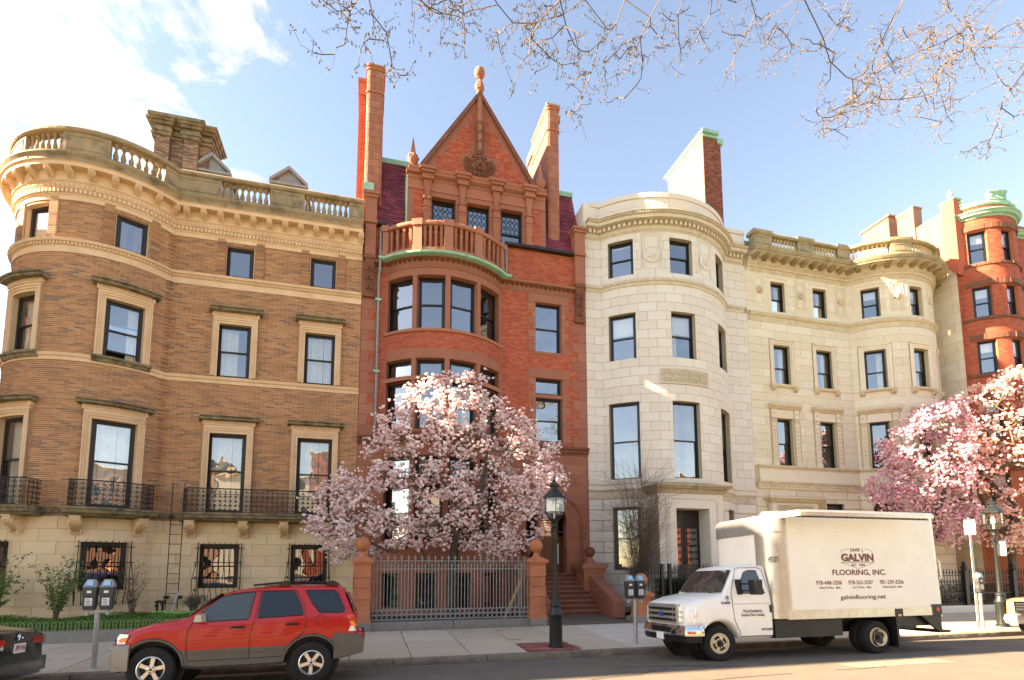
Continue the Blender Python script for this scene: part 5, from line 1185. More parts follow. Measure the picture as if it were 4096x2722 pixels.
for xa, xb in ((8.5, 8.95), (5.9, 6.2)):
    g = G(); g.prism([(17.75, .25), (17.75, .8), (17.95, .95), (19.75, 1.68), (20.2, 1.68), (20.2, .25)], lambda y, z: (xa-7.4, y-19.8, z-.3), lambda y, z: (xb-7.4, y-19.8, z-.3)); g.obj('cheek_wall', 'brownstone', st)
    xm = (xa+xb)/2
    g = G().box(xm-.42-7.4, xm+.42-7.4, 19.85-19.8, 20.75-19.8, 0-.1, 1.55).box(xm-.47-7.4, xm+.47-7.4, 0, 1.0, 1.55, 1.68).box(xm-.54-7.4, xm+.54-7.4, -.07, 1.07, 1.68, 1.86); g.lathe([(.22, 1.86), (.2, 1.96), (.11, 2.04), (.09, 2.1), (.12, 2.14)], (xm-7.4, .45, 0), 14); g = g.obj('pedestal', 'brownstone', st)
    G().ball((xm-7.4, .45, 2.33), .21, 20, 14).obj('ball', 'dark_brownstone', g, smooth=True)
gt = thing('iron_gate', 'grey iron gate standing open inside the fence behind the leaning plank', 'gate', (5.15, 17.75, .2), R(80))
for k in range(9): put('bar', withmat(spear(1.75, .011).mesh('bar'), 'grey_iron') if k == 0 else bpy.data.objects['bar.000' if 'bar.000' in bpy.data.objects else [o.name for o in gt.children][0]].data, gt, (.11*k, 0, .12))
for z in (.16, 1.5, 1.8): G().box(-.02, .92, -.012, .012, z, z+.025).obj('rail', 'grey_iron', gt)
G().tube([(0, 0, .2), (.88, 0, 1.5)], .014, 4).obj('brace', 'grey_iron', gt)
pl = G().box(-.045, .045, -.012, .012, 0, 1.55).obj('wooden_plank', 'wood_plank'); pl.location = (4.45, 17.62, .24); pl.rotation_euler = (0, R(26), R(8)); tag(pl, 'pale wooden plank leaning inside the grey iron fence', 'plank')
# ------------------------------------------------------------------ lawn of the brown house
lw = G(); lw.add([(-16, 16.85, .44), (-.4, 16.85, .44), (-.4, 21, .56), (-16, 21, .56)], [(0, 1, 2, 3)]); lw.obj('lawn', 'lawn', None, kind='structure')
g = G(); rr = random.Random(5)
for i in range(9000):
    x, y = rr.uniform(-12.5, -1), rr.uniform(16.9, 19.0); z = .44+(y-16.85)*.029; h = rr.uniform(.03, .075); a = rr.uniform(0, 6.3); w = .008
    g.v += [(x-w*math.cos(a), y-w*math.sin(a), z), (x+w*math.cos(a), y+w*math.sin(a), z), (x+rr.uniform(-.03, .03), y+rr.uniform(-.03, .03), z+h)]; n = len(g.v); g.f.append((n-3, n-2, n-1))
o = g.obj('grass', 'grass', None, kind='stuff', label='short green lawn grass in front of the brown house', category='grass'); o.data['nofix'] = 1
cp = thing('lawn_coping', 'low grey granite coping along the lawn of the brown house', 'coping', (-6, 16.72, .14)); x = -16.
while x < -.5:
    L = rr.uniform(1.6, 2.4); e = min(x+L, -.36); G().box(x+.006+6, e-.006+6, -.14, .13, -.08, .30+rr.uniform(-.005, .005)).obj('coping_stone', 'grey_granite', cp); x += L
hf_ = thing('hoop_fence', 'knee high black wire hoop fence along the lawn coping', 'fence', (-6, 16.8, .44))
hp = G(); hp.tube([(-.075, 0, 0), (-.075, 0, .19), (-.055, 0, .235), (0, 0, .262), (.055, 0, .235), (.075, 0, .19), (.075, 0, 0)], .009, 4); hp.tube([(0, 0, 0), (0, 0, .2)], .008, 4)
hp.tube([(-.035, 0, .12), (0, 0, .19), (.035, 0, .12)], .008, 4); hp = withmat(hp.mesh('hoop'), 'black_iron')
for i in range(66): put('hoop', hp, hf_, (-6.2+.165*i*1.0, 0, 0) if False else (-6.6+.17*i, 0, 0))
G().box(-6.7, 4.6, -.006, .006, .06, .072).obj('rail', 'black_iron', hf_)
def leafmass(name, m, box, n, size, seed, zf=None, parent=None, flat=.5, **pr):
    r = random.Random(seed); g = G()
    for i in range(n):
        x, y = r.uniform(*box[0]), r.uniform(*box[1]); z = r.uniform(*box[2]) if zf is None else zf(x, y, r)
        a, b = r.uniform(0, 6.28), r.uniform(-1, 1)*flat; s_ = size*r.uniform(.6, 1.3); u = Vector((math.cos(a), math.sin(a), b*.8))*s_; v = Vector((-math.sin(a), math.cos(a), r.uniform(-.7, .7)))*s_*.55
        c = Vector((x, y, z)); g.add([c-u, c+v, c+u, c-v], [(0, 1, 2, 3)])
    o = g.obj(name, m, parent, **pr); o.data['nofix'] = 1; return o
leafmass('ivy_bed', 'ivy', ((-13, -2.6), (19.0, 20.6), 0), 9000, .045, 8, lambda x, y, r: .5+r.uniform(0, .16)*(.6+.4*math.sin(x*2.3)), kind='stuff', label='strip of low green ground cover along the brown house wall', category='ground cover')
# ladder, pipes, hose on the brown wall
la = thing('wall_ladder', 'thin iron ladder fixed to the brown house wall beside the long balcony', 'ladder', (-6.2, 20.75, .5))
for x in (-.18, .18): G().tube([(x, .0, .15), (x, 0, 4.45)], .016, 5).obj('side_rail', 'black_iron', la)
for k in range(9): G().tube([(-.18, 0, .35+.33*k), (.18, 0, .35+.33*k)], .011, 5).obj('rung', 'black_iron', la)
for z in (.5, 3.2):
    for x in (-.2, .2): G().box(x-.05, x+.05, 0, .22, z, z+.1).obj('bracket', 'black_iron', la)
pi = thing('standpipe', 'black fire standpipe with two valves at the foot of the ladder', 'pipe', (-6.55, 20.55, .5))
for x in (0, .16): G().tube([(x, 0, 0), (x, 0, .38), (x, -.04, .42), (x, .2, .44)], .035, 7).obj('pipe', 'black_iron', pi)
G().lathe([(.05, 0), (.05, .1)], (0, -.1, .3), 8, 'y').lathe([(.05, 0), (.05, .1)], (.16, -.1, .36), 8, 'y').box(-.06, .25, -.04, .04, .38, .46).obj('valve', 'black_iron', pi)
tb = G().tube([(-6.05, 20.3, .55), (-5.95, 20.55, 1.25)], .028, 7).obj('steel_pipe', 'steel'); tag(tb, 'short grey pipe leaning against the wall at the foot of the ladder', 'pipe')
hs = G().tube([(-6.5+.5*math.sin(k*.5)*.4+.09*k, 19.9+.12*math.cos(k*.9), .62+.03*math.sin(k)) for k in range(14)], .02, 5).obj('garden_hose', 'bright_green'); tag(hs, 'bright green hose lying by the ladder foot', 'hose')
# ------------------------------------------------------------------ growing things
class Tree:
    def __init__(s, root, seed): s.r = random.Random(seed); s.p = [Vector(p) for p in root]; s.par = [-1]+list(range(len(root)-1)); s.len = [0.]*len(root); s.chains = [list(range(len(root)))]; s.tips = []
    def grow(s, tips, step=.25, sag=0., wig=.06, bias=.3, hold=None):
        A = np.array([tuple(p) for p in s.p])
        for t in tips:
            t = Vector(t); d = np.sqrt(((A-np.array(t))**2).sum(1))+bias*np.array(s.len)
            i = int(np.argmin(d)); p = s.p[i]; L = (t-p).length
            if L < .02: continue
            n = max(1, int(L/step)); dirn = (p-s.p[s.par[i]]).normalized() if s.par[i] >= 0 else Vector((0, 0, 1)); ch = [i]; c1 = p+dirn*L*.35
            new = []
            for k in range(1, n+1):
                u = k/n; q = p*(1-u)**2+c1*2*u*(1-u)+t*u*u; q.z -= sag*math.sin(math.pi*u)*L
                if k < n: q += Vector((s.r.gauss(0, wig), s.r.gauss(0, wig), s.r.gauss(0, wig)))*step*2
                s.p.append(q); s.par.append(ch[-1]); s.len.append(s.len[ch[-1]]+L/n); ch.append(len(s.p)-1); new.append(tuple(q))
            A = np.vstack([A, np.array(new)]); s.chains.append(ch); s.tips.append(ch[-1])
    def mesh(s, r0, rt, pw=.5, cap=None):
        cnt = [0]*len(s.p)
        for t in s.tips:
            i = t
            while i >= 0: cnt[i] += 1; i = s.par[i]
        mx = max(cnt); s.rad = [max(rt, r0*(c/mx)**pw) if c else rt for c in cnt]
        if cap: s.rad = [min(a, cap(p)) for a, p in zip(s.rad, s.p)]
        big, small = G(), G()
        for ch in s.chains:
            rad = [min(s.rad[ch[1]] if len(ch) > 1 else 9, s.rad[ch[0]])]+[s.rad[i] for i in ch[1:]]
            g = big if max(rad) > r0*.3 else small
            g.tube([s.p[i] for i in ch], rad, 7 if rad[0] > .05 else (5 if rad[0] > .02 else 3))
        return big, small
def inpoly(x, z, poly):
    c = False; j = len(poly)-1
    for i in range(len(poly)):
        a, b = poly[i], poly[j]
        if (a[1] > z) != (b[1] > z) and x < (b[0]-a[0])*(z-a[1])/(b[1]-a[1])+a[0]: c = not c
        j = i
    return c
def edged(x, z, poly):
    m = 9e9
    for a, b in zip(poly, poly[1:]+poly[:1]):
        dx, dz = b[0]-a[0], b[1]-a[1]; t = max(0, min(1, ((x-a[0])*dx+(z-a[1])*dz)/(dx*dx+dz*dz+1e-9))); m = min(m, math.hypot(x-a[0]-t*dx, z-a[1]-t*dz))
    return m
def blossom(r, size, pink):
    """one cup flower of bent petals: list of (verts, faces, tint)"""
    out = []; n = r.choice((6, 7, 8)); op = r.uniform(.25, .95); up = Vector((r.gauss(0, .35), r.gauss(0, .35), 1)).normalized(); a_ = up.orthogonal().normalized(); b_ = up.cross(a_)
    for k in range(n):
        t = 2*math.pi*(k+r.uniform(-.25, .25))/n; rad = a_*math.cos(t)+b_*math.sin(t); sd = up.cross(rad); o = op*r.uniform(.7, 1.3)
        w = size*.26; p0 = rad*size*.04; p1 = rad*size*(.18+.26*o)+up*size*.42; p2 = rad*size*(.12+.62*o)+up*size*(1-.35*o)
        out.append(([p0-sd*w*.3, p0+sd*w*.3, p1+sd*w, p1-sd*w, p2+sd*w*.45, p2-sd*w*.45], [(0, 1, 2, 3), (3, 2, 4, 5)], (r.choice(pink), r.choice((0., .02, .35, .36, .7, .18)))))
    return out
def magnolia(label, base, poly_px, Y, mat_, seed, nfl, size, limbs, depth=1.7, trunk=.17, solo=300, ntips=330, pink=(.55, .9), skirt=0):
    r = random.Random(seed); poly = [(at_y(px, py, Y).x, at_y(px, py, Y).z) for px, py in poly_px]
    x0, x1 = min(p[0] for p in poly), max(p[0] for p in poly); z0_, z1_ = min(p[1] for p in poly), max(p[1] for p in poly)
    o = thing('magnolia_tree', label, 'tree', base)
    T = Tree([Vector(p) for p in limbs[0]], seed)
    for lb in limbs[1:]:
        T.grow([lb[0]], .3, wig=.03, bias=.0)
        for q in lb[1:]: T.grow([q], .3, wig=.05, bias=.05)
    tips = []
    while len(tips) < ntips:
        x, z = r.uniform(x0, x1), r.uniform(z0_, z1_)
        if not inpoly(x, z, poly): continue
        e = edged(x, z, poly); k = depth*math.sqrt(min(1, e/1.6)); y = Y+k*r.choice((-1, 1))*r.uniform(.35, 1)**.6
        if e > .9 and r.random() < .35: continue
        if math.sin(x*2.1+seed)*math.sin(z*2.4+1.3*seed)+.5*math.sin(x*4.7)*math.sin(z*4.1+y) < -.8: continue
        tips.append((x*(Y and 1), y, z))
    tips.sort(key=lambda t: (Vector(t)-T.p[-1]).length)
    T.grow(tips, .22, wig=.08, bias=.25)
    big, small = T.mesh(trunk, .006, .48)
    for q in (big, small): q.v = [(x-base[0], y-base[1], z-base[2]) for x, y, z in q.v]
    big.obj('trunk', 'bark', o, smooth=60); small.obj('branches', 'twig', o, kind='stuff')
    spots = []
    nodes = [i for i in range(len(T.p)) if T.rad[i] < .03 and T.p[i].z > z0_+.1]
    while len(spots) < nfl:
        i = r.choice(T.tips[-ntips:]) if r.random() < .45 else r.choice(nodes); p = T.p[i]+Vector((r.gauss(0, .13), r.gauss(0, .13), r.gauss(.02, .12)))
        spots.append(p)
    spots.sort(key=lambda p: p.length)
    vars_ = []
    for k in range(8):
        g = G(); g.a = []
        for vs, fs, tt in blossom(r, size, pink): g.add(vs, fs); g.a += list(tt)
        me = withmat(g.mesh('blossom'), mat_); me['nofix'] = 1; vars_.append(me)
    fl = bpy.data.objects.new('crown', None); 
    g = G(); g.a = []; B = Vector(base)
    for k, p in enumerate(spots):
        if k < solo: put('blossom', vars_[k % 8], o, p-B, (r.gauss(0, .3), r.gauss(0, .3), r.uniform(0, 6.3)), r.uniform(.75, 1.25))
        else:
            s_ = r.uniform(.65, 1.3)
            for vs, fs, tt in blossom(r, size*s_, pink): g.add([v+p-B for v in vs], fs); g.a += list(tt)
    q = g.obj('crown', mat_, o, kind='stuff'); q.data['nofix'] = 1
    lf = G()
    for k in range(nfl//2):
        p = T.p[r.choice(nodes)]-B+Vector((r.gauss(0, .1), r.gauss(0, .1), r.gauss(0, .1))); a = r.uniform(0, 6.3); u = Vector((math.cos(a), math.sin(a), r.uniform(.2, 1)))*.04; v = Vector((-math.sin(a), math.cos(a), 0))*.014
        lf.add([p-u, p+v, p+u, p-v], [(0, 1, 2, 3)])
    lf = lf.obj('young_leaves', 'leaf', o, kind='stuff'); lf.data['nofix'] = 1
    return o
magnolia('big white and pink magnolia in full bloom in front of the red gabled house', (2.95, 18.9, .25),
    [(1990, 1489), (1905, 1560), (2061, 1652), (2110, 1700), (2153, 1744), (2250, 1825), (2252, 1930), (2210, 2050), (2176, 2117), (2120, 2215), (2000, 2225), (1831, 2205), (1700, 2180), (1602, 2203), (1480, 2230), (1343, 2261), (1290, 2200), (1234, 2117), (1252, 2020), (1343, 1899), (1440, 1860), (1487, 1773), (1527, 1658), (1602, 1589), (1676, 1538), (1760, 1520), (1830, 1500), (1900, 1515)], 18.2, 'petal', 71, 8500, .098,
    [[(2.95, 18.9, .2), (2.95, 18.88, .8), (2.9, 18.85, 1.5), (2.98, 18.8, 2.3), (3.05, 18.75, 3.1)], [(2.4, 18.7, 1.0), (2.2, 18.6, 2.0), (1.9, 18.45, 2.6), (1.0, 18.1, 2.55), (.1, 17.9, 2.9), (-1.2, 17.8, 3.0)], [(1.6, 18.3, 2.15), (.9, 18.1, 2.2), (.2, 18.0, 2.45), (-.9, 17.6, 3.6)], [(2.3, 18.6, 3.6), (1.6, 18.4, 4.8)], [(3.6, 18.4, 4.3), (4.0, 18.2, 5.8), (4.6, 18.0, 7.2)], [(4.0, 18.3, 3.6), (5.2, 18.0, 4.2), (6.2, 17.8, 4.5)], [(2.8, 18.2, 4.6), (2.9, 17.9, 6.2)]], depth=1.6, trunk=.17, ntips=520)
magnolia('deep pink magnolia just right of the white truck box in front of the limestone house', (23.9, 18.4, .25),
    [(3800, 1600), (3850, 1640), (3860, 1800), (3850, 2000), (3880, 2120), (3790, 2190), (3690, 2140), (3640, 2060), (3560, 2040), (3500, 1985), (3490, 1930), (3560, 1890), (3590, 1830), (3550, 1760), (3620, 1700), (3700, 1640)], 17.8, 'petal_pink', 72, 4200, .115,
    [[(23.9, 18.4, .2), (23.85, 18.35, 1.2), (23.9, 18.3, 2.4)], [(23.0, 18.0, 3.4), (22.0, 17.8, 4.3)], [(24.3, 18.0, 4.2), (24.5, 17.9, 6.2)]], depth=1.6, trunk=.15, solo=150, ntips=360, pink=(.7, .2, .1))
magnolia('pale blush magnolia at the right picture edge behind the second street lamp', (28.2, 17.9, .25),
    [(3960, 1500), (4096, 1490), (4300, 1560), (4330, 1900), (4250, 2150), (4096, 2230), (3960, 2190), (3870, 2080), (3840, 1900), (3840, 1760), (3850, 1640), (3900, 1560)], 17.4, 'petal_blush', 73, 5600, .12,
    [[(28.2, 17.9, .2), (28.15, 17.85, 1.4), (28.2, 17.8, 2.6)], [(26.6, 17.6, 4.2), (26.0, 17.4, 5.6)], [(29.6, 17.6, 4.5), (30.0, 17.6, 6.4)], [(28.0, 17.5, 6.5)]], depth=1.7, trunk=.16, solo=150, ntips=400, pink=(.65, .25))
def shrub(name, label, cat, base, n, h, spread_, m, seed, r0=.009, leaf=0, leafm='leaf', arch=0., sub=3, up=1., leafs=.03):
    r = random.Random(seed); o = thing(name, label, cat, base); g = G(); lf = G()
    for i in range(n):
        a = r.uniform(0, 6.28); hh = h*r.uniform(.6, 1.0); s_ = spread_*r.uniform(.3, 1); d = Vector((math.cos(a), math.sin(a)*.7, 0))
        pts = []; c = d*.06*r.random()
        for k in range(8):
            u = k/7; z = hh*(u if not arch else math.sin(math.pi*.5*min(1, u*1.5))-arch*max(0, u-.5)*1.6); pts.append(c+d*s_*(u**1.5 if not arch else u)+Vector((r.gauss(0, .015), r.gauss(0, .015), z))*1.0)
        g.tube(pts, [r0*(1-.75*k/7) for k in range(8)], 4)
        for j in range(sub):
            k = r.randint(2, 6); p = pts[k]; e = Vector((r.gauss(0, 1), r.gauss(0, 1), up*abs(r.gauss(.8, .5)) if not arch else -abs(r.gauss(.6, .4)))).normalized()*hh*r.uniform(.12, .3); q = [p, p+e*.5+Vector((0, 0, .02)), p+e]; g.tube(q, [r0*.5, r0*.4, r0*.25], 3); pts += q[1:]
        for j in range(leaf):
            p = r.choice(pts[2:])+Vector((r.gauss(0, .03), r.gauss(0, .03), r.gauss(0, .03))); u = Vector((r.gauss(0, 1), r.gauss(0, 1), r.gauss(.3, .6))).normalized(); v = u.orthogonal().normalized()*leafs*.5; u = u*leafs; lf.add([p-u*.3, p+v, p+u, p-v], [(0, 1, 2, 3)])
    g.obj('stems', 'twig' if m is None else m, o, kind='stuff')
    if leaf: q = lf.obj('leaves', leafm, o, kind='stuff'); q.data['nofix'] = 1
    return o
shrub('quince_shrub', 'budding green shrub against the bay wall nearest the left picture edge', 'shrub', (-10.35, 19.2, .5), 26, 1.85, .85, None, 81, leaf=36, leafs=.055)
shrub('quince_shrub', 'budding green shrub just left of the barred bay window behind the twin meter', 'shrub', (-8.75, 19.2, .5), 24, 1.8, .75, None, 82, leaf=36, leafs=.055)
shrub('bare_shrub', 'leafless upright shrub with brown seed heads right of the barred bay window', 'shrub', (-7.05, 19.9, .5), 22, 1.75, .55, None, 83, leaf=5, leafm='bud', leafs=.04)
shrub('dry_shrub', 'tangled grey dry shrub behind the red car hood', 'shrub', (-5.35, 20.1, .5), 60, .75, .6, None, 84, arch=.6, sub=4)
shrub('climbing_shrub', 'tall leafless fan of upright twigs against the pale granite house', 'shrub', (10.2, 18.9, .2), 110, 6.2, 1.4, None, 85, r0=.010, sub=9, leaf=6, leafm='bud', leafs=.03)
shrub('weeping_shrub', 'low weeping leafless shrub in front of the granite house door', 'shrub', (12.0, 18.3, .2), 70, 2.25, 1.25, None, 86, r0=.014, arch=.75, sub=5)
# ------------------------------------------------------------------ fences of the pale houses
gf = thing('black_fence', 'plain black iron railing and gate posts in front of the granite house', 'fence', (12.6, 17.4, .2))
G().box(-3.7, 4.7, -.12, .12, -.1, .16).obj('base_stone', 'grey_granite', gf)
bar = withmat(G().tube([(0, 0, 0), (0, 0, 1.72)], .012, 5).lathe([(.012, 1.72), (.002, 1.82)], (0, 0, 0), 5).mesh('picket'), 'black_iron')
for i in range(62): put('picket', bar, gf, (-3.55+.132*i, 0, .16))
for z in (.32, 1.62): G().box(-3.65, 4.6, -.015, .015, z, z+.035).obj('rail', 'black_iron', gf)
for x in (-2.35, -2.05, 1.4, 4.5): G().box(x-.05, x+.05, -.05, .05, .1, 1.95).obj('post', 'black_iron', gf)
leafmass('clipped_hedge', 'hedge', ((10.55, 16.8), (17.75, 18.5), (.2, 1.6)), 34000, .05, 9, flat=1, kind='stuff', label='dark clipped hedge behind the black railing by the truck cab', category='hedge')
of = thing('ornate_fence', 'ornate black iron fence on a pale granite kerb in front of the limestone house', 'fence', (25, 17.3, .15))
G().box(-7.5, 8, -.18, .18, -.1, .26).obj('base_stone', 'granite', of)
pk = G(); pk.tube([(0, 0, 0), (0, 0, 1.3)], .013, 5); pk.lathe([(.013, 1.3), (.03, 1.36), (.012, 1.4), (.02, 1.44), (.002, 1.52)], (0, 0, 0), 6)
for s_ in (-1, 1):
    for z in (.16, .5, 1.02): pk.tube([(x, 0, zz) for x, zz in scroll(s_*.035, z, .04, 1.2, 8, 1.5, s_)], .008, 3)
pk = withmat(pk.mesh('picket'), 'black_iron')
for i in range(96): put('picket', pk, of, (-7.4+.16*i, 0, .26))
for z in (.32, .75, 1.2, 1.48): G().box(-7.45, 7.95, -.014, .014, z, z+.03).obj('rail', 'black_iron', of)
for x in (-3.6, -.5, 2.3):
    g = G().box(x-.09, x+.09, -.09, .09, .2, 1.62).box(x-.12, x+.12, -.12, .12, 1.62, 1.7); g.lathe([(.06, 1.7), (.1, 1.78), (.12, 1.86), (.06, 1.93), (.09, 1.98), (.03, 2.1)], (x, 0, 0), 8); g.obj('post', 'black_iron', of)
leafmass('garden_bushes', 'hedge', ((18, 33), (18.2, 20.2), (.2, 1.2)), 12000, .05, 10, flat=1, kind='stuff', label='dark low bushes behind the ornate iron fence', category='bushes')
for x, s_ in ((18.8, 1), (21.9, .8), (22.4, 1.2)):
    shrub('roof_plant', {18.8: 'spiky plant behind the left end of the limestone roof balustrade', 21.9: 'small low plant behind the limestone roof balustrade', 22.4: 'yellow green bush showing above the limestone roof balustrade'}[x], 'plant', (x, 21.6, 17.2), 16, 1.25*s_, .35*s_, None, int(x*10), leaf=30 if x > 19 else 10, leafs=.09)
# ------------------------------------------------------------------ street lamps, meters, sign post
def lamp(loc, label, tagside):
    o = thing('street_lamp', label, 'street lamp', loc, 0, 'gas lamp style street lamps')
    g = G(); g.lathe([(.2, -.02), (.2, .05), (.165, .08), (.15, .72), (.175, .76), (.19, .82), (.15, .9), (.12, 1.0), (.15, 1.04), (.12, 1.1), (.08, 1.14)], (0, 0, 0), 16)
    for k in range(12): t = 2*math.pi*k/12; g.tube([(.157*math.cos(t), .157*math.sin(t), .12), (.147*math.cos(t), .147*math.sin(t), .7)], .014, 4)
    g.obj('base', 'lamp_green', o, smooth=35)
    g = G(); g.lathe([(.075, 1.1), (.052, 2.7), (.075, 2.74), (.08, 2.8), (.05, 2.84), (.05, 3.0), (.085, 3.06), (.06, 3.12), (.1, 3.2), (.14, 3.22)], (0, 0, 0), 12); q = g.obj('shaft', 'lamp_green', o, smooth=35)
    G().tube([(-.27, 0, 2.92), (.27, 0, 2.92)], .018, 6).ball((-.27, 0, 2.92), .026, 6, 5).ball((.27, 0, 2.92), .026, 6, 5).obj('ladder_bar', 'lamp_green', q)
    R_ = [(.13, 3.24), (.275, 3.42), (.275, 3.8), (.3, 3.82), (.12, 4.02)]; v = lambda k, j: (R_[j][0]*math.cos(math.pi/3*k+.3), R_[j][0]*math.sin(math.pi/3*k+.3), R_[j][1])
    fr = G(); pn = []
    for k in range(6):
        for j in range(3): fr.tube([v(k, j), v(k, j+1)], .013, 4)
        for j in (0, 1, 2): fr.tube([v(k, j), v(k+1, j)], .013, 4)
    fr.lathe([(.31, 3.80), (.31, 3.83), (.14, 4.0), (.1, 4.03), (.1, 4.08), (.14, 4.1), (.15, 4.14), (.07, 4.2), (.04, 4.22), (.05, 4.25), (.02, 4.3)], (0, 0, 0), 6); fr = fr.obj('lantern_frame', 'lamp_green', o)
    for k in range(6):
        for j in (0, 1): p = G(); p.add([v(k, j), v(k+1, j), v(k+1, j+1), v(k, j+1)], [(0, 1, 2, 3)]); p.obj('lantern_pane', 'lamp_glass', fr)
    G().lathe([(.035, 3.24), (.035, 3.4), (.07, 3.42), (.07, 3.6), (.05, 3.62), (.02, 3.7)], (0, 0, 0), 10).obj('mantle', 'lamp_cream', o)
    if tagside: G().box(.07, .075, -.035, .035, 2.1, 2.62).obj('paper_tag', 'plate_white', o)
    return o
lamp((4.74, 13.25, .04), 'black gas lamp on the brick patch in front of the brownstone steps', True)
lamp((20.6, 13.47, .05), 'sunlit gas lamp in front of the pink magnolia at the right', False)
sg = thing('sign_post', 'sunlit perforated steel sign post with edge-on sign right of the truck', 'sign', (19.22, 13.26, .04))
G().box(-.04, .04, -.006, .006, 0, 3.6).box(-.04, -.03, -.006, .03, 0, 3.6).box(.03, .04, -.006, .03, 0, 3.6).obj('post', 'steel', sg)
G().box(.02, .03, -.14, .2, 3.05, 3.52).obj('sign_plate', 'white_paint', sg)
sp_ = thing('lamp_sign', 'small white sign clamped to the sunlit lamp post', 'sign', (20.72, 13.36, 2.4)); G().box(-.01, .01, -.12, .16, 0, .48).obj('sign_plate', 'white_paint', sp_)
def meter(loc, label, twin=True):
    o = thing('parking_meter', label, 'parking meter', loc, 0, 'parking meters along the kerb')
    G().lathe([(.06, 0), (.06, .01), (.05, .02), (.05, 1.14)], (0, 0, 0), 12).obj('pole', 'steel', o, smooth=40)
    if twin: G().box(-.2, .2, -.03, .03, 1.12, 1.18).lathe([(.035, 1.07), (.035, 1.17)], (-.18, 0, 0), 8).lathe([(.035, 1.07), (.035, 1.17)], (.18, 0, 0), 8).obj('cross_bar', 'steel', o)
    for x in ((-.15, .15) if twin else (0,)):
        pr = [(-.085, 1.18), (.085, 1.18), (.115, 1.3), (.105, 1.42), (.125, 1.52), (.12, 1.64), (-.12, 1.64), (-.125, 1.52), (-.105, 1.42), (-.115, 1.3)]
        h = G(); h.prism(pr, lambda u, z: (x+u, -.075, z), lambda u, z: (x+u, .075, z)); h = h.obj('meter_head', 'meter_grey', o)
        pr = [(-.12, 1.64), (.12, 1.64), (.11, 1.72), (.06, 1.8), (-.06, 1.8), (-.11, 1.72)]; d = G(); d.prism(pr, lambda u, z: (x+u, -.08 if z < 1.7 else -.03, z), lambda u, z: (x+u, .08 if z < 1.75 else .05, z)); d.obj('meter_dome', 'meter_head', h)
        s_ = G(); s_.hexa([(x-.07, -.079, 1.67), (x+.07, -.079, 1.67), (x+.05, -.04, 1.77), (x-.05, -.04, 1.77), (x-.07, -.085, 1.675), (x+.07, -.085, 1.675), (x+.05, -.046, 1.775), (x-.05, -.046, 1.775)]); s_.obj('screen', 'screen', h)
        G().box(x-.04, x+.04, -.079, -.075, 1.52, 1.57).obj('sticker', 'plate_white', h); G().box(x-.065, x+.065, -.079, -.075, 1.27, 1.42).obj('sticker', 'plate_white', h)
        q = G()
        for k in range(4): q.box(x-.05, x+.05-.02*(k % 2), -.0815, -.079, 1.29+.03*k, 1.302+.03*k)
        q.obj('sticker_print', 'black_ink', h)
meter((-5.24, 13.1, .03), 'twin head parking meter on a steel pole left of the red car')
meter((6.96, 13.22, .04), 'twin head parking meter on a steel pole in front of the white truck')
meter((19.3, 13.2, .04), 'single head parking meter beside the sunlit sign post', twin=False)
# ------------------------------------------------------------------ elm on the park strip, its budding branches hang into the picture
r = random.Random(91)
el = thing('elm_tree', 'budding tree whose bare branches hang down from the top of the picture', 'tree', (13.5, -3.0, .1))
T = Tree([Vector(p) for p in ((13.5, -3, 0), (13.4, -2.9, 2.2), (13.2, -2.7, 4.4), (12.6, -2.2, 6.6), (11.8, -1.5, 8.6), (11.2, -.8, 10.4))], 92)
L_ = [([(3980, 0), (3870, 104), (3680, 205), (3575, 250), (3470, 350), (3310, 455)], 7.6), ([(3610, 0), (3560, 113), (3490, 243), (3430, 330)], 7.2), ([(4096, 78), (3922, 187), (3775, 260), (3690, 365), (3515, 400), (3310, 490)], 8.4), ([(4096, 190), (4036, 347), (3990, 495), (3960, 560)], 7.0),
      ([(2640, 0), (2600, 70), (2560, 150), (2570, 250)], 7.4), ([(2500, 0), (2465, 95), (2395, 175), (2365, 290), (2320, 420)], 7.8), ([(2340, 0), (2250, 60), (2130, 95), (2060, 110)], 8.2), ([(1470, -30), (1490, 60), (1545, 130), (1560, 215)], 8.0), ([(1640, -40), (1735, 50), (1800, 60), (1880, 45)], 8.0), ([(1440, -20), (1400, 45), (1370, 50)], 8.2), ([(2240, 0), (2180, 60), (2120, 150), (2200, 230)], 7.2),
      ([(3000, -20), (3020, 60), (2980, 150), (2950, 200)], 8.6), ([(3200, -20), (3180, 60), (3130, 150), (3100, 215)], 8.0), ([(2850, -20), (2840, 60), (2800, 130)], 8.8), ([(3400, -20), (3350, 100), (3290, 180)], 7.6), ([(2740, -30), (2712, 60), (2715, 165)], 8.4), ([(3750, -30), (3700, 100), (3760, 260), (3790, 470), (3680, 470)], 8.8), ([(1250, -30), (1245, 20)], 8.2)]
tips = []
for pl_, Y in L_:
    pts = [at_y(px, py, Y+.25*i) for i, (px, py) in enumerate(pl_)]; a0 = pts[0]+Vector((1.2, -1.4, 1.0)); T.grow([a0], .5, wig=.03, bias=.02)
    for q in pts: T.grow([q], .3, wig=.02, bias=.0)
    for p, q in zip(pts, pts[1:]):
        n = int((q-p).length/.06)+1
        for k in range(n):
            u = r.random(); c = p.lerp(q, u); ln = r.uniform(.15, .75); ax = (q-p).normalized(); d = (Vector((r.gauss(0, 1), r.gauss(0, .8), r.gauss(-.25, .6)))*.8+ax*.8).normalized(); tips.append(c+d*ln)
T.grow(tips, .12, sag=.06, wig=.1, bias=.12)
t2 = [T.p[i]+Vector((r.gauss(0, .16), r.gauss(0, .16), r.gauss(-.06, .13))) for i in T.tips[-len(tips):] for k in range(2)]; T.grow(t2, .1, wig=.1, bias=.1)
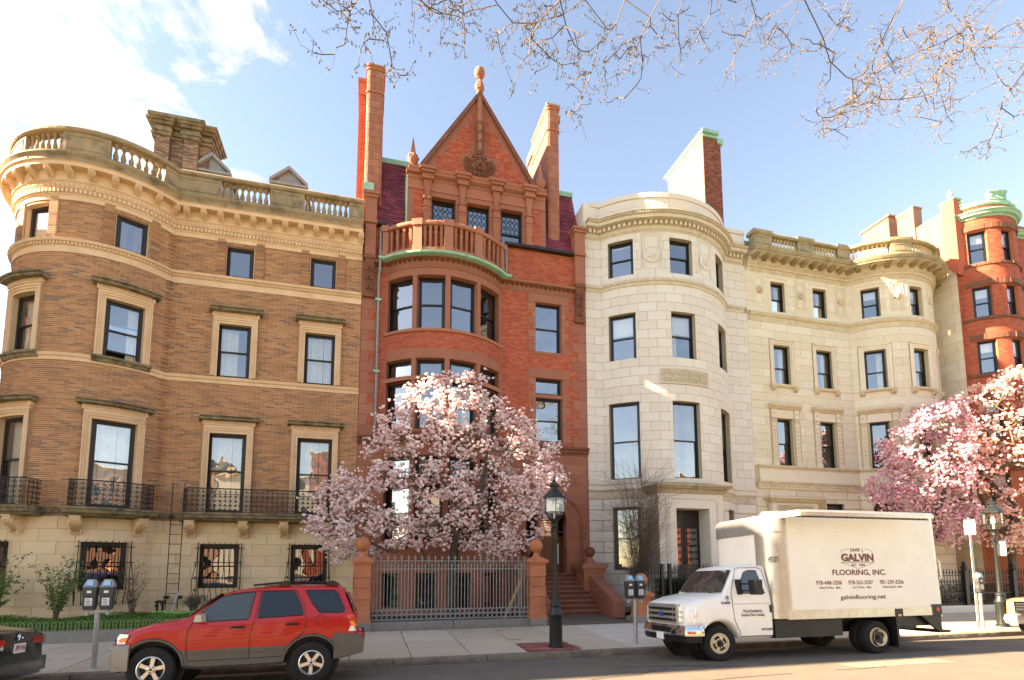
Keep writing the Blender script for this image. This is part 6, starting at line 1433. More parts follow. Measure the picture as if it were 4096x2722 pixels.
big, small = T.mesh(.3, .0038, .62, cap=lambda p: .3 if p.y < 3.5 else max(.010, .05-.018*(p.y-3.5)))
for q in (big, small): q.v = [(x-13.5, y+3, z-.1) for x, y, z in q.v]
big.obj('trunk', 'elm_bark', el, smooth=60); small.obj('branches', 'elm_bark', el, kind='stuff')
g = G()
for i in T.tips[-len(t2)-len(tips):]:
    for k in range(3):
        p = T.p[i]+Vector((r.gauss(0, .03), r.gauss(0, .03), r.gauss(0, .03)))-Vector((13.5, -3, .1))
        for j in range(3): u = Vector((r.gauss(0, 1), r.gauss(0, 1), r.gauss(0, 1))).normalized()*.026; v = u.orthogonal().normalized()*.012; g.add([p-u, p+v, p+u*1.3, p-v], [(0, 1, 2, 3)])
g = g.obj('buds', 'bud', el, kind='stuff'); g.data['nofix'] = 1
# ------------------------------------------------------------------ vehicles
def arch_z(x, hubs, r, base, hz=.36):
    z = base
    for h in hubs:
        if abs(x-h) < r: z = max(z, hz+math.sqrt(r*r-(x-h)**2)*.98)
    return z
def body(o, st, lower, upper, tumble=.27, bname='body', lname='lower_body', crown=.012):
    rings = []
    for X, w, zs, zc, zb, zt in st:
        b = min(zb, zt-.07); re = w-.015-max(0, zt-.06-b)*tumble
        pts = [(w-.06, zs), (w-.004, zs+.05), (w, max(zc, zs+.06)), (w+.012, max((zc+b)/2, zs+.09)), (w-.008, max(b, zs+.12)), (re, max(zt-.055, zs+.14)), (re*.84, zt-.012), (0, zt+crown)]
        rings.append([(X, -y, z) for y, z in pts]+[(X, y, z) for y, z in pts[-2::-1]])
    n = len(rings[0]); L_, U = G(), G()
    vs = [p for r_ in rings for p in r_]; L_.v = list(vs); U.v = list(vs)
    for i in range(len(rings)-1):
        for k in range(n):
            k2 = (k+1) % n; f = (i*n+k, i*n+k2, (i+1)*n+k2, (i+1)*n+k)
            (L_ if k in (0, 1, n-3, n-2, n-1) else U).f.append(f)
    U.f += [tuple(range(n))[::-1], tuple(range((len(rings)-1)*n, len(rings)*n))]
    for g in (L_, U):
        used = sorted({i for f in g.f for i in f}); mp_ = {a: b for b, a in enumerate(used)}; g.v = [g.v[i] for i in used]; g.f = [tuple(mp_[i] for i in f) for f in g.f]
    return U.obj(bname, upper, o, smooth=50), L_.obj(lname, lower, o, smooth=40)
def interp(tab, x): return float(np.interp(x, [t[0] for t in tab], [t[1] for t in tab]))
def sidepanel(o, name, poly, yf, m, th=.008, sides=(-1, 1), sub=None, par=None):
    """flat-ish piece lying on the body side; yf(x,z) gives the half width there"""
    out = None
    for s_ in sides:
        g = G(); n = len(poly); vs = [(x, s_*(yf(x, z)+th), z) for x, z in poly]+[(x, s_*(yf(x, z)-.02), z) for x, z in poly]
        g.add(vs, [tuple(range(n))]+[(i, (i+1) % n, n+(i+1) % n, n+i) for i in range(n)]); out = g.obj(name, m, par or o)
    return out
def seam(o, pts, yf, r=.006, m='black_plastic', closed=False, name='door_seam', sides=(-1, 1)):
    q = []
    pts = pts+([pts[0]] if closed else [])
    for a, b in zip(pts, pts[1:]): q += [(a[0]+(b[0]-a[0])*k/4, a[1]+(b[1]-a[1])*k/4) for k in range(4)]
    q.append(pts[-1])
    for s_ in sides: G().tube([(x, s_*(yf(x, z)+.002), z) for x, z in q], r, 4).obj(name, m, o)
def wheel(o, x, y, z, r, w, side, rim='alloy', spokes=5, rr=.58, deep=.03, name='wheel', steer=0., rot=.3):
    """side -1: outer face towards -y"""
    g = G(); hw = w/2
    g.lathe([(r*rr*.97, -hw*.8), (r*.8, -hw), (r*.94, -hw*.93), (r*.985, -hw*.75), (r, -hw*.5), (r, hw*.5), (r*.985, hw*.75), (r*.94, hw*.93), (r*.8, hw), (r*rr*.97, hw*.8)], (0, 0, 0), 40, 'y', cap=False)
    t = g.obj(name, 'tyre', o, smooth=35); t.location = (x, y, z); t.rotation_euler = (0, 0, steer)
    R0 = r*rr; yo = side*(hw*.86); yi = side*(hw*.86-deep); q = G()
    q.lathe([(R0, yo*.2), (R0, yo), (R0*.93, yo+side*.006), (R0*.88, yo-side*.012), (R0*.86, yi-side*.06)], (0, 0, 0), 40, 'y', cap=False)
    q = q.obj('rim', rim, t, smooth=35); d = G(); d.lathe([(R0*.9, yi-side*.065), (R0*.2, yi-side*.06)], (0, 0, 0), 24, 'y'); d.obj('brake_disc', 'black_plastic', t)
    sp = G()
    if spokes == 5:
        for k in range(5):
            a = 2*math.pi*k/5+rot; c, s_ = math.cos(a), math.sin(a); P_ = lambda u, v, yy: (u*c-v*s_, yy, u*s_+v*c)
            for y0, y1, wi, wo in ((yi-side*.02, yi+side*.012, R0*.13, R0*.19),):
                sp.hexa([P_(R0*.12, -wi, y0), P_(R0*.9, -wo, y0), P_(R0*.9, wo, y0), P_(R0*.12, wi, y0), P_(R0*.12, -wi*.9, y1), P_(R0*.9, -wo*.8, y1), P_(R0*.9, wo*.8, y1), P_(R0*.12, wi*.9, y1)])
        sp.lathe([(R0*.34, yi-side*.02), (R0*.34, yi+side*.014), (R0*.16, yi+side*.02)], (0, 0, 0), 20, 'y'); sp = sp.obj('spokes', rim, q)
        for k in range(5): a = 2*math.pi*(k+.5)/5+rot; G().lathe([(R0*.05, 0), (R0*.05, side*.012)], (R0*.25*math.cos(a), yi+side*.012, R0*.25*math.sin(a)), 8, 'y').obj('lug', 'black_plastic', sp) if False else None
        lg = G()
        for k in range(5): a = 2*math.pi*(k+.5)/5+rot; lg.lathe([(R0*.055, 0), (R0*.055, side*.02)], (R0*.24*math.cos(a), yi+side*.004, R0*.24*math.sin(a)), 8, 'y')
        lg.lathe([(R0*.1, yi+side*.01), (R0*.1, yi+side*.026)], (0, 0, 0), 12, 'y'); lg.obj('lugs', 'black_plastic', t)
    else:   # pressed steel disc with hand holes
        n = 40; rows = [(R0*.86, yi), (R0*.72, yi+side*deep*.5), (R0*.5, yi+side*deep*.9), (R0*.36, yi+side*deep), (R0*.3, yi+side*deep*1.4)]
        for j in range(len(rows)-1):
            for k in range(n):
                a0, a1 = 2*math.pi*k/n, 2*math.pi*(k+1)/n
                if j in (1,) and (k % 10) < 6: continue
                (r0, y0), (r1, y1) = rows[j], rows[j+1]; sp.add([(r0*math.cos(a0), y0, r0*math.sin(a0)), (r0*math.cos(a1), y0, r0*math.sin(a1)), (r1*math.cos(a1), y1, r1*math.sin(a1)), (r1*math.cos(a0), y1, r1*math.sin(a0))], [(0, 1, 2, 3)])
        sp.obj('wheel_disc', rim, t); lg = G()
        for k in range(8): a = 2*math.pi*k/8; lg.lathe([(R0*.06, 0), (R0*.06, side*.03)], (R0*.36*math.cos(a), yi+side*deep, R0*.36*math.sin(a)), 8, 'y')
        lg.lathe([(R0*.22, yi), (R0*.22, yi+side*(deep+.06)), (R0*.12, yi+side*(deep+.07))], (0, 0, 0), 14, 'y'); lg.obj('hub', 'black_plastic', t)
    return t
def fit_text(s, x0, x1, z, cap, m, o, y, bold=0., name='lettering', rot=(math.pi/2, 0, 0), axis='x', thick=.0015):
    t = text(s, cap/.7, m, o, (0, y, z), rot, name, thick, bold, 'LEFT'); xs_ = [v.co.x for v in t.data.vertices]; w = max(xs_)-min(xs_); k = (x1-x0)/w
    t.scale = (k, 1, 1); t.location = (x0-min(xs_)*k, y, z) if axis == 'x' else (y, x0-min(xs_)*k, z); return t
# -- red sport utility car
mat('tinted_glass', (.035, .042, .038), rough=.02, spec=.7, coat=.4); mat('deep_tint', (.004, .005, .006), rough=.02, spec=.6, coat=.3)
CX, CY = -2.05, 11.49
su = thing('red_suv', 'red compact sport utility car with grey lower cladding parked beside the twin meter', 'car', (CX, CY, -.052), 0, None, -R(3.1))
topz = [(-4.10, .80), (-4.04, .86), (-3.98, .94), (-3.93, .985), (-3.73, 1.065), (-3.43, 1.145), (-3.04, 1.195), (-2.98, 1.215), (-2.7, 1.42), (-2.42, 1.615), (-2.3, 1.68), (-2.0, 1.73), (-1.6, 1.76), (-1.1, 1.775), (-.6, 1.765), (-.45, 1.75), (-.36, 1.70), (-.25, 1.45), (-.15, 1.2), (-.11, .93), (-.05, .9), (.01, .85), (.03, .78)]
wid = [(-4.10, .62), (-4.06, .72), (-4.0, .79), (-3.9, .845), (-3.7, .87), (-3.2, .885), (-.6, .885), (-.2, .87), (-.06, .84), (.0, .78), (.03, .68)]
belt = [(-4.1, .9), (-3.4, 1.10), (-2.9, 1.12), (-1.8, 1.17), (-.1, 1.23)]
HB = (-3.43, -.88); ZC = [(-4.1, .79), (-3.86, .79), (-3.83, .64), (-.56, .70), (-.5, .87), (.1, .87)]
def suvz(x): return arch_z(x, HB, .475, interp([(-4.1, .40), (-3.95, .32), (-3.0, .33), (-1.3, .35), (-.45, .40), (.03, .50)], x), .36)
xs_ = sorted(set([t[0] for t in topz]+[-4.08, -3.86, -3.835, -.535, -.5, -2.5, -2.15, -1.8, -1.35, -.8]+[h+.475*math.sin(a) for h in HB for a in np.linspace(-math.pi/2*.999, math.pi/2*.999, 15)]))
xs_ = [x for x in xs_ if -4.1 <= x <= .03]
body(su, [(x-CX, interp(wid, x), suvz(x), interp(ZC, x), interp(belt, x), interp(topz, x)) for x in xs_], 'cladding', 'car_red', lname='cladding')
def suy(x, z):
    x += CX; w = interp(wid, x); b = min(interp(belt, x), interp(topz, x)-.07); return w-.008-max(0, z-b)*.27 if z > b else w+.012*(1-abs(z-.92)/.5)
S_ = lambda p: [(x-CX, z) for x, z in p]
for nm, p, m in (('front_window', [(-2.84, 1.13), (-2.66, 1.36), (-2.44, 1.55), (-2.25, 1.6), (-1.89, 1.635), (-1.96, 1.165)], 'tinted_glass'), ('rear_window', [(-1.76, 1.64), (-1.81, 1.18), (-1.045, 1.215), (-1.08, 1.36), (-1.23, 1.65)], 'deep_tint'), ('quarter_window', [(-1.03, 1.655), (-.9, 1.42), (-.76, 1.25), (-.36, 1.245), (-.33, 1.3), (-.47, 1.6), (-.52, 1.65)], 'deep_tint')):
    sidepanel(su, nm, S_(p), suy, m); seam(su, S_(p), suy, .011, 'black_plastic', True, 'window_seal')
G().hexa([(-2.95-CX, -.72, 1.235), (-2.45-CX, -.66, 1.61), (-2.45-CX, .66, 1.61), (-2.95-CX, .72, 1.235), (-2.97-CX, -.72, 1.26), (-2.47-CX, -.66, 1.63), (-2.47-CX, .66, 1.63), (-2.97-CX, .72, 1.26)]).obj('windscreen', 'deep_tint', su)
G().hexa([(-.3-CX, -.68, 1.62), (-.12-CX, -.74, 1.25), (-.12-CX, .74, 1.25), (-.3-CX, .68, 1.62), (-.28-CX, -.68, 1.63), (-.1-CX, -.74, 1.26), (-.1-CX, .74, 1.26), (-.28-CX, .68, 1.63)]).obj('rear_screen', 'deep_tint', su)
for p in ([(-1.79, 1.66), (-1.85, 1.2), (-1.92, .9), (-1.92, .49)], [(-2.84, 1.13), (-2.91, .98), (-2.92, .66), (-2.88, .48), (-1.33, .5), (-1.27, .7), (-1.03, .91), (-.99, 1.1), (-1.03, 1.38), (-1.2, 1.66), (-1.8, 1.66), (-2.3, 1.61)]): seam(su, S_(p), suy, .005)
for a, b in ((-2.24, -2.01), (-1.34, -1.11)):
    z = 1.03 if a < -2 else 1.06; sidepanel(su, 'handle_cup', S_([(a+.06+.06*math.cos(t)+.05, z+.035*math.sin(t)-.005) for t in [2*math.pi*k/10 for k in range(10)]]), suy, 'car_red', .004)
    for s_ in (-1, 1): G().tube([(x-CX, s_*(suy(x-CX, z)+.022), z) for x in (a, a+.04, b-.04, b)], [.012, .02, .022, .014], 6).obj('door_handle', 'black_plastic', su)
seam(su, S_([(-.75+.09*math.cos(t), 1.12+.085*math.sin(t)) for t in [2*math.pi*k/16 for k in range(16)]]), suy, .004, 'black_plastic', True, 'fuel_door', (-1,))
for a, b in ((-2.84, -1.99), (-1.85, -1.36)): sidepanel(su, 'cladding_rib', S_([(a, .60), (b, .61), (b, .635), (a, .625)]), suy, 'cladding', .015)
for s_ in (-1, 1):
    g = G(); g.hexa([(-2.8-CX, s_*.9, 1.13), (-2.62-CX, s_*.9, 1.13), (-2.66-CX, s_*1.07, 1.14), (-2.78-CX, s_*1.07, 1.14), (-2.78-CX, s_*.9, 1.27), (-2.64-CX, s_*.9, 1.28), (-2.67-CX, s_*1.07, 1.26), (-2.76-CX, s_*1.07, 1.25)]); g.obj('mirror', 'silver_trim', su, smooth=30)
    G().tube([(x-CX, s_*.6, interp(topz, x)+.03+dz) for x, dz in ((-1.95, .0), (-1.5, .015), (-1.0, .015), (-.55, .0))], .02, 5).obj('roof_rail', 'black_plastic', su)
    for x in (-1.42, -.58): g = G(); g.prism([(-.11, 0), (-.06, .065), (.06, .075), (.11, 0)], lambda u, v: (x+u-CX, s_*.55, interp(topz, x)+v-.005), lambda u, v: (x+u-CX, s_*.64, interp(topz, x)+v-.005)); g.obj('roof_bar_foot', 'black_plastic', su)
G().tube([(-1.42-CX, -.6, 1.83), (-1.42-CX, .6, 1.83)], .018, 6).obj('roof_bar', 'black_plastic', su); G().tube([(-.58-CX, -.6, 1.83), (-.58-CX, .6, 1.83)], .018, 6).obj('roof_bar', 'black_plastic', su)
for s_ in (-1, 1):
    g = G(); g.hexa([(-3.99-CX, s_*.62, .82), (-3.83-CX, s_*.875, .81), (-3.86-CX, s_*.82, .81), (-3.9-CX, s_*.6, .82), (-3.955-CX, s_*.62, .96), (-3.79-CX, s_*.875, .955), (-3.82-CX, s_*.8, .97), (-3.9-CX, s_*.6, .97)]); h = g.obj('headlight', 'lens_clear', su)
    G().hexa([(-3.92-CX, s_*.85, .84), (-3.82-CX, s_*.886, .84), (-3.82-CX, s_*.83, .84), (-3.9-CX, s_*.8, .84), (-3.9-CX, s_*.85, .9), (-3.815-CX, s_*.886, .91), (-3.82-CX, s_*.83, .91), (-3.9-CX, s_*.8, .9)]).obj('turn_signal', 'lens_amber', h)
    for z0_, z1_, m in ((.905, .99, 'lens_clear'), (.99, 1.08, 'lens_amber'), (1.08, 1.2, 'lens_red')):
        G().hexa([(-.30-CX, s_*.87, z0_), (-.12-CX, s_*.885, z0_), (-.1-CX, s_*.74, z0_), (-.3-CX, s_*.74, z0_), (-.285-CX, s_*.87, z1_), (-.15-CX, s_*.882, z1_), (-.135-CX, s_*.74, z1_), (-.28-CX, s_*.74, z1_)]).obj('tail_lamp', m, su)
    for x, nm in ((HB[0], 'wheel'), (HB[1], 'wheel')): wheel(su, x-CX, s_*.775, .365, .372, .23, s_, 'alloy', 5, .585, .035, rot=.2 if x < -2 else .9)
    for h in HB: G().tube([(h-CX+.49*math.cos(t), s_*.885, .36+.49*math.sin(t)) for t in np.linspace(.1, math.pi-.1, 14)], .022, 5).obj('arch_lip', 'cladding', su)
    for h in HB: G().lathe([(.46, 0), (.46, s_*-.3)], (h-CX, s_*.64, .37), 24, 'y').obj('wheel_well', 'black_plastic', su)
g = G(); g.sweep(Path([(-3.98-CX, .88), (-4.06-CX, .78), (-4.13-CX, .55), (-4.15-CX, 0), (-4.13-CX, -.55), (-4.06-CX, -.78), (-3.98-CX, -.88), (-3.85-CX, -.9)]), .0, 2.06, [(-.06, .38), (.0, .36), (.03, .5), (.02, .72), (-.03, .78), (-.08, .78)]); g.obj('front_bumper', 'bumper_grey', su, smooth=35)
sidepanel(su, 'headlight_lens', S_([(-3.97, .80), (-3.84, .80), (-3.79, .955), (-3.94, .965), (-3.985, .90)]), suy, 'lens_clear', .022); sidepanel(su, 'headlight_amber', S_([(-3.92, .83), (-3.845, .83), (-3.825, .90), (-3.89, .90)]), suy, 'lens_amber', .027)
g = G(); g.box(-4.12-CX, -4.0-CX, -.5, .5, .72, .86); g.obj('grille', 'black_plastic', su)
for s_ in (-1, 1): G().lathe([(.055, 0), (.055, -.03)], (-4.06-CX, s_*.72, .47), 14, 'x').obj('fog_lamp', 'lens_clear', su)
g = G(); g.hexa([(-.5-CX, -.9, .42), (.0-CX, -.86, .5), (.0-CX, .86, .5), (-.5-CX, .9, .42), (-.5-CX, -.9, .86), (.05-CX, -.86, .78), (.05-CX, .86, .78), (-.5-CX, .9, .86)]); g.obj('rear_bumper', 'cladding', su)
G().tube([(-2.7-CX, -.72, 1.22), (-2.66-CX, -.72, 1.95)], .004, 4).obj('antenna', 'black_plastic', su)
# -- white box truck
TX, TY = 10.4, 11.5
tr = thing('box_truck', 'white flooring company box truck parked at the kerb on the right', 'truck', (TX, TY, -.055), 0, None, -R(2.0))
x_ = lambda v: v-TX
yn = 10.42-TY           # near side of the box
tz = [(6.84, 1.15), (6.86, 1.24), (6.95, 1.31), (7.3, 1.41), (7.75, 1.48), (7.8, 1.5), (8.0, 1.78), (8.18, 2.02), (8.3, 2.10), (8.6, 2.14), (8.98, 2.14)]
tw = [(6.84, .84), (6.9, .9), (7.0, .94), (7.2, .965), (8.98, .98)]; tb_ = [(6.8, 1.25), (7.2, 1.36), (7.9, 1.44), (9, 1.44)]
def trz(x): return arch_z(x, (7.65,), .5, .5 if x > 7.2 else .8, .40)
xs_ = sorted(set([t[0] for t in tz]+[7.1, 7.16, 8.45, 8.8, 7.2]+[7.65+.5*math.sin(a) for a in np.linspace(-1.57, 1.57, 15)]))
body(tr, [(x_(x), interp(tw, x), trz(x), .62, interp(tb_, x), interp(tz, x)) for x in xs_], 'white_paint', 'white_paint', .23, 'cab', 'cab_sill')
def cy(x, z): x += TX; w = interp(tw, x); b = min(interp(tb_, x), interp(tz, x)-.07); return w-.008-max(0, z-b)*.23 if z > b else w+.01*(1-abs(z-1)/.6)
T_ = lambda p: [(x_(x), z) for x, z in p]
wn_ = [(8.16, 1.49), (8.2, 1.62), (8.40, 1.95), (8.52, 2.0), (8.74, 2.0), (8.85, 1.48)]
sidepanel(tr, 'side_window', T_(wn_), cy, 'tinted_glass'); seam(tr, T_(wn_), cy, .012, 'black_plastic', True, 'window_seal')
seam(tr, T_([(8.2, 2.05), (7.96, 1.5), (7.97, 1.2), (8.0, .9), (8.13, .62), (8.13, .54), (9.0, .54), (9.0, 1.2), (8.9, 2.02), (8.78, 2.07), (8.22, 2.06)]), cy, .006)
seam(tr, T_([(8.0, 1.25), (8.95, 1.26)]), cy, .004, 'grey_panel', name='door_crease')
g = G(); vs = []
for i in range(6):
    u = i/5; x = 7.80+.37*u; zz = interp(tz, x)+.014; w = .84-.12*u
    for k in range(7): y = -w+2*w*k/6; vs.append((x_(x)-.05*(1-(y/w)**2)-.012, y, zz))
g.add(vs, [(7*i+k, 7*i+k+1, 7*i+8+k, 7*i+7+k) for i in range(5) for k in range(6)]); g.obj('windscreen', 'tinted_glass', tr, smooth=True)
g = G(); g.hexa([(x_(8.1), -.62, 1.86), (x_(8.14), -.62, 1.99), (x_(8.14), -.3, 1.99), (x_(8.1), -.3, 1.86), (x_(8.08), -.62, 1.90), (x_(8.12), -.62, 2.02), (x_(8.12), -.3, 2.02), (x_(8.08), -.3, 1.90)]); g.obj('windscreen_sticker', 'copper', tr)
for y in (-.5, .25): G().tube([(x_(7.74), y, 1.50), (x_(7.86), y+.35, 1.56)], .012, 4).obj('wiper', 'black_plastic', tr)
# grille, lamps, bumper
g = G(); g.box(x_(6.76), x_(6.9), -.62, .62, .83, 1.26); gr_ = g.obj('grille', 'alu', tr)
for a, b in ((-.46, .46), (-.58, -.5), (.5, .58)):
    for k, (c, d) in enumerate(((.88, .94), (1.0, 1.06), (1.12, 1.18))): G().box(x_(6.752), x_(6.77), a, b, c, d).obj('grille_slot', 'black_plastic', gr_)
e = G(); e.lathe([(.1, 0), (.1, -.015), (.085, -.02)], (0, 0, 0), 20, 'x'); e.v = [(x, y*1.15, z*.55) for x, y, z in e.v]; e = e.obj('badge', 'badge_blue', gr_, smooth=30); e.location = (x_(6.75), 0, 1.03)
t_ = text('Ford', .07, 'chrome', gr_, (x_(6.728), .06, 1.012), (math.pi/2, 0, -math.pi/2), align='CENTER'); t_.location.y = 0
for s_ in (-1, 1):
    h = G(); h.hexa([(x_(6.8), s_*.63, .86), (x_(7.0), s_*.955, .86), (x_(7.05), s_*.9, .86), (x_(6.9), s_*.63, .86), (x_(6.82), s_*.63, 1.2), (x_(7.06), s_*.965, 1.19), (x_(7.08), s_*.9, 1.19), (x_(6.92), s_*.63, 1.2)]); h = h.obj('headlight', 'lens_clear', tr)
    G().hexa([(x_(6.88), s_*.8, .98), (x_(7.03), s_*.968, .98), (x_(7.05), s_*.9, .98), (x_(6.95), s_*.78, .98), (x_(6.885), s_*.8, 1.05), (x_(7.05), s_*.972, 1.05), (x_(7.07), s_*.9, 1.05), (x_(6.96), s_*.78, 1.05)]).obj('turn_signal', 'lens_amber', h)
    for k in range(3): G().box(x_(6.79), x_(6.83), min(s_*.64, s_*.78), max(s_*.64, s_*.78), .87+.11*k, .885+.11*k).obj('lens_bar', 'chrome', h)
bp = Path([(x_(7.2), .97), (x_(6.95), .96), (x_(6.8), .88), (x_(6.74), .5), (x_(6.74), -.5), (x_(6.8), -.88), (x_(6.95), -.96), (x_(7.2), -.97)])
G().sweep(bp, 0, bp.S[-1], [(-.1, .58), (.02, .58), (.03, .66), (.0, .74), (-.02, .8), (-.1, .8)]).obj('front_bumper', 'chrome', tr, smooth=35)
G().sweep(bp, .05, bp.S[-1]-.05, [(-.12, .42), (.0, .44), (.02, .56), (-.12, .57)]).obj('lower_valance', 'black_plastic', tr)
G().box(x_(6.705), x_(6.72), -.4, .4, .63, .75).obj('bumper_slot', 'black_plastic', tr)
pl = G().box(x_(6.69), x_(6.7), -.16, .16, .46, .62).obj('number_plate', 'plate_white', tr); fit_text('S55·103', -.14, .14, .5, .075, 'black_ink', tr, x_(6.688), rot=(math.pi/2, 0, -math.pi/2), axis='y'); bpy.data.objects[tr.children[-1].name].location.y = .14
for s_ in (-1, 1):
    wheel(tr, x_(7.65), s_*.80, .40, .385, .23, s_, 'rusty_cream', 8, .58, .02, steer=-R(8))
    wheel(tr, x_(11.88), s_*.95, .40, .385, .22, s_, 'rusty_cream', 8, .58, -.09); wheel(tr, x_(11.88), s_*.68, .40, .385, .22, s_, 'rusty_cream', 8, .58, -.09)
    G().lathe([(.48, 0), (.48, s_*-.35)], (x_(7.65), s_*.66, .42), 24, 'y').obj('wheel_well', 'black_plastic', tr)
    # mirrors
    g = G(); g.hexa([(x_(8.3), s_*1.16, 1.46), (x_(8.46), s_*1.16, 1.46), (x_(8.46), s_*1.38, 1.46), (x_(8.32), s_*1.38, 1.46), (x_(8.26), s_*1.16, 1.78), (x_(8.46), s_*1.16, 1.8), (x_(8.46), s_*1.38, 1.79), (x_(8.3), s_*1.38, 1.77)]); q = g.obj('mirror', 'black_plastic', tr)
    for z in (1.55, 1.7): G().tube([(x_(8.2), s_*.92, z), (x_(8.36), s_*1.2, z)], .018, 5).obj('mirror_arm', 'black_plastic', q)
    G().box(x_(8.12), x_(8.24), min(s_*.9, s_*.98), max(s_*.9, s_*.98), 1.46, 1.8).obj('mirror_base', 'black_plastic', q)
G().box(x_(8.93), x_(8.97), -1.01, -.98, 1.05, 1.22).obj('door_handle', 'black_plastic', tr)
# box body
hwb = 1.08; bp = Path([(x_(13.9), hwb), (x_(9.35), hwb), (x_(9.12), hwb-.06), (x_(9.02), hwb-.25), (x_(9.0), hwb-.5), (x_(9.0), -hwb+.5), (x_(9.02), -hwb+.25), (x_(9.12), -hwb+.06), (x_(9.35), -hwb), (x_(13.9), -hwb)])
n = len(bp.v); g = G(); g.prism(bp.v, lambda x, y: (x, y, .9), lambda x, y: (x, y, 3.24)); bx = g.obj('cargo_box', 'box_white', tr)
s1 = bp.S[-1]; s0_ = bp.S[8]
g = G(); g.sweep(bp, 0, s1, [(-.3, 3.24), (.012, 3.2), (.016, 3.28), (-.04, 3.34), (-.3, 3.36)]); g.obj('top_rail', 'alu', bx, smooth=30)
g = G(); g.sweep(bp, s0_, s1, [(-.05, .88), (.014, .88), (.014, 1.09), (-.05, 1.09)]); g.obj('bottom_rail', 'alu', bx)
G().sweep(bp, bp.S[5]-.0, s0_+.12, [(-.05, .9), (.012, .9), (.012, 3.2), (-.05, 3.2)]).obj('corner_post', 'alu', bx, smooth=60)
G().sweep(bp, bp.S[1]+.2, bp.S[7]-.1, [(-.05, 2.86), (.016, 2.86), (.016, 3.22), (-.05, 3.3)]).obj('front_cap', 'grey_panel', bx, smooth=60)
G().sweep(bp, bp.S[6]-.02, s0_+.1, [(-.05, 2.9), (.022, 2.9), (.03, 3.3), (-.05, 3.38)]).obj('corner_cap', 'alu', bx, smooth=60)
rv = withmat(G().ball((0, 0, 0), .011, 6, 4, (1, .5, 1)).mesh('rivet'), 'steel')
for k in range(23):
    for z in (.93, 1.03): put('rivet', rv, bx, (x_(9.5+.195*k), -hwb-.014, z+.02*(k % 2)))
for k in range(26): put('rivet', rv, bx, (x_(9.4+.175*k), -hwb-.014, 3.25))
for k in range(14): put('rivet', rv, bx, (x_(9.38), -hwb-.014, 1.2+.14*k))
for k in range(8):
    for z in (1.5, 2.25, 2.9): put('rivet', rv, bx, (x_(9.9+.5*k), -hwb-.001, z))
G().box(x_(9.41), x_(13.9), -hwb+.03, hwb-.03, 3.3, 3.33).obj('box_roof', 'box_white', bx)
G().box(x_(13.9), x_(13.96), -hwb, hwb, .85, 3.3).obj('rear_frame', 'alu', bx)
G().tube([(x_(13.97), -hwb-.01, 1.75), (x_(14.03), -hwb-.02, 1.8), (x_(14.03), -hwb-.02, 2.2), (x_(13.97), -hwb-.01, 2.25)], .015, 5).obj('grab_handle', 'white_paint', bx)
q = G().box(x_(13.62), x_(13.93), -hwb-.02, -hwb, .88, 1.14).obj('lamp_panel', 'black_plastic', bx); G().lathe([(.05, 0), (.05, -.012)], (x_(13.79), -hwb-.02, 1.02), 14, 'y').obj('marker_lamp', 'lens_red', q)
q = G().box(x_(12.44), x_(12.68), -hwb-.022, -hwb+.02, .8, 1.06).obj('fuel_flap', 'black_plastic', bx); G().ball((x_(12.55), -hwb-.03, .9), .05, 8, 6, (1.2, .6, .7)).obj('fuel_cap', 'lens_amber', q)
g = G(); g.box(x_(9.0), x_(13.8), -.5, .5, .5, .9); g.box(x_(9.1), x_(11.0), -.92, -.5, .46, .88); g.box(x_(9.1), x_(11.0), .5, .92, .46, .88); g.box(x_(12.5), x_(13.7), -.95, .95, .62, .88); g.obj('chassis', 'black_plastic', tr)
for y in (-.95, .95): G().box(x_(12.36), x_(12.42), y-.22, y+.22, .16, .85).obj('mud_flap', 'black_plastic', tr)
for s_ in (-1, 1): g = G(); g.prism([(13.3, .88), (13.95, .88), (13.95, .5), (13.86, .46)], lambda x, z: (x_(x), s_*.98, z), lambda x, z: (x_(x), s_*1.04, z)); g.obj('bumper_arm', 'black_plastic', tr)
G().box(x_(13.85), x_(14.22), -1.04, 1.04, .44, .5).obj('rear_step', 'black_plastic', tr)
# lettering on the near side
yl = -hwb-.003
def bt(s, x0, x1, z, cap, m, bold=.0): fit_text(s, x_(x0), x_(x1), z, cap, m, bx, yl, bold)
bt('DAVID  J.', 11.28, 11.67, 2.44, .075, 'maroon_ink', .002)
fit_text('GALVIN', x_(11.0), x_(11.97), 2.205, .17, 'grey_ink', bx, yl+.001, .012); fit_text('GALVIN', x_(10.985), x_(11.955), 2.215, .17, 'maroon_ink', bx, yl-.003, .007)
bt('EST. 1984', 11.28, 11.68, 2.09, .055, 'brown_ink', .001); bt('FLOORING, INC.', 10.69, 12.3, 1.88, .125, 'maroon_ink', .004)
for a, b, c, d, s1_, s2_ in ((10.19, 10.94, 10.27, 10.89, '978-448-3206', 'GROTON,  MA'), (11.13, 11.87, 11.24, 11.81, '978-263-3207', 'ACTON,  MA'), (12.07, 12.82, 12.15, 12.76, '781-239-3206', 'WELLESLEY, MA')):
    bt(s1_, a, b, 1.655, .095, 'maroon_ink', .001); bt(s2_, c, d, 1.56, .048, 'brown_ink', .0005)
bt('galvinflooring.net', 10.86, 12.22, 1.31, .1, 'brown_ink', .002)
g = G()
for s_ in (-1, 1): g.tube([(x_(11.475+s_*(.23+.27*math.sin(t))), yl, 2.38+.12*math.cos(t)) for t in np.linspace(0, 1.3, 8)], .004, 4)
g.tube([(x_(v), yl, z) for v, z in ((10.97, 2.175), (11.99, 2.175), (11.475, 2.03), (10.97, 2.175))], .004, 4); g.tube([(x_(v), yl, z) for v, z in ((11.1, 2.17), (11.475, 2.2), (11.85, 2.17))], .003, 4); g.obj('logo_lines', 'brown_ink', bx)
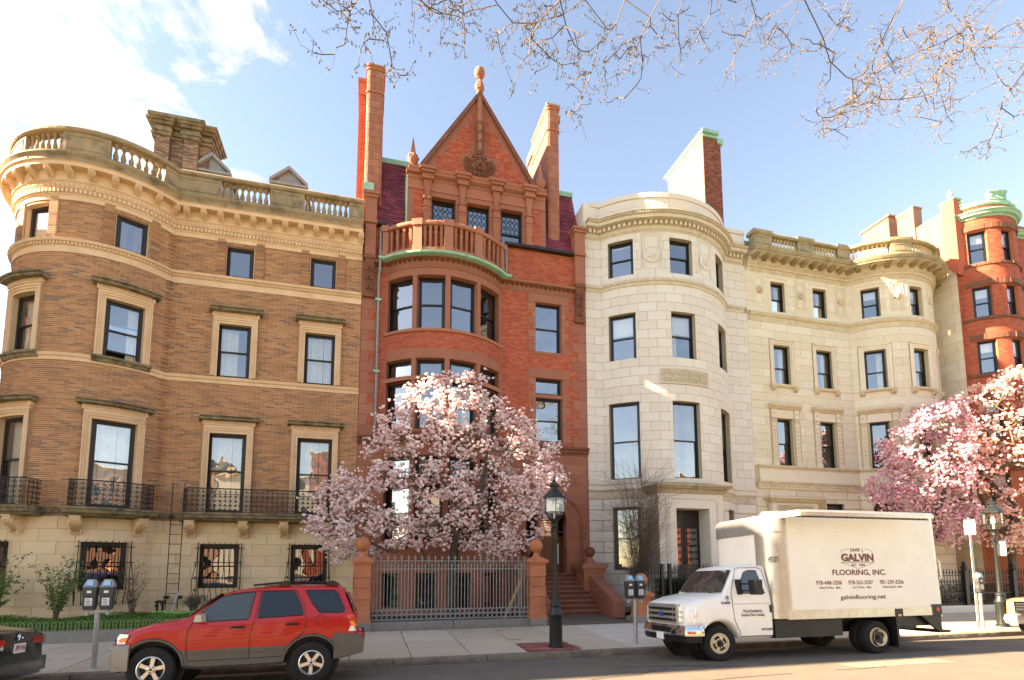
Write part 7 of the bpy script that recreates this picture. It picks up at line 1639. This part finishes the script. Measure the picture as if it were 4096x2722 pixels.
fit_text('Wood Installations', x_(8.22), x_(8.72), 1.07, .06, 'black_ink', tr, -.995); fit_text('Dustless Floor Sanding', x_(8.17), x_(8.78), .98, .06, 'black_ink', tr, -.995); G().box(x_(8.2), x_(8.76), -.995, -.992, 1.05, 1.054).obj('lettering_rule', 'black_ink', tr)
fit_text('USDOT2467819', x_(8.68), x_(8.98), .66, .045, 'black_ink', tr, -.995, .001); fit_text('8', x_(7.82), x_(7.86), 1.365, .06, 'black_ink', tr, -.982, .002)
G().tube([(x_(7.84)+.05*math.cos(t), -.98, 1.385+.05*math.sin(t)) for t in [2*math.pi*k/16 for k in range(17)]], .004, 4).obj('number_ring', 'black_ink', tr)
fit_text('E·350', x_(7.68), x_(7.9), 1.26, .05, 'badge_blue', tr, -.988, .003)
fit_text("HT.10'8", -.98, -.66, 2.18, .13, 'black_ink', bx, x_(8.995), .003, rot=(math.pi/2, 0, -math.pi/2), axis='y'); bx.children[-1].location.y = -.62
bx.children[-1].scale = (.8, 1, 1)
# -- black saloon, rear end at the left picture edge
KX, KY = -8.0, 11.5
bk = thing('black_saloon', 'shiny black saloon car cut by the left picture edge, seen from behind', 'car', (KX, KY, -.055), 0, None, -R(3.1))
kx = lambda v: v-KX
kz = [(-10.4, .7), (-10.3, .82), (-9.9, .9), (-9.2, 1.0), (-9.0, 1.03), (-8.3, 1.38), (-7.6, 1.45), (-7.0, 1.38), (-6.4, 1.12), (-6.2, 1.08), (-5.85, 1.04), (-5.78, 1.0), (-5.76, .75), (-5.72, .62), (-5.72, .5)]
kw = [(-10.4, .6), (-10.2, .8), (-9.8, .88), (-6.6, .9), (-6.1, .87), (-5.8, .78), (-5.72, .7)]
xs_ = sorted(set([t[0] for t in kz]+[h+.42*math.sin(a) for h in (-9.45, -6.75) for a in np.linspace(-1.57, 1.57, 11)]))
body(bk, [(kx(x), interp(kw, x), arch_z(x, (-9.45, -6.75), .42, .25, .33), .4, .95, interp(kz, x)) for x in xs_], 'car_black', 'car_black', .45)
for x in (-9.45, -6.75):
    for s_ in (-1, 1): wheel(bk, kx(x), s_*.79, .33, .335, .21, s_)
G().hexa([(kx(-6.45), -.6, 1.13), (kx(-7.0), -.52, 1.37), (kx(-7.0), .52, 1.37), (kx(-6.45), .6, 1.13), (kx(-6.43), -.6, 1.15), (kx(-6.98), -.52, 1.39), (kx(-6.98), .52, 1.39), (kx(-6.43), .6, 1.15)]).obj('rear_screen', 'deep_tint', bk)
G().box(kx(-5.765), kx(-5.73), -.85, .85, .3, .55).obj('rear_bumper', 'car_black', bk)
for s_ in (-1, 1):
    G().hexa([(kx(-6.1), s_*.875, .78), (kx(-5.765), s_*.8, .78), (kx(-5.745), s_*.42, .8), (kx(-5.8), s_*.42, .8), (kx(-6.05), s_*.865, .92), (kx(-5.775), s_*.78, .93), (kx(-5.75), s_*.42, .9), (kx(-5.8), s_*.42, .9)]).obj('tail_lamp', 'lens_red', bk)
    G().box(kx(-5.73), kx(-5.722), min(s_*.6, s_*.8), max(s_*.6, s_*.8), .36, .41).obj('reflector', 'lens_red', bk)
q = G().box(kx(-5.75), kx(-5.735), -.16, .16, .66, .82).obj('number_plate', 'plate_white', bk); fit_text('399 VV6', -.14, .14, .7, .09, 'plate_red', bk, kx(-5.733), .002, rot=(math.pi/2, 0, math.pi/2), axis='y')
g = G().tube([(kx(-5.752), .075*math.cos(t), .93+.055*math.sin(t)) for t in np.linspace(-1.1, math.pi+1.1, 18)], .011, 5); g.tube([(kx(-5.75), -.045, .875), (kx(-5.75), -.015, .96)], .009, 4).tube([(kx(-5.75), .045, .875), (kx(-5.75), .015, .96)], .009, 4).tube([(kx(-5.75), -.028, .92), (kx(-5.75), .028, .92)], .008, 4); g.obj('badge', 'chrome', bk)
fit_text('Kelly', -.58, -.44, .745, .06, 'plate_white', bk, kx(-5.745), .001, rot=(math.pi/2, 0, math.pi/2), axis='y')
# -- tan pick-up, nose only at the right picture edge
PX, PY = 21.5, 11.45
pk_ = thing('tan_pickup', 'tan pick-up truck with chrome grille, nose just showing at the right picture edge', 'car', (PX, PY, -.055), 0, None, -R(2.5))
px_ = lambda v: v-PX
pz = [(19.0, .95), (19.05, 1.1), (19.2, 1.18), (20.2, 1.25), (20.4, 1.3), (21.0, 1.8), (21.4, 1.88), (22.6, 1.88), (22.9, 1.3), (24.6, 1.28)]
xs_ = sorted(set([t[0] for t in pz]+[h+.48*math.sin(a) for h in (19.95, 23.5) for a in np.linspace(-1.57, 1.57, 11)]))
body(pk_, [(px_(x), interp([(19, .8), (19.2, .9), (20, .94), (24.6, .94)], x), arch_z(x, (19.95, 23.5), .48, .45, .4), .6, 1.2, interp(pz, x)) for x in xs_], 'car_gold', 'car_gold', .25)
for x in (19.95, 23.5):
    for s_ in (-1, 1): wheel(pk_, px_(x), s_*.8, .4, .4, .25, s_)
g = G().box(px_(18.94), px_(19.1), -.55, .55, .72, 1.08).obj('grille', 'chrome', pk_)
for k in range(4): G().box(px_(18.93), px_(18.96), -.5, .5, .75+.08*k, .79+.08*k).obj('grille_slot', 'black_plastic', g)
for s_ in (-1, 1): G().hexa([(px_(19.0), s_*.57, .75), (px_(19.15), s_*.88, .75), (px_(19.25), s_*.86, .75), (px_(19.1), s_*.57, .75), (px_(19.0), s_*.57, 1.05), (px_(19.18), s_*.89, 1.03), (px_(19.28), s_*.87, 1.03), (px_(19.1), s_*.57, 1.05)]).obj('headlight', 'lens_clear', pk_)
bp = Path([(px_(19.3), .95), (px_(19.0), .88), (px_(18.88), .5), (px_(18.88), -.5), (px_(19.0), -.88), (px_(19.3), -.95)]); G().sweep(bp, 0, bp.S[-1], [(-.1, .42), (.0, .42), (.03, .55), (.0, .68), (-.1, .68)]).obj('front_bumper', 'silver_trim', pk_, smooth=35)
for s_ in (-1, 1): G().lathe([(.06, 0), (.06, -.03)], (px_(18.96), s_*.62, .52), 12, 'x').obj('fog_lamp', 'lens_clear', pk_)
fixnormals()
